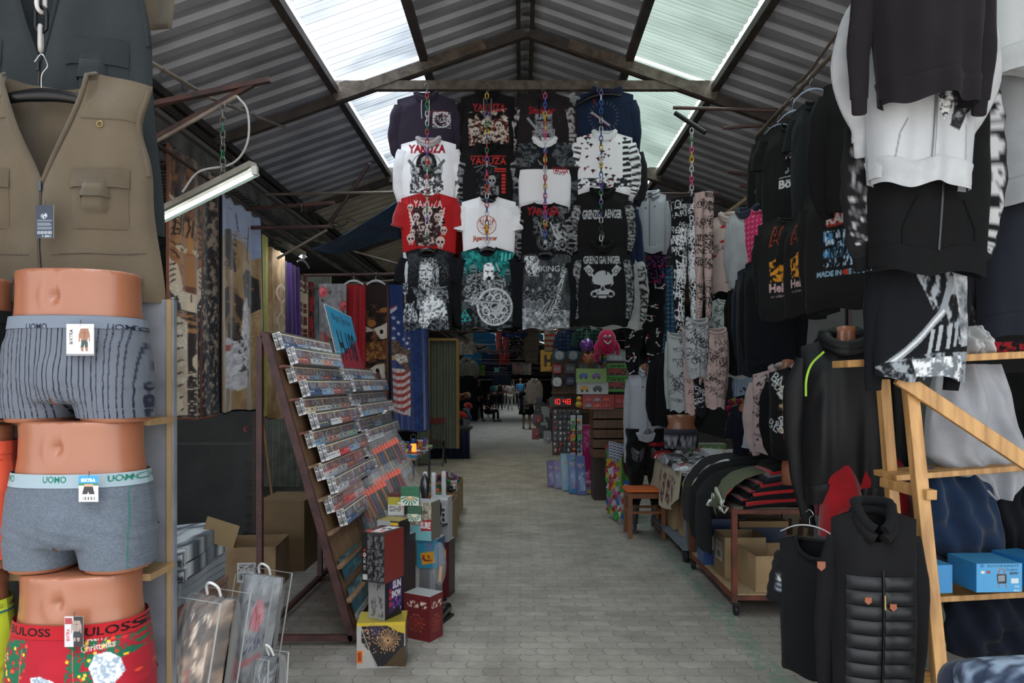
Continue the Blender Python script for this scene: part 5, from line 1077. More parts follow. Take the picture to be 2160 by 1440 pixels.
c=Cv(0,0,60,90,0xa39b88,2); c.tex(c.full(),0x8a826f,0xbdb6a4,6); c.rect(0,56,60,90,0x77b0b8); c.poly([(26,44),(60,40),(60,66),(30,68)],0xa82430); c.text('SURE',28,46,30,16,0xd9d9d9,bold=.05); c.text('~',8,18,40,10,0x5c5c50)
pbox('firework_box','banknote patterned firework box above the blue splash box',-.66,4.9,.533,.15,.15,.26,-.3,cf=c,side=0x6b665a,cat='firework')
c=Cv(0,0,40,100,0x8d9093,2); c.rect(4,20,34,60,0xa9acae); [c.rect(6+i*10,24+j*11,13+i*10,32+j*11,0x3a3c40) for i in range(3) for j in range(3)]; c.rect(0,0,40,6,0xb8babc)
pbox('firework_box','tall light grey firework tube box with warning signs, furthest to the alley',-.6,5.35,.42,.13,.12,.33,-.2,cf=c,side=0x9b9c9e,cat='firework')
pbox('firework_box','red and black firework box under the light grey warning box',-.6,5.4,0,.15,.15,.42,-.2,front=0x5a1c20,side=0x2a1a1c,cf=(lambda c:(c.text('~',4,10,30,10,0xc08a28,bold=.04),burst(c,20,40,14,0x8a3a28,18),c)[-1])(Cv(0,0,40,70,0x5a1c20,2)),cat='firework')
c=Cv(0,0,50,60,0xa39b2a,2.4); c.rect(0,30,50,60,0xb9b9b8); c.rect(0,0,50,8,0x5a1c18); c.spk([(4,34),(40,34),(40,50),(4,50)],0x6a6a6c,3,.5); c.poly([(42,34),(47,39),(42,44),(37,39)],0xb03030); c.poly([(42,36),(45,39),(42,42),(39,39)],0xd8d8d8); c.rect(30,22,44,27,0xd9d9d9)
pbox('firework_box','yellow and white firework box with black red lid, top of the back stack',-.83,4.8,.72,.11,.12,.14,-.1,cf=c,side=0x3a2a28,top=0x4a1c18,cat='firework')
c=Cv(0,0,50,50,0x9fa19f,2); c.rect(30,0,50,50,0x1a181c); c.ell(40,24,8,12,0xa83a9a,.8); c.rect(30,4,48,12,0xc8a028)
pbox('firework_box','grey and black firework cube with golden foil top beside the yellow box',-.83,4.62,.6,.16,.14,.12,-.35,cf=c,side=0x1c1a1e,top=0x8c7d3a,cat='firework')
pbox('firework_box','black firework box supporting the back stack',-.84,4.72,.0,.2,.2,.6,-.35,cf=(lambda c:(c.text('~',4,20,34,9,0x8a8a8c,bold=.04),burst(c,20,60,14,0xb08a38,22),c.rect(4,80,14,92,0xd06a20),c)[-1])(Cv(0,0,40,100,0x1c1b1e,2)),side=0x2a1a20,cat='firework')
def roundel(x,y,z,r,label,cols,h=.03):
    T=thing('spinner_firework',label,'firework',(x,y,z)); m=MB(); c=Cv(-1,-1,1,1,cols[0],40)
    for i in range(16): a=i*PI/8; c.poly([(0,0),(math.cos(a),math.sin(a)),(math.cos(a+.2),math.sin(a+.2))],cols[1])
    c.ell(0,0,.45,.45,cols[2]); c.ell(0,0,.2,.2,cols[0])
    m.quad((-r,-.02,0),(r,-.02,0),(r,.0,2*r),(-r,.0,2*r),c,40,40); m.build('printed_front',vc(.4,'plain',bump=.02),T,local=True); m=MB(); m.box((0,.01,r),(2*r,.04,2*r)); m.build('card_box',mat(cols[1],.5),T,local=True)
roundel(-.735,4.7,.795,.06,'green and white ray patterned firework behind the red sided box',(0xb9bcb4,0x1f6a48,0xb08a50))
roundel(-.70,4.66,.70,.045,'small green firework with a laurel under the ray patterned one',(0xb0b4ac,0x2a5a40,0xc0b090))
# figurines, bottle and hookah-like metal pieces on the ground
def metal_stand(x,y,z,h,label,col=0x5b5c60):
    T=thing('metal_lamp_stand',label,'lamp',(x,y,z)); m=MB(); m.lathe([(.0,0),(.07,0),(.072,.008),(.03,.02),(.012,.04),(.01,h*.4),(.02,h*.45),(.01,h*.5),(.009,h*.7),(.03,h*.74)],(0,0,0),18); m.build('stem',mat(col,.25,m=.85,k='metal'),T,local=True)
    m=MB(); m.lathe([(.075,h*.74),(.078,h*.75),(.03,h*.745),(.02,h*.8),(.035,h*.88),(.03,h*.95),(0,h)],(0,0,0),18); m.build('dish',mat(col,.25,m=.85,k='metal'),T,local=True)
metal_stand(-.7,5.15,.0,.95,'metal stand with a flat dish and small urn beside the banknote box')
metal_stand(-.62,5.25,.0,.75,'shorter metal stand with a dish in front of the white canister')
T=thing('canister','white plastic canister standing at the alley edge of the fireworks','canister',(-.62,5.6,0)); m=MB(); m.box((0,0,.14),(.13,.16,.28)); m.build('body',mat(0xbcbdbb,.4,k='plastic'),T,local=True,bev=.02); m=MB(); m.lathe([(.03,.28),(.022,.3),(.022,.33),(0,.33)]); m.build('cap',mat(0x7a8a50,.4,k='plastic'),T,local=True)
T=thing('leather_shoe','shiny black leather shoe at the foot of the fireworks','shoe',(-.545,4.78,0),-.3); m=MB(); m.tube([(0,.13,.05),(0,.05,.055),(0,-.06,.035),(0,-.14,.025)],[.04,.045,.045,.025],14,.75,sub=4); m.build('upper',mat(0x1c1c1f,.15,coat=.5),T,local=True); m=MB(); m.box((0,0,.008),(.085,.29,.016)); m.build('sole',mat(0x111111,.6),T,local=True,bev=.006)
T=thing('plastic_bag','clear plastic bag with a wooden handled tool hung beside the fireworks','bag',(-.56,4.85,.22)); m=MB(); m.ball((0,0,.15),(.05,.04,.15),14,10); m.build('clear_plastic',glass(a=.18),T,local=True); m=MB(); m.tube([(0,0,.03),(.01,0,.13)],.012,8); m.build('tool_handle',mat(0xb08a60,.5,k='wood'),T,local=True)
# cardboard boxes with small goods along the alley edge
KB=mat(0x8f7654,.7,k='card',c2=0x7c6446)
def crt(x,y,z,w,d,h,rz,label,name='cardboard_box',open_=True,M=None,flaps=False,group=None,lab=None):
    T=thing(name,label,'box',(x,y,z),rz,group); M=M or KB; t=.006
    for c_,s_ in(((0,-d/2,h/2),(w,t,h)),((0,d/2,h/2),(w,t,h)),((-w/2,0,h/2),(t,d,h)),((w/2,0,h/2),(t,d,h)),((0,0,t/2),(w,d,t))): 
        m=MB(); m.box(c_,s_); m.build('panel',M,T,local=True)
    if not open_: m=MB(); m.box((0,0,h),(w,d,t)); m.build('lid',M,T,local=True)
    if flaps:
        for s in(-1,1): m=MB(); m.box((s*(w/2+.03),0,h+.03),(t,d*.95,.09),Matrix.Rotation(s*.7,3,'Y')); m.build('flap',M,T,local=True)
    return T
GC=[0xb03a30,0x2f6a8c,0xc09a30,0x3a7a50,0x8c8f92,0x1c1c20,0xb9bcc0,0x7a4a9a,0xc06a28,0x4a4f58]
def fill(T_loc,w,d,z,n,label,group,seed,names=(('battery_pack','battery pack'),('lighter','lighter'),('torch','torch'),('padlock_box','small box'))):
    r=random.Random(seed)
    for i in range(n):
        nm,ct=r.choice(names); x=T_loc[0]+r.uniform(-w/2,w/2);y=T_loc[1]+r.uniform(-d/2,d/2); c=r.choice(GC); hh=r.uniform(.05,.13)
        T=thing(nm,label,ct,(x,y,z),r.uniform(-.5,.5),group)
        if nm in('lighter','torch'): m=MB(); m.lathe([(0,0),(.016,0),(.017,hh*.7),(.022,hh*.8),(.022,hh),(0,hh)],ns=10); m.build('body',mat(c,.35,k='plastic'),T,local=True); m=MB(); m.lathe([(.018,hh*.3),(.0185,hh*.3),(.0185,hh*.5),(.018,hh*.5)],ns=10); m.build('band',mat(r.choice(GC),.35),T,local=True)
        else:
            m=MB(); m.box((0,0,hh/2),(.07,.03,hh)); m.build('card',mat(c,.4),T,local=True); m=MB(); m.box((0,-.016,hh*.6),(.06,.006,hh*.45)); m.build('window',mat(r.choice(GC),.3),T,local=True)
for i,(x,y,w,d,h) in enumerate(((-.82,6.5,.34,.5,.42),(-.86,7.25,.36,.55,.42),(-.9,8.0,.36,.5,.4),(-.93,8.8,.36,.6,.4))):
    nm=['nearest','second','third','last'][i]; crt(x,y,0,w,d,h,0,nm+' open brown cardboard box in the row past the fireworks'); 
    fill((x,y),w*.8,d*.8,h-.04,16,'small packaged gadget standing up in the '+nm+' cardboard box','gadgets in the '+nm+' cardboard box',i)
# clear hanger bar with glass cylinders
for x,y in((-.86,6.35),(-.78,6.3),(-.7,6.4)): T=tag(MB().lathe([(0,.0),(.022,0),(.022,.34),(.018,.38),(0,.38)],(x,y,.43),12).build('glass_tube',glass('tube_glass',.4)),'clear glass tube standing in the nearest cardboard box','glass tube','glass tubes')
# trinket table
T=thing('trinket_table','folding table with a pale wooden top crowded with trinkets beyond the rack','table',(-1.35,8.1,0)); m=MB(); m.box((-1.5,8.3,.79),(.75,1.44,.025)); m.build('tabletop',mat(0xa08c6e,.5,k='wood'),T)
for x,y in((-1.16,7.64),(-1.84,7.64),(-1.16,8.95),(-1.84,8.95)): m=MB(); m.bar((x,y,0),(x,y,.78),.025,.025); m.build('leg',mat(0x2a2a2c,.5,k='metal'),T)
fill((-1.4,8.3),.5,1.2,.803,46,'small colourful trinket standing on the folding table','trinkets on the folding table',77)
for i in range(8): pbox('card_box',['blue','orange and black','white','silver','red striped','light grey','yellow','pale green'][i]+' flat box lying on the trinket table',-1.2-.02*(i%3)+.03*(i%2),7.66+i*.15,.803,.2,.12,.03+.01*(i%3),.2*(i%3-1),front=[0x3a8ab0,0xb04a28,0xb9b9b9,0x8a8c90,0xa83038,0x9a9c9e,0xb8a030,0x8ab08a][i],top=[0x3a8ab0,0x1d1d20,0xc9c9c9,0x9a9c9e,0xa83038,0xa9abad,0xc0a838,0x8ab08a][i],side=0x6a6c70,cat='box')
T=thing('lantern','blue lantern with a glowing amber window on the trinket table','lantern',(-1.2,7.9,.803)); m=MB(); m.lathe([(.04,0),(.045,.01),(.04,.03)],ns=14); m.lathe([(.04,.13),(.045,.15),(.02,.18),(0,.19)],ns=14); m.build('housing',mat(0x1f3c78,.4,m=.5,k='metal'),T,local=True); m=MB(); m.lathe([(.03,.03),(.033,.08),(.03,.13)],ns=14); m.build('glow',mat(0xe07a28,.3,emit=1.6),T,local=True); m=MB(); m.ring((0,0,.2),.03,.003); m.build('handle',mat(0x8a8c90,.3,m=.8,k='metal'),T,local=True)
# boxes stored under and behind the rack
crt(-2.1,5.6,0,.42,.45,.36,.1,'brown cardboard box with a shipping label behind the rack',open_=True)
c=Cv(0,0,60,50,0xb4b4b2,2); c.spk([(4,4),(56,4),(56,22),(4,22)],0x3a3a3c,2,.55); [c.rect(4+i*2.5,28,5.2+i*2.5+(i%3)*.4,44,0x2a2a2c) for i in range(20)]
m=MB(); m.quad((-2.14,5.35,.1),(-1.95,5.36,.1),(-1.95,5.36,.25),(-2.14,5.35,.25),c,40,30); tag(m.build('shipping_label',vc(.6,'plain')),'white barcode shipping label on the box behind the rack','label')
crt(-2.05,6.3,0,.4,.5,.6,.0,'tall cardboard box with a dark corner behind the rack',open_=False,M=mat(0x77603f,.7,k='card'))
# ---------- hanging blankets on the left ----------
KBR=.95
def XB_(Y,px): return (px-CX)*Y/FL
BXL=-2.8
def side_blanket(px0,px1,ztop,zbot,label,cv=None,col=0x888888,x=BXL,hem=None,amp=.03,folds=3,seed=1,cat='blanket',res=90,name='hanging_blanket',sag=.0,group=None):
    "blanket in a plane running along the alley, seen from the alley side"
    ya=x*FL/(px0-CX); yb=x*FL/(px1-CX)
    return cloth_panel(name,label,cat,(x,(ya+yb)/2,ztop),PI/2,yb-ya,ztop-zbot,cv,col,folds,amp,seed,res,group,hem=hem,ampb=1.6,sag=sag)
c=Cv(355,400,462,875,0x2a1c14,2.2)
c.tex([(355,400),(420,400),(432,560),(425,640),(355,640)],0x24150e,0x8a5a36,9,thr=.5,soft=.3,st=(2,.7)); c.tex([(425,400),(462,400),(462,640),(430,640)],0x1c1512,0x8f8070,3.5,thr=.55,st=(1,.4)); c.tex([(425,640),(462,640),(462,870),(420,870)],0x15151b,0xb09a84,4,thr=.58,st=(2,.5))
O=0x9a6236; Lt=0xd8c4a6; D=0x1a100c
c.poly([(358,545),(366,510),(392,520),(404,500),(424,520),(426,570),(420,640),(398,655),(366,640)],O); c.tex([(358,545),(366,510),(392,520),(404,500),(424,520),(426,570),(420,640),(398,655),(366,640)],O,0xc08a54,7,al=.7)
c.poly([(358,480),(372,486),(378,520),(362,524)],Lt); c.poly([(361,488),(370,492),(373,512),(364,516)],D)
for i in range(7): x0=372+i*7; c.line([(x0,512),(x0+3*(i%2)-1,530),(x0-3,548)],2.6,D)
for y,s_ in((560,1),(575,1),(602,1),(618,1)): c.line([(360,y),(372,y+6),(376,y+14)],2.6,D); c.line([(424,y-4),(412,y+4),(409,y+12)],2.6,D)
c.poly([(360,590),(374,600),(384,640),(372,660),(358,640)],Lt); c.poly([(426,590),(414,600),(408,640),(418,660),(428,640)],Lt); [c.line([(396+q*(10+4*i),520+i*9),(396+q*(26+2*i),516+i*12)],2.8,D) for q in(-1,1) for i in range(4)]; [c.line([(396+q*24,600+i*9),(396+q*34,606+i*11)],2.4,D) for q in(-1,1) for i in range(4)]; c.ell(396,560,4,16,0xb8864c)
for x in(382,408): c.ell(x,570,10,8,Lt); c.ell(x,572,7,6,Lt); c.ell(x,573,4.4,4,0xb08a40); c.ell(x,573,2,2.4,D); c.line([(x-8,566),(x,562),(x+8,567)],2,D)
c.poly([(388,580),(402,580),(408,640),(384,640)],0xa87444); c.poly([(386,636),(406,636),(400,650),(392,650)],0x6a3a26); c.poly([(372,648),(420,648),(414,680),(380,680)],Lt); c.line([(396,650),(396,664)],2,D)
for a in(-.4,-.2,0,.2,.4):
    for q in(-1,1): c.line([(396+q*8,656+a*16),(396+q*34,654+a*50)],1,0xf0e8dc)
c.tex([(366,684),(424,684),(420,720),(374,720)],D,0xa87444,6,thr=.45,st=(.6,2)); c.tex([(357,690),(392,700),(390,870),(357,870)],0xb09878,0xe4d8c0,10,soft=.5); c.tex([(404,720),(422,716),(414,790),(396,780)],0xb89a70,0x3a241a,8)
for y in range(700,860,22): c.line([(357,y),(372,y+8),(384,y+4)],3,0x3a241a)
c.ell(372,850,10,14,Lt); c.ell(404,772,8,16,Lt); c.spk([(384,790),(424,790),(424,868),(384,868)],0xc8b8a0,4,.62,st=(.5,1.5)); c.rect(424,400,427,875,0x6a3a22)
side_blanket(355,462,3.5,1.3,'blanket with a big striped tiger face and brown hem',c,hem=0x7a4426,seed=2,folds=2)
c=Cv(355,300,400,420,0x241812,2); c.tex(c.full(),0x1a120e,0x9a7450,4,thr=.5)
cloth_panel('hanging_blanket','brown leopard pattern blanket bunched above the tiger blanket','blanket',(-2.9,4.9,3.55),PI/2-.1,1.2,.55,c,folds=4,amp=.06,seed=9,res=60)
c=Cv(462,410,550,840,0x96764e,2.2); c.tex(c.full(),0x85663e,0xb0956c,16,soft=.6,st=(2,.5)); c.poly([(460,408),(552,408),(552,500),(530,520),(500,470),(478,480),(462,500)],0x8b99b8); c.tex([(460,408),(552,408),(552,490),(462,490)],0x8492b2,0xa9b4cc,20,soft=.8,al=.7)
for q in(((496,430),(500,470)),((520,450),(516,520),(520,530)),((508,480),(520,476)),((478,430),(486,436))): c.line(q,1.6,0x4a3020)
c.poly([(470,480),(484,474),(490,500),(498,545),(486,556),(476,530),(470,540)],0x1c1612); c.spk([(468,480),(498,480),(498,556),(468,556)],0x3a3028,4,.5)
c.poly([(474,600),(486,586),(500,590),(504,640),(500,700),(484,700),(474,660)],0x7a5c38); c.poly([(472,600),(480,590),(482,640),(474,660)],0x2a1e16); c.poly([(496,598),(506,610),(504,660),(498,640)],0x2a1e16); c.ell(481,620,3,3,0xb07a30); c.ell(481,620,1.4,1.6,D); c.ell(496,622,2.6,3,0xb07a30); c.ell(490,655,7,6,0x1c1512); c.tex([(480,660),(502,660),(500,700),(480,700)],0x4a3a28,0x1c1512,5)
c.poly([(506,560),(512,545),(530,545),(544,556),(546,620),(534,632),(518,620),(508,600)],0x1a1410); c.ell(524,600,10,14,0x2c2018); c.ell(530,606,7,6,0x3a3a40); c.ell(517,578,3,2.6,0x8a5a20); c.ell(536,578,3,2.6,0x8a5a20)
c.tex([(476,690),(502,700),(506,620),(516,600),(520,640),(528,720),(520,780),(500,800),(476,790)],0xa8a4a8,0xe0dcda,6,soft=.4); c.spk([(500,680),(528,690),(524,780),(500,760)],0x2a2420,5,.58,st=(2,.7)); c.poly([(474,706),(496,704),(490,716),(474,718)],0xa83020)
for i in range(16): c.line([(526+i*1.4,640+i*8),(546-(i%5)*3,620+i*11)],.8,0xd0b488)
side_blanket(463,549,3.36,1.33,'blanket with three hunting dogs in dry grass under a pale blue sky',c,x=-2.74,hem=0x14141a,seed=5,sag=.05,folds=2)
side_blanket(551,566,3.2,1.25,'bright yellow cloth edge hanging beside the dog blanket',col=0xa8a62a,folds=1,seed=3,res=30,amp=.015,x=-2.78)
c=Cv(0,0,60,200,0xa8906c,2); c.tex(c.full(),0x8a6a44,0xc8b494,14,soft=.4,st=(2,.5)); [c.ell(40,50+i*34,16,12,0xc9b8a0,hole=.8) for i in range(4)]
side_blanket(568,601,3.12,1.2,'beige and brown floral fleece blanket between yellow and purple ones',c,folds=3,seed=4,x=-2.8,amp=.05)
side_blanket(601,629,3.05,1.2,'deep purple velvet blanket',col=0x4a2a72,folds=3,seed=6,res=40,amp=.05)
c=Cv(0,0,60,200,0xb8a484,2); c.rect(0,0,60,30,0x5a3426); [c.ell(8+i*12,12,2.4,2.4,0xd8c8a8) for i in range(5)]; [c.ell(8+i*12,24,2.4,2.4,0xd8c8a8) for i in range(5)]
for i in range(5):
    for j in range(3): c.rect(4+j*19,48+i*22,19+j*19,64+i*22,0x5a2e28); c.line([(4+j*19,56+i*22),(19+j*19,56+i*22)],1,0xb8a484)
c.poly([(20,190),(30,160),(40,190),(54,176),(44,200),(16,200)],0xa85a30)
side_blanket(631,652,2.98,1.5,'brown and cream chequered blanket with an orange flower',c,folds=2,seed=7,amp=.03)
c=Cv(0,0,30,200,0x9a1a22,2); c.spk(c.full(),0x1a1014,8,.52)
side_blanket(654,664,2.95,1.5,'red and black patterned blanket edge',c,folds=2,seed=8,amp=.02,res=30)
c=Cv(0,0,30,200,0x6c7f8c,2); c.tex(c.full(),0x55666f,0x94a5ae,9,st=(2,.4)); c.rect(0,140,30,200,0x3a2c24,.8)
side_blanket(665,676,2.93,1.4,'blue grey wavy blanket with a dark lower end',c,folds=2,seed=10,amp=.03,res=30)
side_blanket(677,690,2.9,1.4,'dark brown blanket at the end of the left row',col=0x5c4230,folds=2,seed=11,amp=.03,res=30)
# frontal blankets further back
def front_blanket(px0,px1,pt,pb,Y,label,cv=None,col=0,hem=None,seed=1,folds=2,amp=.03,rz=0,res=130,**k):
    a=P(px0,pt,Y);b=P(px1,pb,Y); return cloth_panel('hanging_blanket',label,'blanket',((a.x+b.x)/2,Y,a.z),rz,(b.x-a.x),(a.z-b.z),cv,col,folds,amp,seed,res,None,hem=hem,**k)
c=Cv(672,598,732,780,0x77777a,2.4); c.tex(c.full(),0x66676a,0x97979a,8,soft=.6)
for x,y,r in((681,614,10),(727,640,9),(683,702,11),(712,760,10)): c.ell(x,y,r,r*1.05,0xb0404c); c.ell(x-2,y-2,r*.6,r*.6,0xcc6a70); c.ell(x+1,y+1,r*.3,r*.3,0x8c2834); c.poly([(x+r,y),(x+r*2,y-4),(x+r*1.6,y+5)],0x4a4038); c.poly([(x-2,y+r),(x+6,y+r*2),(x-6,y+r*1.8)],0x4a4038)
front_blanket(672,731,598,800,9.0,'grey blanket with pink red roses',c,seed=3)
front_blanket(731,770,600,790,9.1,'plain red velvet curtain blanket on a white hanger',col=0xa0141e,seed=4,folds=3,amp=.04,res=50)
c=Cv(770,600,818,880,0x24150f,2.4); c.tex([(770,640),(818,640),(818,880),(770,880)],0x1c110d,0x6a4228,10,thr=.55)
for x,y in((806,702),(798,788)):
    c.poly([(x-18,y-6),(x+12,y-20),(x+14,y+14),(x-4,y+16)],0xc8c0b0); c.ell(x,y,8,9,0xd4ccc0); c.ell(x-2,y,4,5,0x18100c); c.poly([(x-34,y-12),(x-16,y-2),(x-34,y+2)],0xb8b0a4)
c.ell(784,684,9,8,0x96602f); c.ell(812,655,12,5,0x96602f); c.tex([(770,726),(818,720),(818,760),(772,764)],0x5a3418,0x9a6a3c,6); c.ell(788,812,11,14,0x8a5226,hole=.6); c.tex([(786,824),(818,816),(818,860),(790,870)],0x6a3c1c,0xa06a36,6)
front_blanket(770,818,600,872,9.2,'dark brown blanket with resting dogs printed sideways',c,seed=5,folds=1,hem=0x6a3a22)
c=Cv(822,600,900,910,0x22386c,2.4)
def star(c,x,y,r,col): c.poly([(x+ (r if i%2==0 else r*.42)*math.sin(i*PI/5),y-(r if i%2==0 else r*.42)*math.cos(i*PI/5)) for i in range(10)],col)
c.poly([(822,655),(836,645),(836,652),(822,664)],0xc9c9d0); c.line([(822,653),(836,643)],2,0xa02830)
for x,y in((829,671),(829,693),(838,680),(838,704),(849,716),(858,690),(863,714),(857,725),(828,714),(861,738)): star(c,x,y,5,0xc9ccd6)
c.poly([(822,775),(862,785),(860,880),(822,865)],0xbcb4b0)
for i in range(6): y=780+i*15; c.poly([(822,y),(832,y+7),(845,y+8),(856,y+2),(861,y-2),(861,y+5),(856,y+10),(845,y+16),(832,y+14),(822,y+7)],0x94302c)
c.line([(822,862),(840,874),(860,876)],5,0xbcb4b0); c.line([(822,866),(840,878),(860,880)],1.4,0x94302c); [star(c,x,y,2.6,0x22386c) for x,y in((836,868),(846,872))]
c.tex([(822,718),(836,720),(850,740),(862,738),(858,790),(836,768),(822,745)],0x3c2a20,0x7c5f48,4,st=(1,2)); c.tex([(823,752),(836,746),(856,752),(858,766),(838,768)],0x8a8078,0xe0dcd4,3); c.poly([(822,755),(828,750),(830,757),(823,760)],0xc8a040); c.poly([(862,600),(900,600),(900,910),(862,910)],0x162c5e); c.tex([(862,600),(900,600),(900,910),(862,910)],0x14264f,0x2b4880,6,soft=.5,al=.7)
front_blanket(822,898,600,908,8.6,'blue blanket with an eagle, stars and red and white stripes',c,seed=6,folds=2,amp=.05,skew=.05,hem=0x14264f)
for x,y in((746,592),(793,592)):
    hanger(P(x,y,9.0),0,.24,col=0xb9bbbd,label='white clip hanger holding the '+('red velvet curtain blanket' if x<770 else 'dark brown sideways dog blanket'),hook=.1)
hanger(P(613,516,2.8*FL/(1100-613)),PI/2,.5,col=0xb4b7ba,label='white clip hanger over the purple velvet blanket',hook=.1)
hanger(P(640,550,2.8*FL/(1100-640)),PI/2,.5,col=0xb4b7ba,label='white clip hanger over the brown and cream chequered blanket',hook=.1)
# ---------- steel brackets, rails and lamps under the left roof ----------
PB=mat(0x4b2e27,.5,k='rust',c2=0x2f2522); PG=mat(0x83796c,.45,k='metal',c2=0x5a4d42)
def pipe(pts,r,label,M,name='steel_rail',cat='rail',box=False,w=.04,h=.03):
    m=MB()
    if box: 
        for i in range(len(pts)-1): m.bar(pts[i],pts[i+1],w,h)
    else: m.tube(pts,r,8)
    o=m.build(name,M); return tag(o,label,cat)
pipe([P(300,225,4.4),P(570,168,4.4)],0,'rust brown bracket arm sticking out above the bright tube lamp',PB,'bracket_arm','bracket',True)
pipe([P(330,290,4.45),P(535,178,4.4)],0,'rust brown diagonal brace of the upper left bracket',PB,'bracket_arm','bracket',True,.03,.025)
pipe([P(330,298,4.38),P(500,203,4.36)],.013,'thin grey pipe carrying the chain of the bright tube lamp',PG)
pipe([P(316,130,4.2),P(440,205,4.9),P(600,268,6.8)],.014,'thin grey rail with hooks under the left roof',PG)
for i,(x,y,Y) in enumerate(((345,150,4.32),(390,178,4.6))): m=MB(); a=P(x,y,Y); m.tube([a+Vector((0,0,.015)),a+Vector((-.02,0,-.02)),a+Vector((0,0,-.05)),a+Vector((.025,0,-.03))],.004,6,sub=4); tag(m.build('s_hook',mat(0x3a3a3c,.4,m=.6,k='metal')),'bent wire hook on the thin grey rail, %s the board'%('nearer' if i==0 else 'further from'),'hook')
def tube_lamp(a,b,label,emit,r=.013,grp=None,drop=(0,0,-1)):
    a=Vector(a);b=Vector(b);d=(b-a); L=d.length; T=thing('tube_lamp',label,'lamp',(a+b)/2); T.rotation_euler=(0,0,0); M=mat(0x8f9a92,.5,k='metal',c2=0x70756c)
    up=Vector((0,0,1)); m=MB(); m.bar(a+up*.05,b+up*.05,.06,.035); m.build('housing',mat(0x8a857a,.5,k='metal',c2=0x6a6458),T)
    x=d.cross(up).normalized(); m=MB(); m.sm=False
    for s in(-1,1): m.grid([[p+up*.032+x*s*.02,p+up*.0+x*s*.055] for p in(a,b)]); m.grid([[p+up*.032,p+up*.032+x*s*.02] for p in(a,b)])
    m.build('reflector',mat(0x6f7c72,.4,k='metal'),T)
    m=MB(); m.tube([a,b],r,12); m.build('tube',mat(0xf2f7ff,.3,emit=emit,var=.01),T)
    for p,q in((a,b),(b,a)): e=(p-q).normalized(); m=MB(); m.box(p+e*.01+up*.01,(.03,.03,.05)); m.build('tube_socket',mat(0xb9bab4,.5,k='plastic'),T)
    return T
tube_lamp(P(300,482,4.5),P(535,365,4.2),'bright fluorescent tube lamp hung on a chain near the tiger blanket',7,.011)
a=P(470,219,4.32); chain('grey and green metal link chain holding the bright tube lamp',a,a.z-P(0,385,4.32).z,[0x6a655c,0x7c776e,0x5c5850,0x2a7a50],mat_k=dict(r=.4,m=.6,k='metal'))
m=MB(); m.tube([P(500,203,4.3),P(522,235,4.3),P(522,300,4.3),P(490,345,4.32),P(420,362,4.4),P(385,405,4.42)],.007,7,sub=6); tag(m.build('cable',mat(0xa6a6a2,.5,k='plastic')),'pale grey cable looping from the thin pipe to the bright tube lamp','cable')
tube_lamp(P(585,512,8.6),P(640,543,8.0),'second fluorescent tube lamp further down the left row',22,.016)
for q in(((565,492),(585,500),6.6,6.8),):
    pass
rr=random.Random(9)
for i,(p,q,lb) in enumerate((((520,440,7.2),(705,428,7.0),'second rust brown rail across the left stall roof'),((585,545,7.0),(690,485,7.0),'rust brown brace above the second tube lamp'),((530,480,7.2),(700,478,7.1),'thin rail just over the second tube lamp'),((560,410,7.6),(840,405,7.2),'long thin rail reaching toward the red polo shirt'),((640,580,9.0),(850,578,9.0),'thin rail the far blankets hang on'),((640,500,9.2),(850,560,8.9),'slanting thin rail behind the far blankets'),((780,345,8),(690,480,8.2),'thin diagonal wire strut near the blue tarpaulin'),((620,612,9.4),(840,590,9.4),'dark crossbar over the rose blanket'))):
    pipe([P(*p),P(*q)],.014 if i%2 else .02,lb,PB if i%2==0 else mat(0x5e544b,.5,k='metal'))
for i,x in enumerate((-2.72,-2.85)): m=MB(); m.tube([(x,4.5,3.4-.06*i),(x,9.3,3.3-.06*i)],.014,7); tag(m.build('steel_rail',PB),'rail along the alley carrying the %s blankets on the left'%('front row of' if i else 'dog and yellow'),'rail')
# tangled wires
for i in range(5):
    m=MB(); Y=7+i*.5; pts=[P(540+i*35,420+i*10,Y)]
    for k in range(6): pts.append(pts[-1]+Vector((rr.uniform(.02,.14),rr.uniform(-.1,.1),rr.uniform(-.12,.09))))
    m.tube(pts,.005,5,sub=5); tag(m.build('cable',mat(0x1c1a18,.6)),'thin black cable sagging under the left roof, %s from the front'%ORD[i].replace('nearest','first'),'cable')
# blue tarpaulin
m=MB(); g=[]
for v in np.linspace(0,1,20):
    g.append([P(655+190*u,525-10*u+ (1-v)*(-95*u**1.3)+12*math.sin(u*5)*v,7.6+1.2*v+.1*math.sin(u*14)) for u in np.linspace(0,1,24)])
m.grid(g); tag(m.build('tarpaulin',mat(0x1d4c78,.5,k='plastic',c2=0x12304e,bump=.6),solid=.004),'blue tarpaulin slung under the left roof beside the polo shirt','tarpaulin')
# ---------- left stall fronts ----------
DM=mat(0x2b302f,.55,k='metal',c2=0x1d2121,sc=3)
T=thing('metal_stall_door','dark green black sheet metal stall door with bolt strip and faded stickers','stall door',(-3.2,7.5,.0))
a=P(340,850,7.5);b=P(541,1128,7.5)
m=MB(); m.box(((a.x+b.x)/2,7.52,(a.z+b.z)/2),(b.x-a.x,.03,a.z-b.z)); m.build('sheet_panel',DM,T)
for y in(935,): m=MB(); m.box(((a.x+b.x)/2,7.5,P(0,y,7.5).z),(b.x-a.x,.012,.03)); m.build('seam_strip',mat(0x3a403e,.5,k='metal'),T)
for y in(905,978,1018,1050,1088,1108): m=MB(); p=P(528,y,7.49); m.box(p,(.09,.03,.035)); m.build('hinge_tab',mat(0x151716,.5,k='metal'),T)
m=MB(); m.box(P(537,985,7.48),(.04,.05,1.45)); m.build('door_post',mat(0x3b2a25,.5,k='rust'),T)
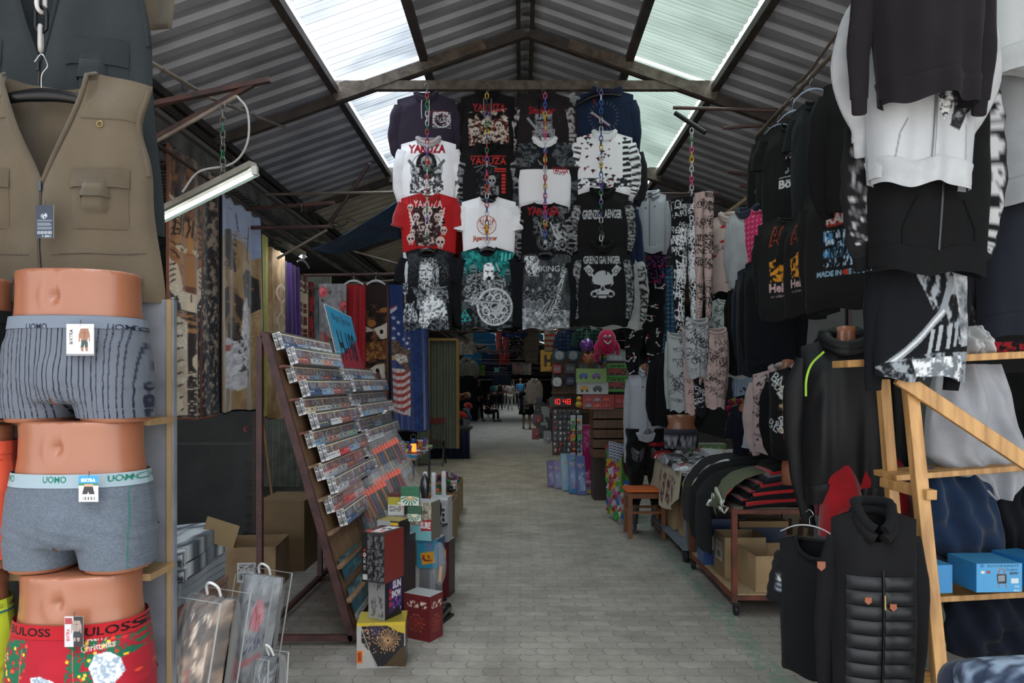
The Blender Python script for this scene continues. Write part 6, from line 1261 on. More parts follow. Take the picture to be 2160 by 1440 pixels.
m=MB(); m.quad(P(398,862,7.48),P(452,862,7.48),P(452,845,7.48),P(398,845,7.48),(lambda c:(c.text('m oloczeniu',6,4,86,22,0x9aa09c),c)[-1])(Cv(0,0,100,30,0x3c4442,1.5)),50,14); m.build('notice_strip',vc(.5,'plain'),T)
for x,y,cc in((519,858,0x2a7ab0),(519,905,0xa83040),(470,868,0x7a2028)): m=MB(); m.box(P(x,y,7.49),(.05,.004,.05)); m.build('sticker',mat(cc,.5),T)
def corr(name,label,cat,x0,x1,z0,z1,Y,col,per=.09,frame=None,c2=None,ax='x',kind=None):
    m=MB(); m.sm=False; n=int((x1-x0)/per)+1; xs=[];ys=[]
    for k in range(n):
        for f,d in((0,0),(.35,0),(.5,.018),(.85,.018)): xs.append(x0+(k+f)*per);ys.append(d)
    pts=[[((x,Y-d,z) if ax=='x' else (Y-d,x,z)) for x,d in zip(xs,ys) if x<=x1] for z in(z0,z1)]; m.grid(pts,flip=ax=='x'); M=mat(col,.55,k='metal',c2=c2)
    if kind: o=m.build(name,M,solid=.004); o['kind']=kind; return o
    T=thing(name,label,cat,(((x0+x1)/2,Y,z0) if ax=='x' else (Y,(x0+x1)/2,z0))); m.build('corrugated_sheet',M,T,solid=.004)
    if frame:
        F_=mat(frame,.6,k='wood')
        for p,q in(((x0,Y-.03,z0),(x0,Y-.03,z1)),((x1,Y-.03,z0),(x1,Y-.03,z1)),((x0,Y-.03,z1),(x1,Y-.03,z1))): m=MB(); m.bar(p,q,.06,.05); m.build('wooden_frame',F_,T)
    return T
LG=0x8e948c
corr('stall_shutter','light grey green corrugated sheet wall behind the rack','stall wall',P(555,0,10.6).x,P(700,0,10.6).x,.06,3.2,10.6,LG,c2=0x6c7269)
corr('stall_shutter','pale corrugated post wall beside the rose blanket','stall wall',P(640,0,9.6).x,P(673,0,9.6).x,.06,P(0,608,9.6).z,9.6,0x8f958a,.12)
corr('stall_shutter','narrow grey green corrugated shutter beside the flag blanket','stall wall',P(880,0,13.8).x,P(905,0,13.8).x,.05,P(0,700,13.8).z,13.8,0x5c6456,.12)
corr('stall_shutter','grey green corrugated door panel framed with yellow wood','stall door',P(904,0,14.2).x,P(966,0,14.2).x,.3,P(0,716,14.2).z,14.2,0x565e52,.12,frame=0x8a7040)
m=MB(); m.box((-4.2,8.8,.02),(2.6,4.5,.04)); tag(m.build('stall_floor_slab',mat(0x4c4b48,.7,k='plain')),'low concrete step inside the left stall behind the rack','step')
m=MB(); m.tube([P(556,900,7.3),P(583,1128,7.0)],.014,8); T=tag(m.build('broom_stick',mat(0x7c5a34,.5,k='wood')),'worn wooden broom stick leaning by the metal stall door','broom')
m=MB(); m.ball(P(572,1126,7.0)+Vector((-.03,0,-.0)),(.17,.05,.03),14,6); o=m.build('broom_head',mat(0x1c1c1c,.8)); o.parent=T
m=MB(); m.bar((-2.0,7.6,0),(-2.0,7.6,1.35),.03,.03); m.bar((-2.0,8.3,0),(-2.0,8.3,1.35),.03,.03); m.bar((-2.0,7.6,1.3),(-2.0,8.3,1.3),.03,.03); m.bar((-2.0,7.6,.15),(-2.0,8.3,.15),.03,.03); m.lathe([(0,-.015),(.05,-.015),(.05,.015),(0,.015)],(-2.0,7.6,.05),12,ax=(1,0,0)); tag(m.build('trolley',mat(0x3a3b3d,.5,k='metal')),'thin grey trolley frame on castors behind the rack','trolley')
for i,(x,y,z,s_) in enumerate(((-3.6,9.0,2.95,'rose blanket'),(3.0,8.6,3.1,'brown flannel shirt'),(-2.5,16.8,2.75,'long black coats'),(2.6,17,2.75,'striped sweater'),(-2.4,25,2.7,'far left counters'),(2.4,27,2.7,'far right counters'))):
    tube_lamp((x-.1,y-.6,z),(x+.1,y+.6,z),'fluorescent tube lamp under the stall roof near the '+s_,22,.018)  # tube lamps added to brighten the alley, all but the far left one
for x0,x1,y,Y,lb in((1330,1460,425,8.3,'grey plaid shirt'),(1440,1590,457,9.2,'brown flannel shirt'),(1330,1460,408,7.45,'light grey jacket'),(1330,1450,562,8.1,'turquoise plaid shirt')): pipe([P(x0,y,Y),P(x1+60,y,Y)],.01,'thin steel rail the '+lb+' hangs on',MR)
pipe([P(1150,740,11.9),P(1170,740,11.45)],.012,'short bracket holding the yellow letter sign to the clock wall',MR,'bracket_arm','bracket')
# ---------- right side: rail with black shirts ----------
KBR=.5
def gp(name,label,cat,cx,yt,yb,Y,Wd,col,rz=0,**k):
    a=P(cx,yb,Y); HT=(yb-yt)*Y/FL; art=k.pop('art',None); cv=None
    if art: cv=Cv(0,0,100,100*HT/Wd,col,3); art(cv)
    return garment(name,label,cat,a,rz,Wd,HT,col,cv=cv,res=k.pop('res',200 if art else 60),**k)
KK=0x1c1c1e; KG=0x242526
pipe([(2.0,4.2,3.72),(2.0,6.05,3.70)],.016,'weathered steel rail carrying the black band shirts on the right',mat(0x7d6e5c,.5,k='metal',c2=0x57483a))
pipe([(2.0,4.3,3.84),(2.0,4.95,3.76),(2.0,5.3,3.78)],.01,'rough wire twisted along the rail of black band shirts',mat(0x6b5a48,.7,k='rust'))
for p,q,Y,lb in(((1420,227),(1640,233),6.0,'rust pipe crossbar near the hanging black stick'),((1525,270),(1640,262),6.0,'dark crossbar carrying the end of the shirt rail'),((1560,392),(1600,400),6.2,'short rust bracket end beside the pink sleeve'),((1535,362),(1600,372),6.3,'rust bracket above the shorter one')):
    pipe([P(*p,Y),P(*q,Y)],.016,lb,PB)
RH=-.85
def aB(c): c.ell(58,26,12,14,0xb9babc,hole=.75); c.text('W',53,20,10,12,0xb9babc,bold=.04); c.tex([(44,40),(76,36),(78,74),(44,78)],KK,0xc4c5c8,7,thr=.56); c.text('Böhse',34,86,44,13,0xc9cacc,bold=.04); c.rect(34,82,80,83.5,0xb9babc)
def aC(c): c.tex([(50,30),(80,30),(80,66),(50,66)],KK,0xc4c5c8,5,thr=.55); c.tex([(52,66),(80,66),(76,88),(52,88)],KK,0xa83028,5,thr=.5)
gp('hooded_sweatshirt','plain black hoodie hung behind the skull band t-shirt','hoodie',1652,262,482,5.75,.5,KG,RH,seed=21,kind='crew',dep=.07)
gp('t_shirt','black t-shirt with white band crowd and ring print on the right rail','t-shirt',1672,255,500,5.2,.5,KK,RH,kind='tee',sl='short',seed=22,art=aB)
gp('t_shirt','black t-shirt with a white and red print, high on the right rail','t-shirt',1722,205,462,4.9,.46,0x1d2126,-1.15,kind='tee',sl='short',seed=23,art=aC)
gp('t_shirt','plain black t-shirt hung low behind the high white and red one','t-shirt',1722,350,560,5.05,.4,KK,-1.15,kind='tee',sl='short',seed=24)
cr_=Cv(0,0,30,100,KK,n=40)
for i,y in enumerate((12,26,38,50,63,76)):
    for w,cc in((3.2,0xc4c5c8),(1.2,KK)): cr_.line([(19,y),(26,y+7)],w*.6,cc); cr_.line([(26,y+7),(19,y+9)] if i%2 else [(26,y-1),(19,y+10)],w*.6,cc)
gp('hooded_sweatshirt','plain black sweatshirt between the band shirts and the white zip hoodie','hoodie',1850,150,440,3.6,.5,KK,-.35,kind='crew',seed=25,dep=.07)
def aH(c):
    c.text('AC/DC',18,14,68,30,0xa8402c,bold=.06,rot=-.05); c.text('AC/DC',20,16,64,26,0x2a1c1a,bold=.02,rot=-.05)
    c.tex([(30,50),(50,42),(84,50),(84,88),(22,96)],KK,0xc8743a,7,thr=.5); c.ell(62,70,15,16,0x8e9196); c.tex([(48,60),(76,58),(80,88),(46,88)],0x44474c,0xb9bcc0,4); c.tex([(20,66),(40,60),(40,96),(22,96)],KK,0xd8902c,5,thr=.45); c.tex([(66,44),(84,44),(86,70),(70,70)],KK,0xd8902c,5,thr=.45)
    c.text('Hells Bells',20,98,62,13,0xc9a8a8,bold=.04); c.text('~',22,115,60,3.4,0x9a8a8a)
gp('sweatshirt','black sweatshirt with flames, a bell and red outlined letters','sweatshirt',1672,455,668,4.75,.46,0x232325,-.62,kind='crew',seed=26,art=aH,dep=.06,sleeve=((.01,-.13),(.02,-.3),(.02,-.42),(.01,-.52)))
gp('long_sleeved_shirt','second black shirt with the same flame and bell print, half hidden','shirt',1712,450,665,4.55,.42,0x201f21,-1.0,kind='tee',seed=27,art=aH,sl='short')
def aR(c):
    c.poly([(30,32),(70,30),(70,46),(32,48)],0xa83830); c.text('RAMM',31,33,38,12,0xc9c4c4,bold=.04); c.tex([(28,52),(72,52),(74,92),(28,92)],KK,0x4f8fc0,6,thr=.5,st=(2,.6)); c.spk([(28,52),(72,52),(74,92),(28,92)],0xb9d0e0,4,.62,st=(2,.6)); c.text('MADE IN GE MANY',20,96,62,6,0x8fb4cc,bold=.04); c.ell(52,99,3,3,0xb83028)
gp('sweatshirt','black sweatshirt with blue standing figures and a red block print','sweatshirt',1788,385,645,3.9,.5,0x222223,-.85,sprd=.3,kind='crew',seed=28,art=aR,dep=.06)
for i,(x,y,Y) in enumerate(((1672,240,5.2),(1708,195,4.9),(1640,268,5.75))): hanger((P(x,y,Y).x,Y,P(x,y,Y).z+.02),RH,.24,col=0x9fb2cc,label='thin silver hanger on the right rail holding the '+['band crowd','high white and red','plain hooded'][i]+' shirt',thick=.005,hook=.09)
# garments in the foreground, top right
def aW(c):
    c.tex([(52,112),(68,108),(66,128),(60,138),(54,130)],WH,0x33353a,5,thr=.5,st=(1,2)); c.tex([(64,108),(96,106),(94,122),(80,132),(74,146),(66,142),(68,126)],0x2c2e33,0x85888c,5,thr=.6); c.line([(18,170),(20,150),(26,138)],1.4,0x8d9094); c.line([(82,170),(81,140)],2,0xa0a3a6)
gp('hooded_sweatshirt','black zip hoodie with runes and gothic letters on its sleeves, below the white one','hoodie',1955,100,572,2.72,.49,0x161719,.06,kind='zip',zip=0x4a4c50,seed=31,dep=.1,fold=.018,hemw=.93,pocket=1,scv=(cr_,(lambda c:(c.text('DIABOLUS',27,14,80,9,0xb9babc,rot=PI/2,bold=.05),c)[-1])(Cv(0,0,30,100,0x161719,n=60))))
gp('hooded_sweatshirt','white zip sweatshirt with a curly haired shadow print near the zipper','hoodie',1938,-60,388,2.6,.415,0xb9bcbf,.03,kind='zip',zip=0x9fa2a6,seed=32,dep=.11,fold=.02,hemw=.9,art=aW,res=260,sleeve=((.09,-.14),(.1,-.28),(.03,-.4),(.02,-.46)))
gp('hooded_sweatshirt','dark charcoal sweatshirt seen from behind, top right above the white one','hoodie',1955,-230,215,2.45,.38,0x262227,.02,kind='crew',seed=33,dep=.12,fold=.02,hemw=.88,sprd=.9,sleeve=((.03,-.13),(.07,-.3),(.09,-.45),(.08,-.58)))
gp('sweatshirt','light grey sweatshirt at the right edge of the picture','sweatshirt',2200,-60,425,2.95,.5,0x9da0a3,-.1,kind='crew',seed=34,dep=.1,fold=.018,sleeve=((.0,-.13),(.01,-.3),(.01,-.4),(.01,-.5)),sprd=.4)
gp('sweatshirt','pale sweatshirt with grey splash print in the top right corner','sweatshirt',2200,-260,150,2.7,.5,0xb6b9bb,-.1,kind='crew',seed=35,dep=.1,art=lambda c:c.tex([(20,60),(60,60),(60,90),(20,90)],0xb6b9bb,0x5f6a7a,7),sprd=.7)
gp('hooded_sweatshirt','dark navy hoodie below the light grey sweatshirt at the right edge','hoodie',2190,300,705,3.05,.52,0x262a35,-.1,kind='crew',seed=36,dep=.1,fold=.018,sleeve=((.02,-.13),(.03,-.3),(.01,-.42),(-.05,-.5)),sprd=.5)
def aD(c): c.tex([(22,26),(78,26),(80,70),(22,70)],KK,0xb9b9b4,7,thr=.52); c.ell(50,34,16,12,0x4a4a48); c.poly([(38,34),(62,34),(56,46),(44,46)],0xc4c4c0); c.text('~',20,84,60,12,0xa82830,bold=.05); c.text('~',20,8,60,6,0xa82830,bold=.05)
gp('t_shirt','black t-shirt with a grinning bone figure and red letters behind the shelf','t-shirt',2095,560,790,3.9,.5,KK,-.1,kind='tee',sl='short',seed=37,art=aD)
def aZ(c):
    A=0x14161a;c.tex([(30,20),(96,10),(100,90),(66,96),(60,80)],A,0x9fa6ac,8,thr=.5,st=(1.6,.7)); c.line([(4,118),(34,92),(60,64),(72,30)],7,0x8f969c); c.line([(6,116),(36,90),(62,62)],2.5,0xc9cdd0)
    for x,y in((48,104),(56,100),(66,98),(74,96),(84,94)): c.line([(x,y),(x+3,y-24)],4,0xa4abb1)
    c.tex([(4,112),(50,102),(98,100),(98,132),(10,134)],0x1c1f24,0x99a1a8,8,thr=.45); c.tex([(30,108),(84,104),(90,128),(70,124),(36,124)],0x7d858c,0xd8dcdf,7); c.tex([(72,20),(96,16),(100,94),(84,96)],0x5c636a,0xc9cdd1,9,soft=.5)
gp('long_sleeved_shirt','black long sleeved shirt with grey mythical hunt print over the wooden ladder','shirt',1940,520,800,2.85,.42,0x12141a,.18,kind='tee',seed=38,art=aZ,dep=.07,res=280,tilt=.0,sleeve=((.0,-.13),(.01,-.3),(.01,-.44),(.0,-.62)))
# ---------- wooden trestle rack ----------
PW=mat(0xb48a54,.5,k='wood',c2=0x8e6638)
T=thing('wooden_rack','pine trestle rack with shelves and a diagonal board on the right','rack',(1.6,2.95,0))
def brd(a,b,Ya,Yb,w,h,nm,up=(0,0,1)): m=MB(); m.bar(P(*a,Ya),P(*b,Yb),w,h,up=up); return m.build(nm,PW,T,bev=.003)
brd((1917,795),(1985,1460),2.9,2.75,.05,.045,'front_leg',(0,1,0)); brd((1862,800),(1912,1420),3.15,3.15,.045,.045,'rear_leg',(0,1,0)); brd((1895,795),(2180,985),2.85,2.85,.025,.06,'diagonal_board')
for y0,y1 in((1022,1052),(1325,1370)): brd((1865,y0-6),(1966,y0+22),3.1,2.8,.045,.04,'rung')
brd((1772,768),(2200,746),3.0,3.05,.14,.03,'top_shelf_board'); 
for (a,b) in(((1866,1002),(2200,975)),((1912,1252),(2200,1236)),((1930,1440),(2200,1425))): brd(a,b,3.1,3.1,.2,.025,'shelf_board')
# lamp boxes
def lb(c,t='50W'):
    c.ell(12,6,5,5,0x2a6fb0); c.text('FLOODLIGHT',24,3,70,7,0x1c3c5c,bold=.02); c.text('Outdoor',64,14,26,6,0x24303c); c.text(t,72,24,20,8,0x1c2834,bold=.05)
    c.poly([(44,30),(66,30),(66,56),(46,56)],0x16181c); c.poly([(47,34),(62,33),(62,50),(48,51)],0x85909a); c.line([(48,30),(50,16),(60,16),(62,30)],2.5,0x9a5a30); c.line([(50,56),(48,68)],2,0x9a5a30); c.line([(62,56),(66,68)],2,0x9a5a30); c.rect(76,42,92,56,0xc4cccf); c.text('5%',84,62,10,6,0xb9d0dc); c.rect(10,20,18,28,0xc4cccf); c.rect(22,20,30,28,0x9a3a3a)
    for k in range(6): c.rect(12,34+k*7,24,36+k*7,0x3c8fc0)
    c.text('IP65',82,74,12,5,0xc4d8e0); return c
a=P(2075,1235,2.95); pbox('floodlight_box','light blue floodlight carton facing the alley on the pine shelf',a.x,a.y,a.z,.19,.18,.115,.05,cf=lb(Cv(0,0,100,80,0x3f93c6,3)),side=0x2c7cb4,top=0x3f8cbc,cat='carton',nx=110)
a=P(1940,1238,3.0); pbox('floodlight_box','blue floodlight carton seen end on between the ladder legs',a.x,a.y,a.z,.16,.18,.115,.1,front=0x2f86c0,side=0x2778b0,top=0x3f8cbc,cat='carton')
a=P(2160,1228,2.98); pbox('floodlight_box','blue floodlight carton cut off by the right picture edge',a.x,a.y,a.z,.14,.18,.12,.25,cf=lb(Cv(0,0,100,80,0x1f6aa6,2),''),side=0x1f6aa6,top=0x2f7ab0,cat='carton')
# loosely hung garments on the trestle
def sack(name,label,cat,outline,Y,thick,col,seed=1,depthf=1.,M=None,group=None,rad=.5):
    "a draped garment: outline traced row by row [(y,xl,xr)], given real bulging thickness and folds"
    rows=outline; a0=P((rows[-1][1]+rows[-1][2])/2,rows[-1][0],Y); T=thing(name,label,cat,a0,0,group); rr=random.Random(seed); ph=[rr.uniform(0,6) for _ in range(6)]
    ys=np.linspace(rows[0][0],rows[-1][0],48); xl=np.interp(ys,[r[0] for r in rows],[r[1] for r in rows]); xr=np.interp(ys,[r[0] for r in rows],[r[2] for r in rows]); n=72; g=[]
    for i,y in enumerate(ys):
        l=P(xl[i],y,Y);r=P(xr[i],y,Y); t=np.linspace(0,2*PI,n,endpoint=False); v=i/47; e=min(1,3*v+.35,3*(1-v)+.3); w=(r.x-l.x)/2; 
        fo=.012*np.sin(np.cos(t)*5+ph[0]+v*4)+.009*np.sin(np.cos(t)*11+ph[1]-v*6)+.008*np.sin(v*16+np.cos(t)*4+ph[2])*np.exp(-((v-.5)/.25)**2)
        c_=np.cos(t); s_=np.sin(t); g.append(np.stack([(l.x+r.x)/2+w*c_,Y-thick*e*np.sign(s_)*np.abs(s_)**.7-fo*np.abs(s_)*2*(s_>0),np.full(n,l.z)],1))
    g=np.array(g); m=MB(); m.grid(g,cu=True,flip=True); m.add(g[0],[list(range(n))]); m.add(g[-1],[list(range(n))[::-1]]); m.build('fabric',M or FB(col),T); return T
sack('hooded_sweatshirt','pale grey hoodie hanging head down behind the diagonal board','hoodie',[(768,1975,2110),(850,1960,2130),(900,1955,2140),(960,1955,2165),(1000,2010,2170),(1052,2085,2130)],3.02+.12,.08,0xa9acb2,3)
sack('hooded_sweatshirt','white hoodie lump lying on the top pine shelf','hoodie',[(688,2040,2062),(705,2030,2075),(740,2030,2092),(748,2032,2100)],3.05,.06,0xc4c4c6,4)
sack('sweater','deep blue knitted sweater hanging between the pine shelves','sweater',[(985,1940,2080),(1050,1945,2095),(1120,1935,2115),(1165,1938,2118),(1185,2000,2095)],3.13,.07,0x1c3250,6)
sack('sweater','dark navy sweater hanging under the diagonal board at the picture edge','sweater',[(920,2060,2200),(1060,2080,2210),(1190,2110,2200)],3.22,.06,0x14161e,7)
sack('trousers','dark navy trousers bundled on the lowest pine shelf','trousers',[(1255,2000,2170),(1320,1990,2180),(1375,2000,2180),(1395,2060,2170)],3.12,.08,0x131a2a,8)
sack('shirt','pale mint green shirt hanging behind the ladder foot','shirt',[(1256,1915,1990),(1330,1920,1992),(1395,1925,1990),(1408,1935,1985)],3.18,.05,0x85907c,9)
sack('hooded_sweatshirt','bright red hoodie hanging behind the black windbreaker','hoodie',[(960,1740,1900),(1050,1732,1925),(1130,1728,1930),(1175,1890,1928)],3.45,.08,0x9c121c,10)
sack('t_shirt','dark red and pink striped top behind the folded piles','t-shirt',[(985,1716,1742),(1040,1716,1745),(1085,1718,1740)],3.7,.04,0xa02c44,11)
for i,(cc,lb_,dy) in enumerate(((0x1c2a48,'navy',0),(0x6c7688,'heather grey',.045),(0x1a2440,'dark blue',.09))): 
    T=thing('folded_sweater',lb_+' folded sweater in the fan of clothes at the lower right corner','sweater',P(2100+i*26,1450,2.3),0,'fan of folded sweaters at the lower right'); m=MB(); q=[P(2020+i*40,1485,2.3-.02*i),P(2026+i*40,1445,2.3-.02*i),P(2066+i*40,1424+i*12,2.3-.02*i),P(2250,1414+i*14,2.3-.02*i)]; m.tube(q,[.03,.034,.034,.034],12,3.2,sub=5,up=(0,1,0)); m.build('fabric',FB(cc),T)
T=thing('folded_shirt','blue grey patterned folded shirt at the very lower right corner','shirt',P(2120,1450,2.2)); m=MB(); c=Cv(0,0,100,100,0x5a6a80,1); c.tex(c.full(),0x2c3850,0x8fa0b4,7); m.tube([P(2060,1470,2.2),P(2080,1432,2.2),P(2230,1420,2.2)],[.035,.04,.04],40,3,sub=8,up=(0,1,0),cv=c); m.build('fabric',vc(),T)
# windbreaker mannequin
def mann(px,yt,yb,Y,hw,label,neck=22,rz=0,bust=0):
    a=P(px,yb,Y); h=(yb-yt)*Y/FL; w=hw*Y/FL; T=thing('torso_mannequin',label,'mannequin',a,rz,'tan plastic torso mannequins')
    nw=neck*Y/FL; m=MB(); prof=[(.62,0),(.66,.02),(.7,.12),(.78,.3),(.9,.55),(.98,.7),(.8,.8),(.42,.865)]; m.lathe([(0,0)]+[(w*r*.95,h*z) for r,z in prof]+[(nw*.62,h*.9),(nw*.55,h*.95),(nw*.6,h*.99),(0,h)],ns=28,sy=.62); m.build('torso',SKN,T,local=True); return T
mann(1785,686,1010,3.55,60,'tan torso mannequin wearing the dark grey windbreaker',neck=34)
gp('jacket','dark grey hooded windbreaker with neon green zip trim on a mannequin','jacket',1786,712,1050,3.5,.42,0x1b1c20,-.35,kind='hood',seed=41,dep=.15,hoodsz=1.4,fold=.024,nw=.07,fabric=mat(0x0f1013,.6,k='plastic',bump=.1,var=.05),sleeve=((.06,-.15),(.07,-.34),(.05,-.52),(.0,-.7)))
m=MB(); m.tube([P(1738,742,3.36),P(1712,768,3.36),P(1701,800,3.36),P(1700,835,3.38)],.006,7,sub=5); tag(m.build('zip_trim',mat(0xa6d83c,.5)),'neon green zip teeth on the shoulder of the grey windbreaker','trim')
# quilted jacket
T=gp('jacket','black fleece jacket with quilted front panel and brown leather tabs','jacket',1842,1075,1480,2.62,.3,0x19191b,-.12,kind='zip',seed=42,dep=.09,hem=False,nw=.06,nd=.11,sleeve=((.04,-.15),(.06,-.34),(.06,-.5),(.04,-.66)),slope=.35,fold=.008)
fp=T_fp[T.name]; m=MB(); H_=(1480-1075)*2.62/FL
for i in range(9):
    z0=H_*.02+i*H_*.074
    for s in(-1,1):
        g=[]
        for b in np.linspace(0,1,7): g.append([np.array(fp(s*(.006+a_*.112),z0+b*H_*.072,.004))-np.array([0,.013*math.sin(PI*b)**.7*min(1,6*a_+.3,6*(1-a_)+.3),0]) for a_ in np.linspace(0,1,12)])
        m.grid(g,flip=s<0)
m.build('quilted_panel',mat(0x181b1f,.5,k='plastic',bump=.25,var=.05),T,local=True)
m=MB(); m.tube([fp(0,z,.008) for z in np.linspace(.02,H_*.72,16)],.004,6); m.build('zipper',mat(0x111111,.4,m=.5),T,local=True)
for x,z in((-.055,H_*.57),(.03,H_*.54)): m=MB(); p=fp(x,z,.02); m.prism([(-.011,.012),(.011,.012),(.012,-.004),(0,-.014),(-.012,-.004)],.004,p); m.build('leather_tab',mat(0x9c5230,.5,k='card'),T,local=True)
p=fp(-.0,H_*.6,.02); m=MB(); m.tube([p,(p[0]+.0,p[1]-.004,p[2]-.05)],.003,6); m.build('zip_pull_cord',mat(0xa88a50,.6),T,local=True)
m=MB(); m.prism([(-.014,.016),(.014,.016),(.014,-.006),(0,-.018),(-.014,-.006)],.005,(-.2,-.06,H_*.72)); m.build('leather_tab',mat(0x8c4a2c,.5,k='card'),T,local=True)
def a25(c): pass
sc25=Cv(0,0,30,100,0x1b1c1f,n=60); [(sc25.text('25',x,50,3.6,14,0xc4c6c8,bold=.05),sc25.rect(x,70,x+3.6,80,0x8f97a4),sc25.rect(x+.5,72,x+3.1,78,0x1b1c1f)) for x in(5,21)]
gp('t_shirt','black t-shirt with white 25 on the sleeve hung beside the quilted jacket','t-shirt',1725,1135,1420,2.95,.3,0x1b1c1f,-.5,kind='tee',sl='short',seed=43,scv=sc25,dep=.08)
hanger(P(1708,1108,3.3),-.9,.3,label='silver wire hanger dangling in front of the red metal cart',col=0xb9bcc0,thick=.003,hook=.07)
T=thing('paper_box','pale lilac box at the foot of the hanging t-shirts','box',G(1700,1430) if False else (1.05,2.62,0)); m=MB(); m.box((1.08,2.62,.22),(.12,.2,.44),Matrix.Rotation(.2,3,'Z')); m.build('card',mat(0xb9b0c4,.6,k='card'),T)
# BLA sweatshirts on mannequins behind the windbreaker
def bla(c,fg,n=14,seed=1,words=('BLA','BLA','BL','LA'),red=1,s=14):
    r=random.Random(seed)
    for i in range(n): x=r.uniform(4,c.x1-22);y=r.uniform(4,c.y1-16); c.text(r.choice(words),x,y,s*1.5,s,fg,rot=r.uniform(-.9,.9),bold=-.0); 
    if red:
        for i in range(5): x=r.uniform(4,c.x1-10);y=r.uniform(6,c.y1-10); c.ell(x,y,5,3.5,0xb02030); c.ell(x+5,y,3,4,0xb02030)
def names(c,fg,n=60,seed=1,words=('NEW YORK','PARIS','LONDON','MOSCOW','TOKYO','ROMA'),rot=.15,s=9):
    r=random.Random(seed)
    for i in range(n): w=r.choice(words); k=s*r.uniform(.5,1.3); x=r.uniform(-10,c.x1-10);y=r.uniform(0,c.y1); c.text(w,x,y,k*.75*len(w),k,fg,rot=r.uniform(-rot,rot),bold=-.005)
for px,lb_ in((1662,'pink rabbit print'),(1702,'black lettered')): mann(px,757,955,5.1 if px<1690 else 4.75,50,'tan torso mannequin wearing the '+lb_+' sweatshirt',neck=20)
gp('hooded_sweatshirt','pale pink hoodie with small dark sketches on a mannequin','hoodie',1652,778,950,5.0,.42,0xb09c9c,-.5,kind='hood',seed=44,dep=.11,art=lambda c:(c.spk(c.full(),0x3a3438,6,.62),names(c,0x3a3438,12,3,('love','rose'),.8,7)),strings=0xc9c4c4,nw=.07)
gp('hooded_sweatshirt','black sweatshirt lettered in white with an angel print on a mannequin','hoodie',1692,775,960,4.65,.42,0x141416,-.55,kind='crew',seed=45,dep=.12,art=lambda c:(c.tex([(20,30),(50,30),(56,100),(22,100)],0x141416,0xb09870,8,thr=.48),bla(c,0xc4c6c8,14,4)))
gp('t_shirt','navy t-shirt on a mannequin beside the flower wall','t-shirt',1588,850,955,5.9,.34,0x161c2c,-.1,kind='tee',sl='short',seed=46,dep=.1,nw=.055); mann(1588,828,955,5.9,36,'tan torso mannequin wearing the navy t-shirt',neck=16)
gp('t_shirt','pale blue t-shirt with a red badge between two mannequins','t-shirt',1618,870,950,5.5,.28,0x9fa8b4,-.5,kind='tee',sl='short',seed=47,dep=.06,art=lambda c:(c.ell(60,40,12,12,0xa83040,hole=.8),c.rect(20,40,34,66,0xa82830)))
gp('striped_shirt','blue and white striped shirt with a black spider hung at the back','shirt',1596,770,835,6.3,.44,0x7f94ac,0,kind='tee',sl=None,seed=48,art=lambda c:([c.rect(i*5,0,i*5+1.2,100,0xa9b8c4) for i in range(20)],c.ell(66,22,4,5,0x15151a),[c.line([(66,22),(66+14*math.cos(a_),22+14*math.sin(a_))],1.2,0x15151a) for a_ in np.linspace(0,6,8)],c.text('~',14,44,70,10,0x2c3440)))
# hips seen below the BLA sweatshirt
T=thing('hip_mannequin','tan hip mannequin with a neon waistband between the folded piles','mannequin',P(1690,980,4.7)); m=MB(); m.lathe([(0,-.14),(.13,-.13),(.13,0),(.11,.1),(0,.11)],P(1690,980,4.75),24,sy=.6); m.build('torso',SKN,T)
# ---------- second rail: printed trousers and hoodies ----------
KBR=.7
pipe([P(1490,482,6.9),P(1600,402,5.9)],.02,'pale wooden rail carrying the pink lip print hoodies',mat(0x86705a,.5,k='wood'),box=True,w=.035,h=.03)
YT=6.1
def bones(c,fg=0xb9b9bc,n=26,seed=1):
    r=random.Random(seed)
    for i in range(n):
        x=r.uniform(4,c.x1-4);y=r.uniform(4,c.y1-4);a=r.uniform(0,3); dx,dy=5*math.cos(a),5*math.sin(a); c.line([(x-dx,y-dy),(x+dx,y+dy)],2,fg)
        for q in(-1,1): c.ell(x+q*dx,y+q*dy,2.4,1.8,fg)
        if i%3==0: c.ell(x+7,y-5,1.6,1.6,0xb02030)
def plaid(c,a,b,d,s=12):
    for i in range(int((c.x1)/s)+1): c.rect(i*s,0,i*s+s*.45,c.y1,a,.55); c.rect(i*s+s*.7,0,i*s+s*.76,c.y1,d,.6)
    for i in range(int((c.y1)/s)+1): c.rect(0,i*s,c.x1,i*s+s*.45,b,.5); c.rect(0,i*s+s*.7,c.x1,i*s+s*.76,d,.6)
def pp(label,cx,yt,yb,Y,Wd,col,art,rz=0,seed=1,**k):
    HT=(yb-yt)*Y/FL; cv=None
    if art: cv=Cv(0,0,100,100*HT/Wd,col,2.4); art(cv)
    return pants('trousers',label,'trousers',P(cx,yt,Y),rz,Wd,HT,col,cv,seed=seed,res=k.pop('res',190),**k)
pp('black trousers covered in white city names hung by a silver clip hanger',1450,420,710,YT,.27,0x17171a,lambda c:names(c,0xc4c6ca,90,2,s=26,rot=.3),rz=-.2,seed=2,dep=.07)
pp('pale pink trousers covered in black city names beside the black pair',1485,408,690,YT-.1,.16,0xae9894,lambda c:names(c,0x2a2628,44,5,s=30,rot=.25),rz=-.6,seed=3,dep=.05)
hanger(P(1457,420,YT),-.3,.25,col=0xb4b7bb,label='silver clip hanger above the black city name trousers',hook=.07,thick=.008)
a=P(1459,270,YT); chain('short chain of coloured links holding the city name trousers',a,a.z-P(0,412,YT).z,[0x8c2a5c,0xc9c9c9,0x2c8a52,0xd14a80,0xc9c9c9,0xd9b020])
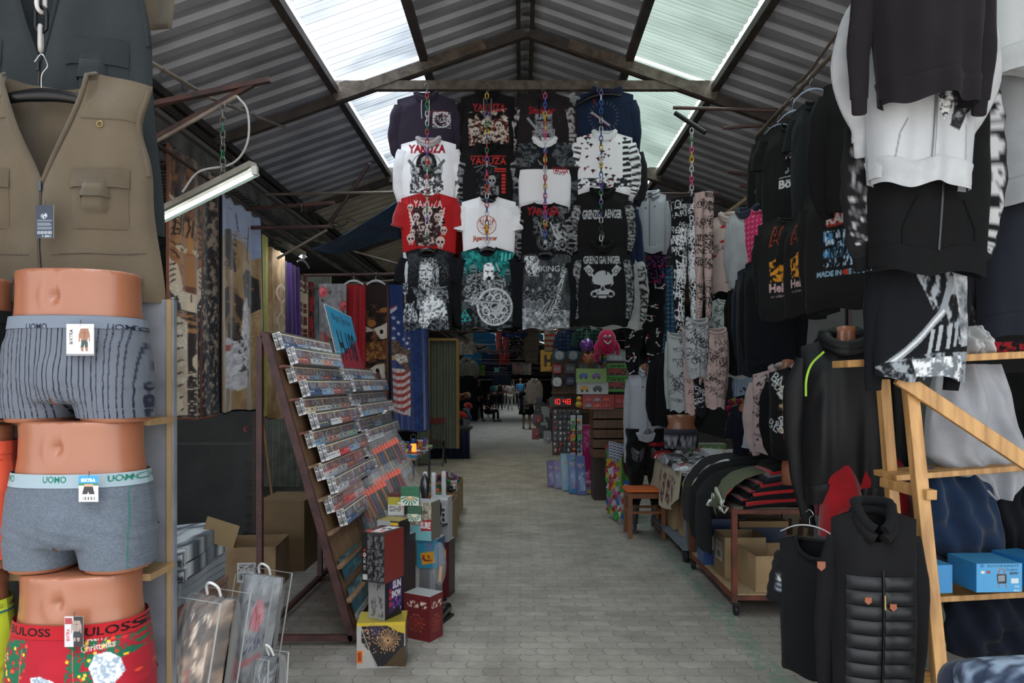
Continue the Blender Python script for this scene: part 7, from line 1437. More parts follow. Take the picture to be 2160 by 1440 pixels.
T=thing('rubber_stick','black rubber coated stick hanging slanted from the crossbar','stick',P(1455,258,5.9)); m=MB(); m.tube([P(1424,238,5.9),P(1488,280,5.8)],.02,10); m.build('stick',mat(0x151517,.5,k='plastic'),T)
pp('black trousers with white bone print hanging above the white jacket mannequin',1358,600,790,7.6,.46,0x121214,lambda c:(bones(c,n=44)),seed=4,dep=.07)
def abear(c): bones(c,n=10); c.ell(50,30,16,18,0xa88458); c.ell(50,40,12,14,0x1c2c50)
pp('dark trousers with pink blossoms hung beside the plaid shirt',1386,530,640,7.7,.2,0x141420,lambda c:(c.spk(c.full(),0xb02c64,10,.6),c.spk(c.full(),0x3a6ab0,7,.68)),seed=5)
gp('plaid_shirt','turquoise plaid shirt tail hanging behind the bone print trousers','shirt',1402,560,800,8.1,.42,0x3c6888,0,kind='tee',sl=None,seed=51,art=lambda c:plaid(c,0x1c2c3c,0x1c3048,0xa9c0cc),res=120)
gp('plaid_shirt','grey black plaid shirt hung behind the white jacket','shirt',1402,425,600,8.3,.42,0x3c3c40,0,kind='polo',seed=52,art=lambda c:plaid(c,0x141416,0x1a1a1e,0x9a9a9e,16),res=120)
gp('plaid_shirt','brown plaid flannel shirt deep under the right roof','shirt',1500,455,640,9.2,.7,0x4a382c,0,kind='polo',seed=53,art=lambda c:plaid(c,0x241c1a,0x2c201c,0x8a6a4a,20),res=100)
WJ=0x9fa4ac
def azip(c): c.line([(50,4),(50,c.y1)],1.6,0x7a7f88); c.line([(0,34),(100,34)],1,0x8a8f98); c.ell(38,48,2.5,2.5,0x5a2030); c.ell(66,44,2.5,2.5,0x5a2030)
gp('jacket','light grey zip jacket hung high beside the shirt columns','jacket',1370,408,530,7.45,.34,WJ,-.15,kind='zip',seed=54,art=azip,res=220,dep=.06,zip=0x8a8f98)
# dressed mannequin in the light grey jacket
T=thing('full_mannequin','headless standing mannequin dressed in light grey jacket and black sweatpants','mannequin',(1.35,7.7,0)); Y=7.7; cx=P(1361,0,Y).x
m=MB(); m.lathe([(0,.98),(.15,1.0),(.14,1.15),(.17,1.4),(.18,1.52),(.08,1.62),(.05,1.7),(.055,1.79),(0,1.82)],(cx,Y,0),24,sy=.6); m.build('torso',SKN,T)
for s in(-1,1): m=MB(); m.tube([(cx+s*.09,Y,1.0),(cx+s*.1,Y,.55),(cx+s*.115,Y,.28),(cx+s*.12,Y+.02,.08)],[.09,.065,.055,.04],16,sub=4); m.tube([(cx+s*.12,Y+.04,.06),(cx+s*.13,Y-.04,.045),(cx+s*.14,Y-.15,.025)],[.045,.042,.025],14,.8,sub=4); m.build('silver_leg',mat(0x6d7278,.3,m=.6,k='metal'),T)
gp('jacket','light grey zip jacket on the standing headless mannequin','jacket',1361,782,925,7.62,.36,WJ,0,kind='zip',seed=55,art=azip,res=240,dep=.12,nw=.06,zip=0x8a8f98,sleeve=((.03,-.14),(.05,-.34),(.05,-.55),(.06,-.8)))
def ayk(c): c.text('YAKUZA',52,34,46,10,0xa82030,bold=.05); c.poly([(28,58),(10,44),(12,76),(26,84)],0x4a4c50); c.poly([(30,58),(44,46),(42,74),(32,84)],0x4a4c50); c.poly([(76,58),(60,48),(62,74),(74,84)],0x4a4c50); c.poly([(78,58),(92,46),(90,76),(80,84)],0x4a4c50); [c.line([(28+q*48,58),(14+q*50+i*4,48+i*8)],.8,0xa9abae) for q in(0,1) for i in range(4)]
pp('black sweatpants with grey moth wings and red letters on the standing mannequin',1362,903,1062,7.62,.42,0x121214,ayk,seed=6,dep=.1,waist=0x6d7076)
gp('plaid_shirt','dark red plaid shirt hanging behind the standing mannequin','shirt',1376,905,1000,7.95,.5,0x3a2028,0,kind='tee',sl='long',seed=56,art=lambda c:plaid(c,0x141416,0x1a1a20,0x8a4a54,14),res=100)
gp('jacket','black zip jacket behind the grey jacket mannequin','jacket',1430,740,895,7.3,.5,0x17171a,0,kind='zip',seed=57,dep=.08)
T=thing('hip_mannequin','tan hip mannequin in grey printed shorts standing on the shirt table','mannequin',P(1437,940,6.9)); a=P(1437,0,6.9); z0=P(0,945,6.9).z; m=MB(); m.lathe([(0,z0),(.15,z0+.01),(.16,z0+.14),(.125,z0+.24),(.14,z0+.32),(0,z0+.33)],(a.x,6.9,0),28,sy=.65); m.build('torso',SKN,T)
T=thing('printed_shorts','grey and black photo print shorts on the table hip mannequin','shorts',P(1437,940,6.9)); c=Cv(0,0,100,50,0x2c2c33,2); c.tex([(0,14),(100,14),(100,50),(0,50)],0x1c1c20,0x8f8f9a,9); c.rect(0,0,100,10,0x4a4a58)
m=MB(); t=np.linspace(0,2*PI,80,endpoint=False); g=np.array([np.stack([a.x+r*np.cos(t),6.9-r*.66*np.sin(t),np.full(80,z0+z)],1) for r,z in((.157,.0),(.165,.05),(.168,.1),(.166,.14),(.15,.19))]); m.grid(g[::-1],cv_ if False else c.at(np.tile((np.cos(t)+1)/2,(5,1)),np.tile(np.linspace(1,0,5)[:,None],(1,80))),cu=True); m.build('fabric',vc(),T)
# hoodies hanging off the wooden rail
def lips(c): bla(c,0x4a3a3c,12,7,('BLA','BLA'),0,14); r=random.Random(3); [ (c.ell(x,y,6,3,0xa81c2c),c.ell(x+3,y-2,4,2.4,0xa81c2c)) for x,y in[(r.uniform(8,92),r.uniform(5,120)) for _ in range(12)]]; c.rect(40,50,56,100,0x8a6a50,.7)
gp('hooded_sweatshirt','pale pink hoodie with red lips and black letters on the wooden rail','hoodie',1545,452,612,6.2,.36,0xb5a29e,-.45,kind='hood',seed=61,art=lips,strings=0xc4bcb8,dep=.07)
gp('hooded_sweatshirt','black lettered hoodie with a woman print behind the lip hoodie','hoodie',1507,490,650,6.6,.34,0x18181a,-.5,kind='crew',seed=62,art=lambda c:(names(c,0x9a9a9e,40,8,s=11),c.tex([(24,30),(56,30),(60,90),(24,90)],0x18181a,0xa8988c,10,thr=.45)),dep=.06)
gp('hooded_sweatshirt','light grey hoodie with a brown leather badge on the wooden rail','hoodie',1578,440,600,5.95,.38,0xa4a8ac,-.9,kind='hood',seed=63,dep=.07,hoodcol=0x2a3244)
gp('sweatshirt','hot pink sweatshirt with small white ticks next to the black hoodies','sweatshirt',1608,435,560,5.8,.36,0xb82a5c,-1.0,kind='crew',seed=64,art=lambda c:[c.line([(x,y),(x+2,y+3),(x+6,y-3)],1,0xd8c4cc) for x in range(8,96,12) for y in range(8,120,12)],dep=.06)
gp('sweatshirt','mint white sweatshirt with black scribbled letters below the lip hoodie','sweatshirt',1538,630,792,6.1,.36,0x9fa8a6,-.3,kind='crew',seed=65,art=lambda c:bla(c,0x2a2c30,16,9,red=1),dep=.06,sl=None)
gp('shirt','sky blue patterned shirt between the lettered sweatshirts','shirt',1560,600,760,6.25,.2,0x4f6c90,-.2,kind='tee',sl=None,seed=66,art=lambda c:c.spk(c.full(),0x2a3c60,6,.55),dep=.05)
gp('shirt','navy shirt with white polka dots deep on the right rail','shirt',1583,580,740,6.15,.24,0x1a2238,-.3,kind='tee',sl=None,seed=67,art=lambda c:[c.ell(x+(y//8%2)*4,y,1.6,1.6,0xc4c8d0) for x in range(4,100,9) for y in range(4,400,8)],dep=.05)
gp('jacket','navy zip jacket with orange zip pulls hanging low on the right rail','jacket',1598,560,788,5.75,.38,0x1c2330,-.9,kind='crew',seed=68,dep=.08)
gp('jacket','long black coat hanging below the pink sweatshirt','jacket',1625,540,780,5.4,.44,0x10131a,-.9,kind='crew',seed=69,dep=.1)
gp('sweatshirt','black sweatshirt with an orange zip hanging under the lip hoodie','sweatshirt',1568,610,785,6.0,.26,0x151517,-.4,kind='crew',seed=70,dep=.07)
# bunch of folded sleeves hung together
for i,(cx,yt,yb,w,cc,lb_,sd) in enumerate(((1432,700,862,.2,0x93999a,'mint grey printed sweatshirt at the left of the hanging bunch',1),(1460,690,868,.17,0xab9490,'rose pink sketched sweatshirt in the hanging bunch',2),(1480,700,872,.16,0x17171a,'black sweatshirt with white letters in the hanging bunch',3),(1508,690,855,.22,0xab9592,'pale pink lettered sweatshirt at the right of the hanging bunch',4),(1470,670,790,.22,0x9c9ea2,'pale grey sweatshirt slung over the middle of the bunch',5))):
    gp('sweatshirt',lb_,'sweatshirt',cx,yt,yb,5.95-.05*i,w,cc,-.2+.15*i,kind='crew',sl='long' if i in(0,3) else None,seed=80+i,art=lambda c,cc=cc,sd=sd:names(c,0x2a2628 if cc>0x800000 else 0xc4c6ca,26,sd,s=20,rot=.9),dep=.07,sprd=.5,hemw=.75)
# ---------- carts and table with clothes ----------
OR=mat(0x74351f,.55,k='rust',c2=0x4a2418)
T=thing('metal_cart','rust red metal cart on castors piled with folded clothes','cart',(1.83,5.5,0)); X0,X1,YA,YB_=1.46,2.25,4.88,6.1
for x in(X0,X1):
    for y in(YA,YB_): m=MB(); m.bar((x,y,.1),(x,y,.74),.035,.035,up=(0,1,0)); m.build('post',OR if y<5 or x<2 else MR,T); m=MB(); m.lathe([(0,-.014),(.035,-.014),(.038,0),(.035,.014),(0,.014)],(x+.02,y+.03,.038),16,ax=(1,0,0)); m.box((x+.02,y+.02,.085),(.04,.05,.03)); m.build('castor',mat(0x26272a,.5,k='plastic'),T)
for z in(.13,.72):
    for p,q in(((X0,YA),(X1,YA)),((X0,YB_),(X1,YB_)),((X0,YA),(X0,YB_)),((X1,YA),(X1,YB_))): m=MB(); m.bar((*p,z),(*q,z),.03,.03); m.build('rail',OR,T)
m=MB(); m.box(((X0+X1)/2,(YA+YB_)/2,.15),(X1-X0,YB_-YA,.012)); m.build('lower_board',mat(0x9c8566,.6,k='wood'),T); m=MB(); m.box(((X0+X1)/2,(YA+YB_)/2,.742),(X1-X0,YB_-YA,.012)); m.build('top_board',mat(0x5c5248,.6,k='wood'),T)
KC=mat(0xa98d68,.7,k='card',c2=0x967b57)
T=crt(1.92,5.12,.157,.62,.4,.25,.04,'big open cardboard box with black swoosh marks on the lower cart board',M=KC,flaps=False)
m=MB()
for q in([(-.02,.06),(.08,.09),(.2,.1)],[(-.02,-.07),(.1,-.05),(.2,.02)]): m.tube([(x,-.206,.12+z) for x,z in q],[.001,.005,.002],6,.4,sub=4)
m.build('brush_mark',mat(0x1c1a1a,.6),T,local=True); m=MB(); 
for a_ in(-.5,0,.5): m.prism([(math.sin(a_)*.02-.006,.0),(math.sin(a_)*.035,.03),(math.sin(a_)*.02+.006,0)],.001,(.14,-.205,.18))
m.build('leaf_mark',mat(0x1c1a1a,.6),T,local=True)
crt(1.66,5.42,.157,.3,.3,.3,.0,'cardboard box with a barcode label behind the big open one',M=mat(0x98805c,.7,k='card'),lab=1)
c=Cv(0,0,50,60,0xb4b4b2,2); [c.rect(8+i*2,30,9.4+i*2,52,0x2a2a2c) for i in range(16)]; c.spk([(4,4),(46,4),(46,24),(4,24)],0x3a3a3c,2,.55)
tag(MB().quad((1.504,5.5,.26),(1.504,5.34,.26),(1.504,5.34,.4),(1.504,5.5,.4),c,30,40).build('shipping_label',vc(.6,'plain')),'white barcode label on the box behind the big open one','label')
sb=lambda lb_,x,y,z,f,s,w=.3,d=.2,h=.11,rz=0: pbox('shoe_box',lb_,x,y,z,w,d,h,rz,front=f,side=s,top=s,cat='shoe box')
sb('white shoe box with a smile logo resting on a blue one on the cart',1.62,5.78,.27,0xa9acb4,0xa4a8b0); sb('blue shoe box at the bottom left of the cart',1.60,5.76,.157,0x24477a,0x24477a); sb('pale shoe box beside the blue one on the cart',1.8,5.72,.157,0x9fa4b2,0x9fa4b2,.16); sb('blue shoe box stacked above the white smile box',1.68,5.9,.383,0x1c3c6a,0x1c3c6a); sb('yellow brown shoe box lid at the back of the cart',1.95,5.85,.44,0x8a6a30,0x7a5c2a,.4,.25,.05)
sb('dark blue shoe box supporting the yellow brown lid',1.95,5.88,.157,0x1c3050,0x1c3050,.36,.22,.28)
# curtain with tassels behind the cart
c=Cv(0,0,100,40,0x6c6250,3)
for i in range(12): x=4+i*8.5; c.ell(x,10,3.4,5,0x2a1c18,hole=.7); c.ell(x,10,1.6,2.4,0x2a1c18,hole=.5); c.poly([(x-1.6,20),(x+1.6,20),(x+2.6,30),(x-2.6,30)],0x3a241c)
c.rect(0,2,100,4,0x2a1c18); cloth_panel('tassel_cloth','cream cloth with brown tassel border hanging behind the cart','cloth',(2.0,6.2,.72),0,1.1,.6,c,folds=4,amp=.01,seed=4,res=110)
# stack of folded clothes, fold edges to the camera
pal=[0x17171a,0x9c1a1e,0x1a1a1d,0x18181b,0xa81e22,0x1a1c22,0x24262e,0x9c1c20,0x1c1e24,0x2a3034,0x6c6874,0xa41c20,0x1a1a1c,0x17181a]
nmz=['black','dark red','jet black','matt black','bright red','blue black','slate','crimson','charcoal','dark green grey','lilac grey','poppy red','soft black','coal black']
for i,cc in enumerate(pal):
    k=i/13; T=thing('folded_sweatshirt','%s folded sweatshirt, %s in the slanting pile on the cart'%(nmz[i],['lowest','second from below','third from below','fourth from below','fifth from below','sixth from below','seventh from below','eighth from below','ninth from below','tenth from below','eleventh from below','third from the top','second from the top','topmost'][i]),'sweatshirt',(1.95,5.0,.75+.019*i),0,'folded sweatshirts in the slanting pile on the cart')
    x0=1.52+.03*i*.6; m=MB(); zz_=.766+.0195*i; rr=random.Random(i)
    m.tube([(x0-.02*k,4.86+.02*rr.random(),zz_-.012*(13-i)*.1),(x0+.22,4.84,zz_+.012+.04*k),(x0+.45,4.86,zz_+.02+.09*k),(x0+.62,4.9,zz_+.01+.06*k)],[.012,.016,.019,.013],14,1.15,sub=6,wob=.12,seed=i,up=(0,0,1))
    m.tube([(x0+.0,5.1,zz_-.0),(x0+.3,5.1,zz_+.012+.05*k),(x0+.6,5.12,zz_+.012+.06*k)],[.014,.017,.014],12,12,sub=4,up=(0,1,0)); m.build('fabric',FB(cc),T)
def drape(name,label,cat,y,w,col,x0,x1,drop,z,th=.014,cv=None,group=None,skew=0,sag=0,seed=1):
    T=thing(name,label,cat,(x0,y,z),0,group); m=MB(); pts=[(x1,y+skew*1.5,z+.05+sag),(x0+.35,y+skew,z+.045+sag),(x0+.12,y+skew*.4,z+.03+sag*.7),(x0-.005,y,z-.01),(x0-.04,y-.01,z-.1),(x0-.045,y-.015,z-drop*.6),(x0-.04,y-.02,z-drop)]
    rr=[th*1.2,th*1.3,th*1.2,th,th,th*1.1,th*.9]; m.tube(pts,rr,60 if cv is not None else 20,w/2/th,sub=12 if cv is not None else 7,wob=.1,seed=seed,cv=cv); m.build('fabric',vc() if cv is not None else FB(col),T); return T
def dcv(base,f):
    c=Cv(0,0,40,60,base,3); f(c); return c
drape('draped_sweatshirt','black sweatshirt with white and yellow brush print draped over the cart edge','sweatshirt',6.02,.34,0x151517,1.44,2.1,.36,.8,cv=dcv(0x151517,lambda c:([ (c.tex([(x,14),(x+7,14),(x+7,34),(x,34)],0x151517,0xb9bcc0,4,thr=.45),c.tex([(x,34),(x+7,34),(x+7,42),(x,42)],0x151517,0xc8b428,3,thr=.4)) for x in(8,26)],)),sag=.14,seed=1)
drape('draped_sweatshirt','plain black sweatshirt draped next to the brush print one','sweatshirt',5.72,.3,0x141416,1.43,2.1,.42,.79,sag=.13,seed=2)
drape('draped_sweatshirt','black sweatshirt hanging lowest over the near part of the cart edge','sweatshirt',5.5,.26,0x18181b,1.42,2.1,.46,.79,sag=.11,seed=3)
drape('draped_sweatshirt','plain coal black sweatshirt hanging between the low one and the olive one','sweatshirt',5.3,.26,0x131315,1.42,2.1,.44,.79,sag=.1,seed=5)
drape('draped_sweatshirt','olive green sweatshirt with a white print draped over the cart corner','sweatshirt',5.06,.26,0x5a5e48,1.43,2.05,.11,.83,cv=dcv(0x5a5e48,lambda c:[(c.tex([(x,34),(x+10,34),(x+10,56),(x,56)],0x5a5e48,0xc4c6c0,4,thr=.42),c.rect(x+2,28,x+8,32,0x9a3030)) for x in(5,25)]),sag=.1,skew=.12,seed=4)
# table with packed shirts
T=thing('shirt_table','grey steel trolley table with a cream cloth and packed shirts','table',(1.8,7.0,0)); GS=mat(0x8d9192,.5,k='metal',c2=0x6a6e6e)
for x in(1.47,2.2):
    for y in(6.35,7.9): m=MB(); m.bar((x,y,.1),(x,y,.8),.03,.03,up=(0,1,0)); m.build('leg',GS,T); m=MB(); m.lathe([(0,-.02),(.055,-.02),(.06,0),(.055,.02),(0,.02)],(x,y+.02,.06),16,ax=(1,0,0)); m.build('castor',mat(0x222325,.5,k='plastic'),T)
m=MB(); m.box((1.83,7.12,.79),(.8,1.65,.02)); m.build('tabletop',GS,T); m=MB(); m.box((1.83,7.12,.13),(.8,1.65,.02)); m.build('lower_shelf',mat(0x72808a,.5,k='metal'),T)
T=thing('tablecloth','cream tablecloth with dark red leaf figures hanging over the alley side','tablecloth',(1.42,7.0,.8))
c=Cv(0,0,160,50,0xa8a08a,2); [c.tex([(x,12),(x+10,8),(x+14,40),(x+4,46)],0xa8a08a,0x5a2420,4,thr=.5) for x in(14,30,46,62,84)]
m=MB(); n=80; U,V=np.meshgrid(np.linspace(0,1,n),np.linspace(0,1,26)); 
g=np.stack([1.42-.03*V-.025*np.sin(U*17)*V,6.3+1.62*U,.815-(.24+.2*U*(U<.7)+.12*np.abs(np.sin(U*5)))*V],-1); m.grid(g,c.at(U,1-V)); g2=g.copy(); g2[...,0]+=.004; m.grid(g2,c.at(U,1-V),flip=True); m.build('side_drop',vc(),T)
m=MB(); m.box((1.83,7.12,.808),(.82,1.68,.008)); m.build('top_cloth',FB(0xa8a08a),T)
crt(1.68,6.75,.145,.3,.35,.4,0,'closed brown cardboard box under the cream cloth table',M=KC,open_=True); crt(1.66,7.25,.145,.3,.35,.38,0,'second brown cardboard box deeper under the cream cloth table',M=KC,open_=False); crt(1.62,7.6,.145,.22,.25,.46,0,'yellowish carton at the back under the cream cloth table',M=mat(0x9c8a50,.7,k='card'))
PC=[0xa4a7ac,0x1c1d20,0x9a2a2c,0x26262a,0xb0b2b6,0x3a3c44,0x8c8f95,0x18181b,0x6c2428,0xa9acb0]
for i in range(20):
    col=i%4; row=i//4; cc=PC[(i*3+row)%10]; c=Cv(0,0,60,50,cc,1.5); c.tex([(10,8),(50,8),(50,42),(10,42)],cc,[0x9c2c30,0xb9bcc0,0x55585e,0x24262a][(i+row)%4],6,thr=.5)
    x=1.5+.2*col+.02*(row%2); y=6.5+.26*row; z=.815+.001*row; T=thing('packed_shirt','%s wrapped shirt, %s row from the near table end, %s across'%(['grey','black','red printed','white printed'][(i*3+row)%4],ORD[row].replace('nearest','first'),ORD[col].replace('nearest','first')),'shirt',(x,y,z),.1*((i%3)-1),'plastic wrapped shirts on the cream cloth table')
    n=16; U,V=np.meshgrid(np.linspace(0,1,n),np.linspace(0,1,n)); bul=(4*U*(1-U))**.3*(4*V*(1-V))**.3; hh=.05+.02*(row%3); m=MB(); m.grid(np.stack([(U-.5)*.24,(V-.5)*.3,hh*bul+.005*np.sin(U*14+V*11)],-1),c.at(U,V)); m.add([(-.12,-.15,0),(.12,-.15,0),(.12,.15,0),(-.12,.15,0)],[[3,2,1,0]],np.full((4,3),.1)); m.build('wrapped_fabric',vc(.3,'plain',coat=.6,bump=.25),T,local=True)
c=Cv(0,0,60,40,0xb9babc,2); c.tex([(12,16),(50,10),(54,26),(14,32)],0xb9babc,0x8f2a34,4,thr=.52); soft_fold('folded_shirt','big white folded shirt with a red print on top of the packed shirts',(1.95,6.75,.88),(.42,.4,.08),0xb9babc,c,layers=1,seed=3)
c=Cv(0,0,60,40,0x1c1d24,2); c.tex([(0,20),(60,20),(60,40),(0,40)],0x1c1d24,0x6c7078,5); soft_fold('folded_shirt','dark folded shirt under the big white folded one',(1.98,6.62,.85),(.5,.4,.05),0x1c1d24,c,layers=1,seed=5)
pbox('play_dough_box','green game box with coloured circles at the back of the shirt table',2.0,7.75,.815,.42,.15,.13,0,cf=(lambda c:(c.ell(12,14,7,7,0x3a8a50),c.ell(30,14,7,7,0xb83040),c.text('Fun Game Box',42,8,50,10,0xb0d080),c.rect(0,24,100,30,0xb9bcc0),c)[-1])(Cv(0,0,100,30,0x4f7a30,2)),cat='game box')
# stool
T=thing('wooden_stool','wooden stool with an orange striped cushion at the foot of the mannequin','stool',(1.3,7.5,0)); WS=mat(0x7c4a26,.4,k='wood')
for x in(1.12,1.46):
    for y in(7.32,7.66): m=MB(); m.bar((x,y,0),(x,y,.47),.04,.04,up=(0,1,0)); m.build('leg',WS,T)
for p,q in(((1.12,7.32),(1.46,7.32)),((1.12,7.66),(1.46,7.66)),((1.12,7.32),(1.12,7.66)),((1.46,7.32),(1.46,7.66))):
    for z,w in((.44,.05),(.27,.025)): m=MB(); m.bar((*p,z),(*q,z),.025,w); m.build('rail',WS,T)
c=Cv(0,0,40,40,0xb85c2a,3); [c.rect(0,i*4,40,i*4+1.3,0x8c3a1a) for i in range(10)]; n=14; U,V=np.meshgrid(np.linspace(0,1,n),np.linspace(0,1,40)); g=np.stack([1.29+(U-.5)*.42,7.49+(V-.5)*.42,.485+.035*(4*U*(1-U))**.3*(4*V*(1-V))**.3],-1); m=MB(); m.grid(g,c.at(U,V)); g2=g.copy(); g2[...,2]=.475; m.grid(g2,c.at(U,V),flip=True); m.build('cushion',vc(),T)
# metal wall sheets behind the right stalls
m=MB(); m.box((3.2,6.6,1.4),(1.5,.04,2.8)); m2=m.build('metal_partition',mat(0x4e5856,.5,k='metal',c2=0x3c4543,sc=3)); tag(m2,'grey green sheet metal partition behind the black band shirts','partition')
for x in(P(1682,0,6.5).x,P(1797,0,6.5).x): m=MB(); m.bar((x,6.55,0),(x,6.55,2.9),.035,.035,up=(0,1,0)); tag(m.build('steel_post',PB),'rust brown steel post in front of the grey green partition, %s the alley'%('nearer' if x<2.8 else 'further from'),'post')
# ---------- toy and clock stall on the right, further down ----------
KBR=.95
YC=11.4
T=thing('clock_board','brown chipboard display wall hung with clocks','display board',P(1205,960,YC)); m=MB(); a=P(1165,733,YC);b=P(1250,960,YC); m.box(((a.x+b.x)/2,YC+.03,(a.z+b.z)/2),(b.x-a.x,.03,a.z-b.z)); m.build('board',mat(0x5c4530,.6,k='wood'),T)
for z in(828,868): m=MB(); p=P(1205,z,YC); m.box((p.x,YC-.08,p.z),(b.x-a.x,.2,.02)); m.build('shelf',mat(0x54402c,.6,k='wood'),T)
c=Cv(0,0,34,46,0xb98a18,3); c.text('H',8,10,20,26,0x1c1812,bold=.05); c.spk(c.full(),0x8a6416,6,.66); a=P(1140,783,YC+.5);b=P(1173,738,YC+.5)
T=thing('yellow_sign','worn yellow metal sign with a black letter H beside the clocks','sign',a); m=MB(); m.quad(a,(b.x,a.y,a.z),b,(a.x,a.y,b.z),c,60,70); m.build('sign_face',vc(.45,'plain'),T); m=MB(); m.box(((a.x+b.x)/2,a.y+.012,(a.z+b.z)/2),(b.x-a.x,.02,b.z-a.z)); m.build('sign_plate',mat(0x8a6a1c,.5),T)
def clk(px,py,r,rim,label,dig=False,sq=False):
    p=P(px,py,YC-.02); R=r*YC/FL; T=thing('wall_clock',label,'clock',p,0,'clocks on the brown chipboard wall')
    m=MB(); 
    if sq: m.box((0,0,0),(2.1*R,.03,1.9*R))
    else: m.lathe([(0,.0),(R,.0),(R*1.05,-.015),(R*.9,-.03),(R*.86,-.02)],ns=26,ax=(0,1,0)) if False else m.lathe([(0,0),(R*1.02,0),(R*1.05,.02),(R*.9,.035),(R*.86,.02)],ns=26,ax=(0,-1,0))
    m.build('rim',mat(rim,.35,k='plastic'),T,local=True); c=Cv(-1,-1,1,1,rim,40); not dig and c.ell(0,0,1,1,0xb9bcbe)
    if dig: c.rect(-.7,-.3,.7,.3,0x7f8880); c.rect(-.5,-.15,.5,.12,0x3c443c)
    else:
        for i in range(12): t=i*PI/6; c.line([(.75*math.sin(t),-.75*math.cos(t)),(.88*math.sin(t),-.88*math.cos(t))],.07,0x2a2a2c)
        c.line([(0,0),(-.45,-.35)],.08,0x1c1c1e); c.line([(0,0),(-.72,.1)],.05,0x1c1c1e); c.rect(-.25,.35,.25,.55,0x5c625c)
    k=.73 if not sq else .85
    m=MB(); m.quad((-R*k,-.037,-R*k),(R*k,-.037,-R*k),(R*k,-.037,R*k),(-R*k,-.037,R*k),c,26,26); m.build('dial',vc(.3,'plain',bump=.01),T,local=True)
for a_ in((1180,749,12,0x3a7a9c,'pale blue rimmed round clock, upper left of the chipboard wall'),(1209,749,12,0x3a7a9c,'pale blue rimmed round clock, upper right of the chipboard wall'),(1175,778,11,0x8c2028,'red rimmed digital clock on the chipboard wall',True),(1203,777,11,0x3c4048,'square grey framed clock on the chipboard wall',True,True),(1230,774,10,0x55585c,'smaller square grey clock at the edge of the chipboard wall',True,True),(1175,805,13,0x2a2a2e,'largest round clock with a thin dark rim'),(1203,803,11,0x1c2c54,'navy rimmed digital clock on the chipboard wall',True)): clk(*a_)
p=P(1183,847,YC-.1); T=thing('digital_clock','black digital clock showing ten forty eight in glowing red figures','clock',p); m=MB(); m.box((0,0,0),(.36,.05,.15)); m.build('case',mat(0x0e0d0e,.3,k='plastic'),T,local=True)
m=MB(); 
for q,ch in enumerate('1048'):
    x=-.13+q*.07+(.025 if q>1 else 0); sg={'1':'bc','0':'abcdef','4':'fgbc','8':'abcdefg'}[ch]; D_=dict(a=((0,1),(1,1)),b=((1,1),(1,.5)),c=((1,.5),(1,0)),d=((0,0),(1,0)),e=((0,0),(0,.5)),f=((0,.5),(0,1)),g=((0,.5),(1,.5)))
    for s in sg: (x0,z0),(x1,z1)=D_[s]; m.bar((x+x0*.042,-.028,z0*.075-.035),(x+x1*.042,-.028,z1*.075-.035),.006,.004,up=(0,1,0))
m.build('red_figures',mat(0xff1a10,.4,emit=3,var=.01),T,local=True)
# goods standing in front of the board
r=random.Random(31)
def blister(px,py,Y,w,h,cols,label,group,rz=0,n=1):
    p=P(px,py,Y); T=thing('blister_pack',label,'packet',p,rz,group); m=MB(); m.box((0,0,h/2),(w,.012,h)); m.build('card',mat(cols[0],.4),T,local=True)
    for k in range(n): m=MB(); m.ball((r.uniform(-w*.2,w*.2),-.02,h*(.25+.5*k/max(1,n-1) if n>1 else .4)),(w*.26,.02,h*.16/max(1,n*.5)),10,6); m.build('blister',mat(cols[1],.2,k='plastic',coat=.5),T,local=True)
for i in range(24):
    blister(1172+(i%6)*9.5,886+(i//6)*23,YC-.35-.12*(i//6),.075,.17,(r.choice([0x1c1a20,0x2a2c34,0x5a1c24,0x3a3c40]),r.choice([0x8c8f95,0x55585e,0xa83a3a,0xa9abad])),'dark blister pack with a shiny tool, row %s below the clocks, %s along'%(['one','two','three','four'][i//6],ORD[i%6]),'blister packs below the clocks',n=2)
for i in range(10):
    blister(1210+(i%2)*11,896+(i//2)*20,YC-.5-.2*(i//4),.1,.15,(r.choice([0x3a8a4c,0xc06a28,0x2a5a8c,0xa9abad]),r.choice([0x58b048,0xd08a30,0x4a7ac0])),'bright toy packet %s in the strip beside the blister packs, %s side'%(['topmost','second','third','fourth','lowest'][i//2],'alley' if i%2==0 else 'crate'),'bright toy packets',n=1)
Q=9.6
def bx(px0,px1,pt,pb,Y,d,label,front,cf=None,side=None,rz=0,nm='toy_box',tilt=0,top=None):
    a=P(px0,pb,Y);b=P(px1,pt,Y); return pbox(nm,label,(a.x+b.x)/2,Y+d/2,a.z,b.x-a.x,d,b.z-a.z,rz,cf=cf,front=front,side=side or front,top=top or front,cat='toy box',nx=60,tilt=tilt)
T=thing('wooden_chest','brown slatted wooden chest carrying the toy boxes','chest',P(1287,965,9.9)); a=P(1250,965,9.7);b=P(1330,862,9.7)
for k in range(5): m=MB(); z0=a.z+(b.z-a.z)*k/5; m.box(((a.x+b.x)/2,9.9,z0+.06),(b.x-a.x,.5,.115)); m.build('drawer_front',mat(0x5c3c22,.5,k='wood',c2=0x442c1a),T,bev=.006)
m=MB(); m.box(((a.x+b.x)/2,9.92,a.z/2),(b.x-a.x-.04,.4,a.z)); m.build('base',mat(0x2c2018,.6,k='wood'),T)
def trucks(c,n,cc,base=None,rows=1):
    for j in range(rows):
        for i in range(n): x=8+i*(84/n);y=c.y1*(.35+.42*j) if rows>1 else c.y1*.5; w=60/n; c.poly([(x,y),(x+w*.3,y-w*.25),(x+w*.8,y-w*.25),(x+w,y),(x+w,y+w*.25),(x,y+w*.25)],cc[(i+j)%len(cc)]); c.ell(x+w*.25,y+w*.28,w*.14,w*.14,0x151515); c.ell(x+w*.78,y+w*.28,w*.14,w*.14,0x151515)
    return c
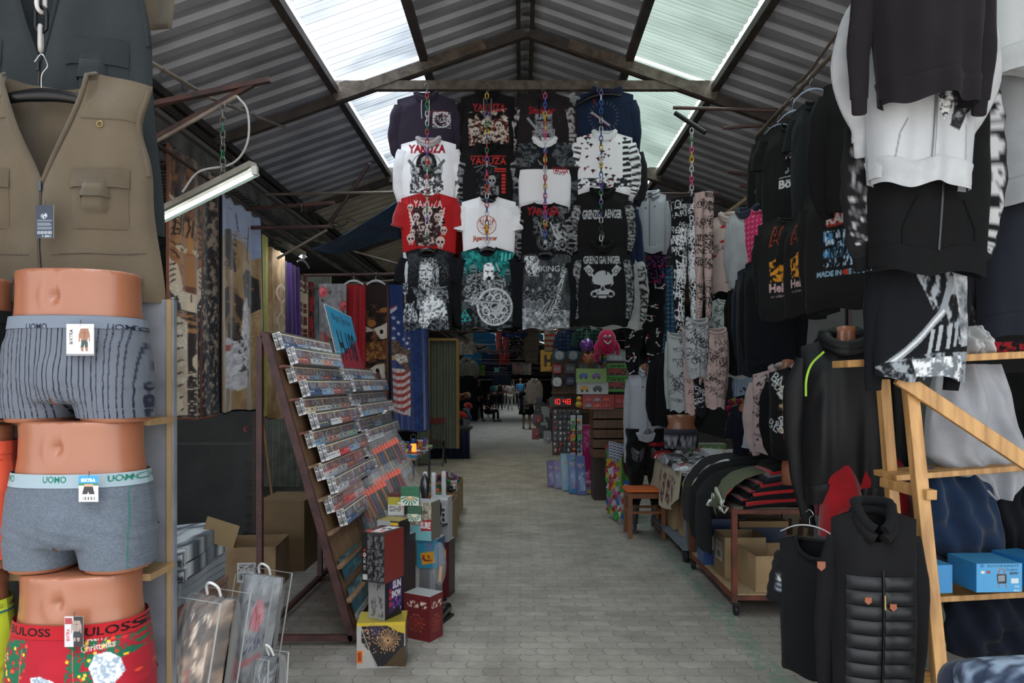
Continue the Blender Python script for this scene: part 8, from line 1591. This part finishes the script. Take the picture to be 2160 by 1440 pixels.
bx(1229,1296,832,862,Q,.2,'red toy box with rows of small trucks on the wooden chest',0x8c1c20,trucks(Cv(0,0,100,44,0x8c1c20,2),3,[0xa83a30,0x7c8084,0xc04a30],rows=2))
bx(1297,1320,832,860,Q+.05,.2,'second red toy box beside the one with rows of trucks',0x8c1c20,trucks(Cv(0,0,100,100,0x8c1c20,1),1,[0xa83a30]))
bx(1218,1283,806,831,Q-.02,.18,'white toy car box with two racing cars',0x9fa1a0,trucks(Cv(0,0,100,38,0x9fa1a0,2),2,[0xa8842c,0x3a3c40]))
bx(1216,1280,777,806,Q-.04,.18,'green and grey toy truck box above the racing cars',0x5f8a3c,trucks(Cv(0,0,100,46,0x6f8f4c,2),2,[0x2c4a8c,0x6a4a8c]))
for y0,nm in((796,'lower'),(767,'upper')): 
    c=Cv(0,0,100,80,0x3f8a30,2); c.text('FARM SERIES',14,6,72,14,0x1c2a10,bold=.05); c.rect(0,24,100,66,0x5c3a2c); trucks(c,1,[0x8c2c28]); c.ell(80,50,14,14,0x2a1a18); c.ell(80,50,7,7,0x9a3a38); bx(1281,1322,y0,y0+30,Q+.1,.2,nm+' green farm toy box stacked right of the truck boxes',0x3f8a30,c)
c=Cv(0,0,100,60,0x8b9196,2); c.rect(14,24,80,44,0xa9aeb2); c.line([(30,44),(44,10)],1.5,0x333333); c.line([(60,44),(70,12)],1.5,0x333333); c.rect(0,50,100,60,0x1c1c20); bx(1279,1320,740,765,Q+.1,.2,'grey ship picture toy box on top of the green farm boxes',0x8b9196,c)
def ball(px,py,r_,Y,a,b,label):
    p=P(px,py,Y); R=r_*Y/FL; T=thing('toy_ball',label,'ball',p); n=36; g=np.zeros((n,n*2,3)); cc=np.zeros((n,n*2,3))
    for i in range(n):
        la=-PI/2+PI*i/(n-1); t=np.arange(n*2)*PI/n; g[i]=np.stack([R*math.cos(la)*np.cos(t),R*math.cos(la)*np.sin(t),np.full(n*2,R*math.sin(la))],1); q=np.sin(t*3+la*4)*math.cos(la)+.5*np.sin(la*5); cc[i]=np.where((np.abs(q)<.25)[:,None],lin(hx(b)),lin(hx(a)))
    m=MB(); m.grid(g,cc,cu=True); m.build('ball',vc(.25,'plain',coat=.4,bump=.01),T,local=True); m=MB(); m.tube([(0,0,R),(0,.01,R+.12)],.004,5); m.build('net_string',mat(0x9a9a96,.6),T,local=True)
ball(1238,728,15,9.7,0x6c3a8c,0x3a1c5a,'purple ball with dark swirls hung over the toy boxes'); ball(1243,755,14,9.75,0xa8603a,0x5c2c4a,'orange ball with plum swirls under the purple one')
T=thing('plush_toy','hot pink furry plush toy with a toothy grin above the toy boxes','plush toy',P(1280,748,9.5)); p=P(1280,722,9.5); PK=mat(0xc01c54,.9,k='velvet'); m=MB(); m.lathe([(0,-.16),(.1,-.15),(.125,-.05),(.12,.08),(.08,.15),(.02,.19),(0,.2)],p,20,sy=.7); m.build('body',PK,T)
for s in(-1,1): m=MB(); m.tube([p+Vector((s*.1,0,.02)),p+Vector((s*.15,-.02,-.08)),p+Vector((s*.13,-.02,-.17))],[.03,.028,.02],8,sub=3); m.build('arm',PK,T); m=MB(); m.ball(p+Vector((s*.03,-.085,.07)),(.022,.012,.026),10,8); m.build('eye',mat(0xc9c9c4,.3),T); m=MB(); m.ball(p+Vector((s*.03,-.098,.066)),(.009,.006,.01),8,6); m.build('pupil',mat(0x111111,.3),T)
m=MB(); m.tube([p+Vector((-.05,-.085,.02)),p+Vector((0,-.1,-.025)),p+Vector((.05,-.085,.02))],.012,8,sub=4); m.build('mouth',mat(0xb9b9b4,.4),T)
T=thing('plush_toy','dark pink plush with rainbow striped legs beside the grinning one','plush toy',P(1262,765,9.55)); p=P(1258,750,9.55); m=MB(); m.tube([p+Vector((-.02,0,.14)),p+Vector((.0,0,.06)),p,p+Vector((.02,0,-.08))],[.03,.025,.05,.04],10,sub=3); m.build('body',mat(0xa82a5c,.9,k='velvet'),T)
for s in(0,1):
    for k,cc in enumerate((0xb03038,0xc09028,0x3a8a48,0x2a5aa0)): m=MB(); m.lathe([(.02,0),(.022,.012),(.02,.025)],p+Vector((.05+s*.06,-.02,-.0-.025*k)),8); m.build('leg_stripe',mat(cc,.8),T)
T=thing('rubber_duck','yellow toy duck with an orange bill standing by the red truck box','toy duck',P(1221,862,9.5)); p=P(1221,848,9.5); m=MB(); m.ball(p+Vector((0,0,-.03)),(.045,.05,.045)); m.ball(p+Vector((0,-.01,.045)),.035); m.build('body',mat(0xb8983a,.4,k='plastic'),T); m=MB(); m.ball(p+Vector((0,-.05,.04)),(.018,.02,.008)); m.build('bill',mat(0xb8501c,.4),T)
# doll boxes on the ground, leaning
DY=11.0
for i,(x,w,hh,cc,lb_) in enumerate(((1166,16,58,0x7a6f9c,'small lilac doll box at the alley end of the leaning row'),(1180,14,60,0x8c86b0,'second lilac doll box in the leaning row'),(1196,18,80,0x8fb0c0,'pale aqua doll box leaning in the row'),(1212,18,80,0x6c84b0,'sky blue doll box with a pale figure in the leaning row'),(1228,18,80,0x5c6ca0,'deeper blue doll box with a pale figure at the chest end of the row'))):
    c=Cv(0,0,30,100,cc,2); c.tex([(4,20),(26,20),(26,90),(4,90)],cc,0xb0bcd0,8,soft=.4); c.ell(15,26,5,6,0xb0927c,.8); c.poly([(15,32),(22,86),(8,86)],0x8fa8c8,.8)
    a=P(x-8,1024-3*i,DY-.2*i); pbox('doll_box',lb_,a.x+.05,a.y,0.0,.13,.07,hh*DY/FL*.95,.2,cf=c,front=cc,side=cc,cat='toy box',tilt=-.22,group='doll boxes leaning in a row')
c=Cv(0,0,30,150,0xa01c60,2); c.spk([(4,10),(26,10),(26,60),(4,60)],0xc06a9c,4,.5); c.ell(18,112,4,5,0xa07a60); c.poly([(18,116),(26,140),(10,140)],0x5c2c6c); a=P(1227,1008,11); pbox('doll_box','tall magenta doll house box standing upright',a.x+.08,11,.0,.18,.12,P(0,896,11).z,.15,cf=c,front=0xa01c60,side=0x8c1854,cat='toy box')
c=Cv(0,0,60,40,0xa8386c,2); c.spk(c.full(),0xc08aa4,3,.5); pbox('doll_box','pink patterned toy box lying in front of the magenta one',P(1226,0,10.7).x,10.75,.0,.3,.2,.25,-.4,cf=c,front=0xa8386c,side=0x9c3464,cat='toy box',tilt=-.3)
c=Cv(0,0,100,24,0xb07090,2); c.text('~',20,6,40,10,0x5a2040,bold=.03); [c.ell(66+i*10,12,4,5,0x8c5a5a) for i in range(3)]; bx(1212,1266,1018,1031,10.35,.25,'low pink toy tray box on the ground',0xb07090,c); bx(1201,1252,1032,1041,10.25,.3,'flat blue and yellow game box lying lowest on the ground',0x2f6c9c,(lambda c:(c.rect(40,0,100,14,0xb09a3c),c)[-1])(Cv(0,0,100,14,0x2f6c9c,1)))
T=thing('wooden_post','round wooden pole standing by the chest and doll boxes','pole',P(1256,990,9.4)); m=MB(); m.tube([(P(1258,0,10.2).x,10.2,0),(P(1249,0,10.2).x,10.25,P(0,880,10.2).z)],.022,8); m.build('pole',mat(0x7c5834,.5,k='wood'),T)
# sheet of hanging toy packets
T=thing('toy_packet_sheet','leaning sheet hung with hundreds of tiny colourful toy packets','toy display',P(1300,1100,8.0)); A,B_,C_,D_=P(1287,1075,8.6),P(1318,1108,8.05),P(1335,985,8.3),P(1283,935,8.9)
m=MB(); m.quad(A,B_,C_,D_); m.build('backing',mat(0x3a6c80,.5,k='card'),T,solid=.01)
r=random.Random(5)
for i in range(96):
    u=(i%8+.5)/8;v=(i//8+.5)/12; p=(A*(1-u)+B_*u)*(1-v)+(D_*(1-u)+C_*u)*v; q=MB(); q.box(p+Vector((-.03+r.uniform(-.01,.01),-.03,r.uniform(-.01,.01))),(.05,.03,.06+r.uniform(0,.02)),Matrix.Rotation(r.uniform(-.6,.6),3,'Y')); q.build('toy_packet',mat(r.choice([0xa82c30,0x2f6cb0,0x3f9c48,0xc0a030,0xb9b9bc,0xb05a90,0x8c9096,0xc9c9cc,0xa83a30]),.2,k='plastic',coat=.4),T)
T=thing('green_cloth','lime green cloth hanging beside the toy packet sheet','cloth',P(1322,1030,8.3)); m=MB(); m.grid([[P(1308+26*u,965+65*v,8.25-.02*math.sin(u*12)) for u in np.linspace(0,1,16)] for v in np.linspace(0,1,10)]); m.build('cloth',FB(0x5f8a34),T,solid=.01)
for i in range(6): bx(1286+i*7,1293+i*7,932+i*2,966+i*2,8.4-.03*i,.1,'white navy striped packet box in the row above the packet sheet, %s'%ORD[i].replace('nearest','first'),0xa4a8b0,(lambda c:([c.rect(0,k*16,20,k*16+7,0x2c3a5c) for k in range(6)],c)[-1])(Cv(0,0,20,90,0xa4a8b0,1)),nm='packet_box')
for i in range(4): bx(1316+i*5,1323+i*5,950+i*3,985+i*3,8.1,.08,'teal and grey gadget box by the green cloth, %s'%ORD[i].replace('nearest','first'),[0x2c7080,0x9a9c9c,0x3a5c60,0x8c9c8c][i],nm='gadget_box')
blk=[0x111113,0x1c1a20,0x3a1c20,0x24262a,0x2a3444]
for i in range(26):
    x=1128+r.uniform(0,42);y=860+r.uniform(0,80); Y=13.5-(y-860)*.02; blister(x,y,Y,.12,.2,(r.choice(blk+[0x8c9096,0x7c2c30]),r.choice([0x9a9ca0,0x3a3c40,0xa83c30,0x2c6c8c])),'small dark gadget in the heap left of the clock stall, %s part'%(['upper','middle','lower'][min(2,int((y-860)/27))]),'gadgets heaped left of the clock stall')
# artificial flowers behind the shirt table
for i in range(40):
    p=P(1542+r.uniform(-8,22),845+r.uniform(0,80),8.4+r.uniform(-.1,.1)); T=thing('fabric_flower','%s artificial flower in the wall of flowers behind the shirt table'%(['hot pink','pale yellow','magenta','light green'][i%4]),'flower',p,0,'artificial flowers behind the shirt table'); m=MB()
    for k in range(5): a=k*2*PI/5; m.ball((.022*math.cos(a),-.005,.022*math.sin(a)),(.016,.008,.016),8,5)
    m.ball((0,-.012,0),.01,8,5); m.build('petals',mat([0xb82468,0xb0a850,0xa01c5c,0x7c9c50][i%4],.7),T,local=True)
# ---------- far alley, left: shutters, rolled mats, clothes stall ----------
for i in range(7):
    p=P(918+(i%7)*11,834+(i%2)*3,15.5); T=thing('rolled_mat','brown rolled mat seen end on, %s from the corrugated door'%(ORD+['last'])[i].replace('nearest','first'),'mat',p,0,'rolled mats stacked on the stall'); m=MB(); m.lathe([(0,-.3),(.075,-.3),(.075,.3),(0,.3)],(0,0,0),14,ax=(0,1,0)); m.build('roll',mat(0x6a4c34,.8,k='fab'),T,local=True); m=MB(); m.ring((0,-.302,0),.04,.006); m.build('spiral_edge',mat(0x3a2818,.8),T,local=True)
T=thing('market_table','low table under the rolled mats draped with a dark blue cloth','table',P(950,905,15.3)); a=P(908,0,15.2).x;b=P(992,0,15.2).x; m=MB(); m.box(((a+b)/2,15.5,.62),(b-a,.9,.05)); m.build('tabletop',mat(0x4c3a2a,.6,k='wood'),T); m=MB(); n=30; m.grid([[(a+(b-a)*u,15.04-.03*math.sin(u*40),.64*v) for u in np.linspace(0,1,60)] for v in(0,.5,1)],flip=True); m.build('table_skirt',mat(0x1c2444,.8,k='fab'),T,solid=.01)
for i in range(22):
    p=P(912+r.uniform(0,78),852+r.uniform(0,30),15.0+r.uniform(-.1,.3)); cc=r.choice([0x8c1c20,0x9a9a94,0x1c4a38,0x1c1c20,0x8c7c5c,0xa82a20,0x2a3c6c]); T=thing('bundled_garment','%s garment bundled on the table under the rolled mats'%{0x8c1c20:'wine red',0x9a9a94:'off white',0x1c4a38:'bottle green',0x1c1c20:'black',0x8c7c5c:'sand coloured',0xa82a20:'scarlet',0x2a3c6c:'royal blue'}[cc],'garment',p,r.uniform(0,3),'garments bundled under the rolled mats'); m=MB(); m.tube([(-.1,0,0),(-.03,.02,.03),(.05,-.01,.02),(.11,0,-.03)],[.03,.06,.055,.025],12,.7,sub=3,wob=.3,seed=i); m.build('fabric',FB(cc),T,local=True)
T=thing('folding_chair','dark folding chair with a red seat rail before the bundled garments','chair',(-1.9,14.0,0)); 
for x in(-1.98,-1.52):
    m=MB(); m.bar((x,13.7,0),(x,14.2,.9),.03,.03); m.build('leg',mat(0x1c1614,.5,k='wood'),T); m=MB(); m.bar((x,14.3,0),(x,13.8,.5),.03,.03); m.build('leg',mat(0x1c1614,.5,k='wood'),T)
m=MB(); m.box((-1.75,13.95,.46),(.46,.4,.03)); m.build('seat',mat(0x3a2420,.6),T); m=MB(); m.box((-1.75,14.18,.85),(.46,.02,.12)); m.build('backrest',mat(0x6a1c1c,.6),T)
def sm(name,label,cat,px,yt,yb,Y,w,col,**k):
    if Y>15: z=P(0,yt,Y).z; pipe([(-2.7,Y,z),(2.7,Y,z)],.006,'thin line strung over the far alley for the '+' '.join(label.split()[:5]),MR,name='clothes_line',cat='line')
    return gp(name,label,cat,px,yt,yb,Y,w,col,fold=.01,**k)
def flor(c): c.spk(c.full(),0x9a9a9c,6,.62)
# clothes hung across the far alley
pants('trousers','salmon red trousers hung high across the far alley','trousers',P(1060,700,20),0,.38,P(0,700,20).z-P(0,756,20).z,0x8c3a38,None,seed=3,dep=.06)
sm('dress','red top hung under the salmon trousers','clothing',1062,745,770,20.3,.34,0x8c1418,kind='tee',sl=None)
sm('dress','black floral dress hung in the far alley','dress',1090,692,752,19,.36,0x14141a,kind='tee',sl='short',art=flor,res=80); sm('dress','second black floral dress behind the first one','dress',1102,690,760,19.6,.34,0x141418,kind='tee',sl=None,art=flor,res=80)
sm('blouse','navy patterned blouse hung above the floral dress','blouse',1084,685,712,18.4,.5,0x1c3060,kind='tee',sl='short',art=flor,res=60)
sm('cardigan','beige knitted cardigan hung right of the floral dresses','cardigan',1121,690,765,18.5,.3,0x6a6054,kind='zip')
sm('skirt','pink checked skirt in the far alley','skirt',1092,764,788,18.2,.28,0x8c7270,kind='tee',sl=None); sm('skirt','white printed skirt below the cardigan','skirt',1111,766,790,18.3,.24,0x9c9a96,kind='tee',sl=None); sm('sweatshirt','navy and white checked shirt over the skirts','shirt',1077,768,790,18.6,.22,0x1c2438,kind='tee',sl=None)
sm('blouse','grey patterned blouse on the left side of the far alley','blouse',984,718,748,17,.36,0x6c6864,kind='tee',sl='short',art=flor,res=60); sm('hooded_sweatshirt','grey camouflage jacket hung above the dark coats','jacket',984,758,790,16,.42,0x57585a,kind='zip'); sm('jacket','bright blue jacket next to the grey blouse','jacket',996,740,765,17.4,.34,0x1c5c8c,kind='zip')
for i,(x,y0,y1,cc,lb_) in enumerate(((984,785,860,0x0e1016,'long black coat at the corner of the dark stall'),(972,790,850,0x101216,'second long black coat beside the corner one'),(1003,742,780,0x2c6a3c,'green backpack patterned top'),(1014,738,770,0x1c3c6c,'dark blue small boys top beside the green one'),(1010,768,792,0x6a7a20,'yellow green childrens vest'),(1030,745,800,0x1c2c44,'dark blue jeans hung on the far left row'),(1040,740,775,0x2a2a30,'charcoal top on the far left row'),(1026,768,790,0x8c1830,'crimson small top on the far left row'),(1041,765,785,0x5c8c7c,'mint small top on the far left row'),(1050,775,810,0x141c2c,'navy jeans pair in the far alley'),(1066,778,812,0x18202c,'second navy jeans pair in the far alley'))):
    sm('hanging_garment',lb_,'garment',x,y0,y1,17.5+.4*i,.34 if i>1 else .5,cc,kind='tee',sl='short' if i%2 else None,res=50)
sm('plaid_shirt','blue checked shirt hung above the purple ball','shirt',1205,694,740,11.2,.44,0x24304c,kind='tee',sl='short',art=lambda c:plaid(c,0x141c2c,0x141c2c,0x5c6c8c,14),res=90); sm('plaid_shirt','green checked shirt hung beside the blue checked one','shirt',1240,690,722,11.0,.4,0x24443c,kind='tee',sl='short',art=lambda c:plaid(c,0x14241c,0x141c1c,0x5c8c7c,14),res=90)
sm('sweater','red and cream striped sweater hung behind the yellow sign','sweater',1166,694,738,13,.32,0x8c8478,kind='tee',sl=None,art=lambda c:[c.rect(0,i*30,100,i*30+13,0x8c2c24) for i in range(5)],res=60)
sm('jacket','pale fur trimmed jacket near the people','jacket',1127,801,850,22,.4,0x8c7c70,kind='zip')
for i,(x0,x1,y0,y1,Y,lb_) in enumerate(((998,1045,702,738,24,'bright blue tarpaulin lit by daylight above the far stalls'),(1121,1146,704,719,21,'smaller blue tarpaulin strip right of the cardigan'))):
    m=MB(); m.grid([[P(x0+(x1-x0)*u,y0+(y1-y0)*v*(.6+.4*u)-4*math.sin(u*4),Y+.6*v) for u in np.linspace(0,1,12)] for v in np.linspace(0,1,8)]); tag(m.build('tarpaulin',mat(0x1c84c0,.5,k='plastic',c2=0x1468a0),solid=.01),lb_,'tarpaulin')
for i,(z,Y) in enumerate(((P(0,698,19).z,19.3),(P(0,698,17).z,17.2),(2.9,24))): pipe([(-2.6,Y,z),(2.6,Y,z)],.02,'steel tube across the far alley carrying clothes, %s one'%['middle','nearer','furthest'][i],MR)
# stall bodies lining the far alley
ST=[(-2.3,17.5,.9,2.6,0x1c1c1e),(-2.2,21,1.1,2.6,0x24282c),(-2.1,26,1.1,3.2,0x202428),(-2.0,33,1.3,4,0x2a2c2e),(1.9,15,.95,3,0x2c2c2c),(1.75,20,1.0,3,0x2a2624),(1.7,27,1.1,4,0x262a2c),(1.8,36,1.3,5,0x2c2c30)]
for i,(x,y,h,L,cc) in enumerate(ST):
    s=-1 if x<0 else 1; T=thing('market_stall','%s market stall counter on the %s side of the far alley'%(ORD[i%4],'shutter' if s<0 else 'clock'),'stall',(x,y,0)); m=MB(); m.box((x+s*.4,y,h/2),(1.0,L,h)); m.build('counter',mat(cc,.7,k='fab'),T); m=MB(); m.box((x+s*.4,y,h+.03),(1.06,L+.05,.04)); m.build('counter_top',mat(0x5c5448,.6,k='wood'),T)
    for k in range(7):
        c2=r.choice([0x5c5f66,0x2a3c60,0x6a2428,0x8c8a84,0x1c1c20,0x3a5a50,0x8c6c40]); gp('hanging_garment','%s garment hanging over the %s %s side stall, %s along'%({0x5c5f66:'grey',0x2a3c60:'blue',0x6a2428:'dark red',0x8c8a84:'cream',0x1c1c20:'black',0x3a5a50:'green',0x8c6c40:'tan'}[c2],ORD[i%4],'shutter' if s<0 else 'clock',(ORD+['last'])[k]),'garment',0,0,1,y-L/2+k*L/6,.4,c2,rz=s*-.9 if s>0 else .9,kind='tee',sl='short',res=20,group='garments over the far stalls') if False else None
        T2=garment('hanging_garment','%s garment hanging over the %s %s side stall, %s along'%({0x5c5f66:'grey',0x2a3c60:'blue',0x6a2428:'dark red',0x8c8a84:'cream',0x1c1c20:'black',0x3a5a50:'green',0x8c6c40:'tan'}[c2],ORD[i%4],'shutter' if s<0 else 'clock',(ORD+['last'])[k]),'garment',(x+s*.15+r.uniform(-.1,.1),y-L/2+k*L/6,h+.45+r.uniform(0,.3)),-s*.9,.42,.6,c2,kind='tee',sl='short',res=20,seed=k,group='garments over the far stalls')
# ---------- people ----------
def person(px,feet,top,label,hair,skin,topc,botc,pose='stand',face=0,sl='short',leg='long',hairlen=.1,w=1.,bag=None,seat=False,dress=None):
    Y=EH*FL/(feet-CY); h=(feet-top)*Y/FL; x=(px-CX)*Y/FL; T=thing('person',label,'person',(x,Y,0),face); k=h/1.72*(1 if not seat else 1.3); rr=random.Random(px)
    hip=.92*k; sh=1.42*k; ft=.02
    if seat: hip=.5*k; sh=1.0*k
    J={'p':(0,0,hip),'c':(0,0,(hip+sh)/2+.05),'n':(0,0,sh+.03*k),'h0':(0,-.01,sh+.1*k),'h1':(0,-.015,sh+.2*k),'h2':(0,0,sh+.29*k)}
    R={'p':.13*w,'c':.125*w,'n':.06,'h0':.055,'h1':.085,'h2':.06}; E=[('p','c'),('c','n'),('n','h0'),('h0','h1'),('h1','h2')]
    for s,q in((-1,'l'),(1,'r')):
        st=.05 if s<0 else -.05
        if seat: kn=(s*.13,-.42,.48*k); an=(s*.14,-.42,.07)
        else: kn=(s*.1,-.02+st,hip*.53); an=(s*.11,.02+st*2.5,.07)
        J['g'+q]=(s*.09,0,hip-.06);J['k'+q]=kn;J['a'+q]=an;J['f'+q]=(an[0],an[1]-.14,.03); R['g'+q]=.095*w;R['k'+q]=.058;R['a'+q]=.038;R['f'+q]=.035; E+=[('p','g'+q),('g'+q,'k'+q),('k'+q,'a'+q),('a'+q,'f'+q)]
        J['s'+q]=(s*.17*w,0,sh-.02);J['e'+q]=(s*.23*w,.02,sh-.29*k);J['w'+q]=(s*.2*w,-.14 if pose=='stand' else -.25,sh-.5*k+(.1 if pose!='stand' else 0)); J['m'+q]=(s*.19*w,-.18 if pose=='stand' else -.32,sh-.57*k+(.1 if pose!='stand' else 0)); R['s'+q]=.06;R['e'+q]=.042;R['w'+q]=.03;R['m'+q]=.033; E+=[('c','s'+q),('s'+q,'e'+q),('e'+q,'w'+q),('w'+q,'m'+q)]
        for fi in range(5):
            nm='f%d%s'%(fi,q); b=J['m'+q]; J[nm]=(b[0]+s*(-.02+.01*fi) if fi<4 else b[0]-s*.045,b[1]-.02-(.0 if fi<4 else .01),b[2]-.07+(.01*abs(fi-1.5) if fi<4 else .045)); R[nm]=.0085; E.append(('m'+q,nm))
    def skin_mesh(keys,Es,Rf,M,nm,sub=2):
        ks=list(keys); me=bpy.data.meshes.new(nm); me.from_pydata([J[q] for q in ks],[(ks.index(a),ks.index(b)) for a,b in Es],[]); o=bpy.data.objects.new(nm,me); C.objects.link(o); md=o.modifiers.new('s','SKIN'); sk=me.skin_vertices[0].data
        for i,q in enumerate(ks): v=Rf(q); sk[i].radius=(v,v*.85); sk[i].use_root=(i==0)
        s2=o.modifiers.new('u','SUBSURF'); s2.levels=sub; s2.render_levels=sub; bake(o,[]); me=o.data; me.materials.append(M); [setattr(pl,'use_smooth',True) for pl in me.polygons]; o.parent=T; return o
    skin_mesh(J.keys(),E,lambda q:R[q],mat(skin,.5,k='skin'),'body')
    tk=['p','c','n','sl','sr','el','er']+(['wl','wr'] if sl=='long' else []); te=[e for e in E if e[0] in tk and e[1] in tk]; J['n']=(0,0,sh-.0)
    skin_mesh(tk,te,lambda q:{'p':.155*w,'c':.15*w,'n':.075,'s':.085,'e':.062,'w':.045}[q[0]],FB(topc),'top')
    bk=['p','gl','gr','kl','kr']+(['al','ar'] if leg=='long' else []); be=[e for e in E if e[0] in bk and e[1] in bk]; skin_mesh(bk,be,lambda q:{'p':.15*w,'g':.115*w,'k':.08,'a':.06}[q[0]],FB(botc),'trousers')
    if dress: m=MB(); m.lathe([(.15*w,sh-.05),(.17*w,hip+.15),(.22*w,hip-.1),(.25*w,hip-.34),(0,hip-.34)],ns=24,sy=.75); d=m.build('dress',vc() if False else FB(dress),T,local=True); m=MB(); [m.tube([(-.1+.05*i,-.14 if math.cos(face)>0 else .15,sh-.15-.12*j),(-.04+.05*i,-.17 if math.cos(face)>0 else .19,sh-.2-.12*j),(-.07+.05*i,-.17 if math.cos(face)>0 else .19,sh-.26-.12*j)],.008,5,sub=4) for i in range(4) for j in range(5)]; m.build('dress_pattern',mat(0x8c8474,.8),T,local=True)
    hz=sh+.2*k; 
    if hair is not None: m=MB(); m.ball((0,.022,hz+.03),(.088,.095,.1),16,10); m.tube([(0,.06,hz+.02),(0,.08,hz-hairlen)],[.07,.05],12,.6) if hairlen>.05 else None; m.build('hair',mat(hair,.7,k='fab'),T,local=True)
    for s in(-1,1): m=MB(); m.ball((s*.03,-.082,hz+.0),(.011,.006,.008),8,6); m.build('eye',mat(0x1c1818,.4),T,local=True); m=MB(); m.ball((s*.083,.0,hz-.01),(.01,.02,.03),8,6); m.build('ear',mat(skin,.5,k='skin'),T,local=True)
    m=MB(); m.ball((0,-.095,hz-.025),(.012,.018,.022),8,6); m.build('nose',mat(skin,.5,k='skin'),T,local=True); m=MB(); m.ball((0,-.084,hz-.06),(.024,.006,.006),8,6); m.build('mouth',mat(0x7a4038,.5),T,local=True)
    for s in(-1,1): a=J['al' if s<0 else 'ar']; m=MB(); m.ball((a[0],a[1]-.07,.04),(.045,.13,.04),12,8); m.build('shoe',mat(0x2a2628 if botc<0x808080 else 0xa0a0a0,.5),T,local=True)
    if bag: m=MB(); m.box((0,.2,sh-.2),(.26,.14,.38)); m.build('backpack',mat(bag,.7,k='fab'),T,local=True,bev=.04)
    return T
SK1=0x8c6450
person(1111,905,808,'person in a black dress with pale swirls walking away on the clock side',0x1c1614,SK1,0x121214,0x101012,face=PI,leg='short',dress=0x121214,w=1.15,hairlen=.08)
person(1098,862,797,'bald person in a light blue t-shirt facing the camera',None,0x9c6c58,0x3c84b8,0x3a4660,face=.2,w=1.1)
person(1083,856,800,'person in a dark wine top among the far walkers',0x2a201c,SK1,0x3a1c24,0x8c8c90,face=.4,w=.95)
person(1076,865,803,'person in a white top and pale trousers walking away',0x5c4c40,SK1,0x9a9890,0xa09c94,face=PI,w=1.1)
person(1068,860,803,'person in a magenta top beside the one in white',0x6a5240,SK1,0x7c1c4c,0x8c8c8c,face=PI)
person(1055,864,802,'blonde person with a dark backpack walking away',0xa08c60,SK1,0x8c846c,0x141418,face=PI,bag=0x15151a,hairlen=.2)
person(1043,862,804,'person in a dark teal t-shirt at the shutter side of the walkers',0x2c2420,SK1,0x1c4a50,0x14161c,face=PI,w=1.1)
person(1060,850,798,'grey haired person seen far down between the walkers',0x9c9488,SK1,0x6c7468,0x3c3c44,face=PI)
person(1070,849,799,'person in a red top far down the alley',0x2a201c,SK1,0x7c2024,0x2a2c34,face=PI)
person(1010,888,797,'tall person in black standing by the stall with the long coats',0x141210,0x6a4838,0x0e0e10,0x0c0c10,face=.9,sl='long',w=1.1,hairlen=.03)
person(1030,888,826,'person in black sitting forward with bare forearms beside the standing one',0x141210,0x7c5844,0x0f0f11,0x14141c,pose='sit',face=.9,seat=True,hairlen=.03)
T=thing('folding_stool','dark stool under the sitting person','stool',(-1.4,EH*FL/80.,0)); Y=EH*FL/80.; x=(1030-CX)*Y/FL
m=MB(); m.box((x,Y+.05,.44),(.36,.36,.04)); m.build('seat',mat(0x1c1c1e,.6),T)
for s in(-1,1): m=MB(); m.bar((x-s*.15,Y-.1,0),(x+s*.15,Y-.1,.43),.025,.025); m.build('leg',mat(0x8c8c8c,.4,m=.6,k='metal'),T); m=MB(); m.bar((x-s*.15,Y+.2,0),(x+s*.15,Y+.2,.43),.025,.025); m.build('leg',mat(0x8c8c8c,.4,m=.6,k='metal'),T)
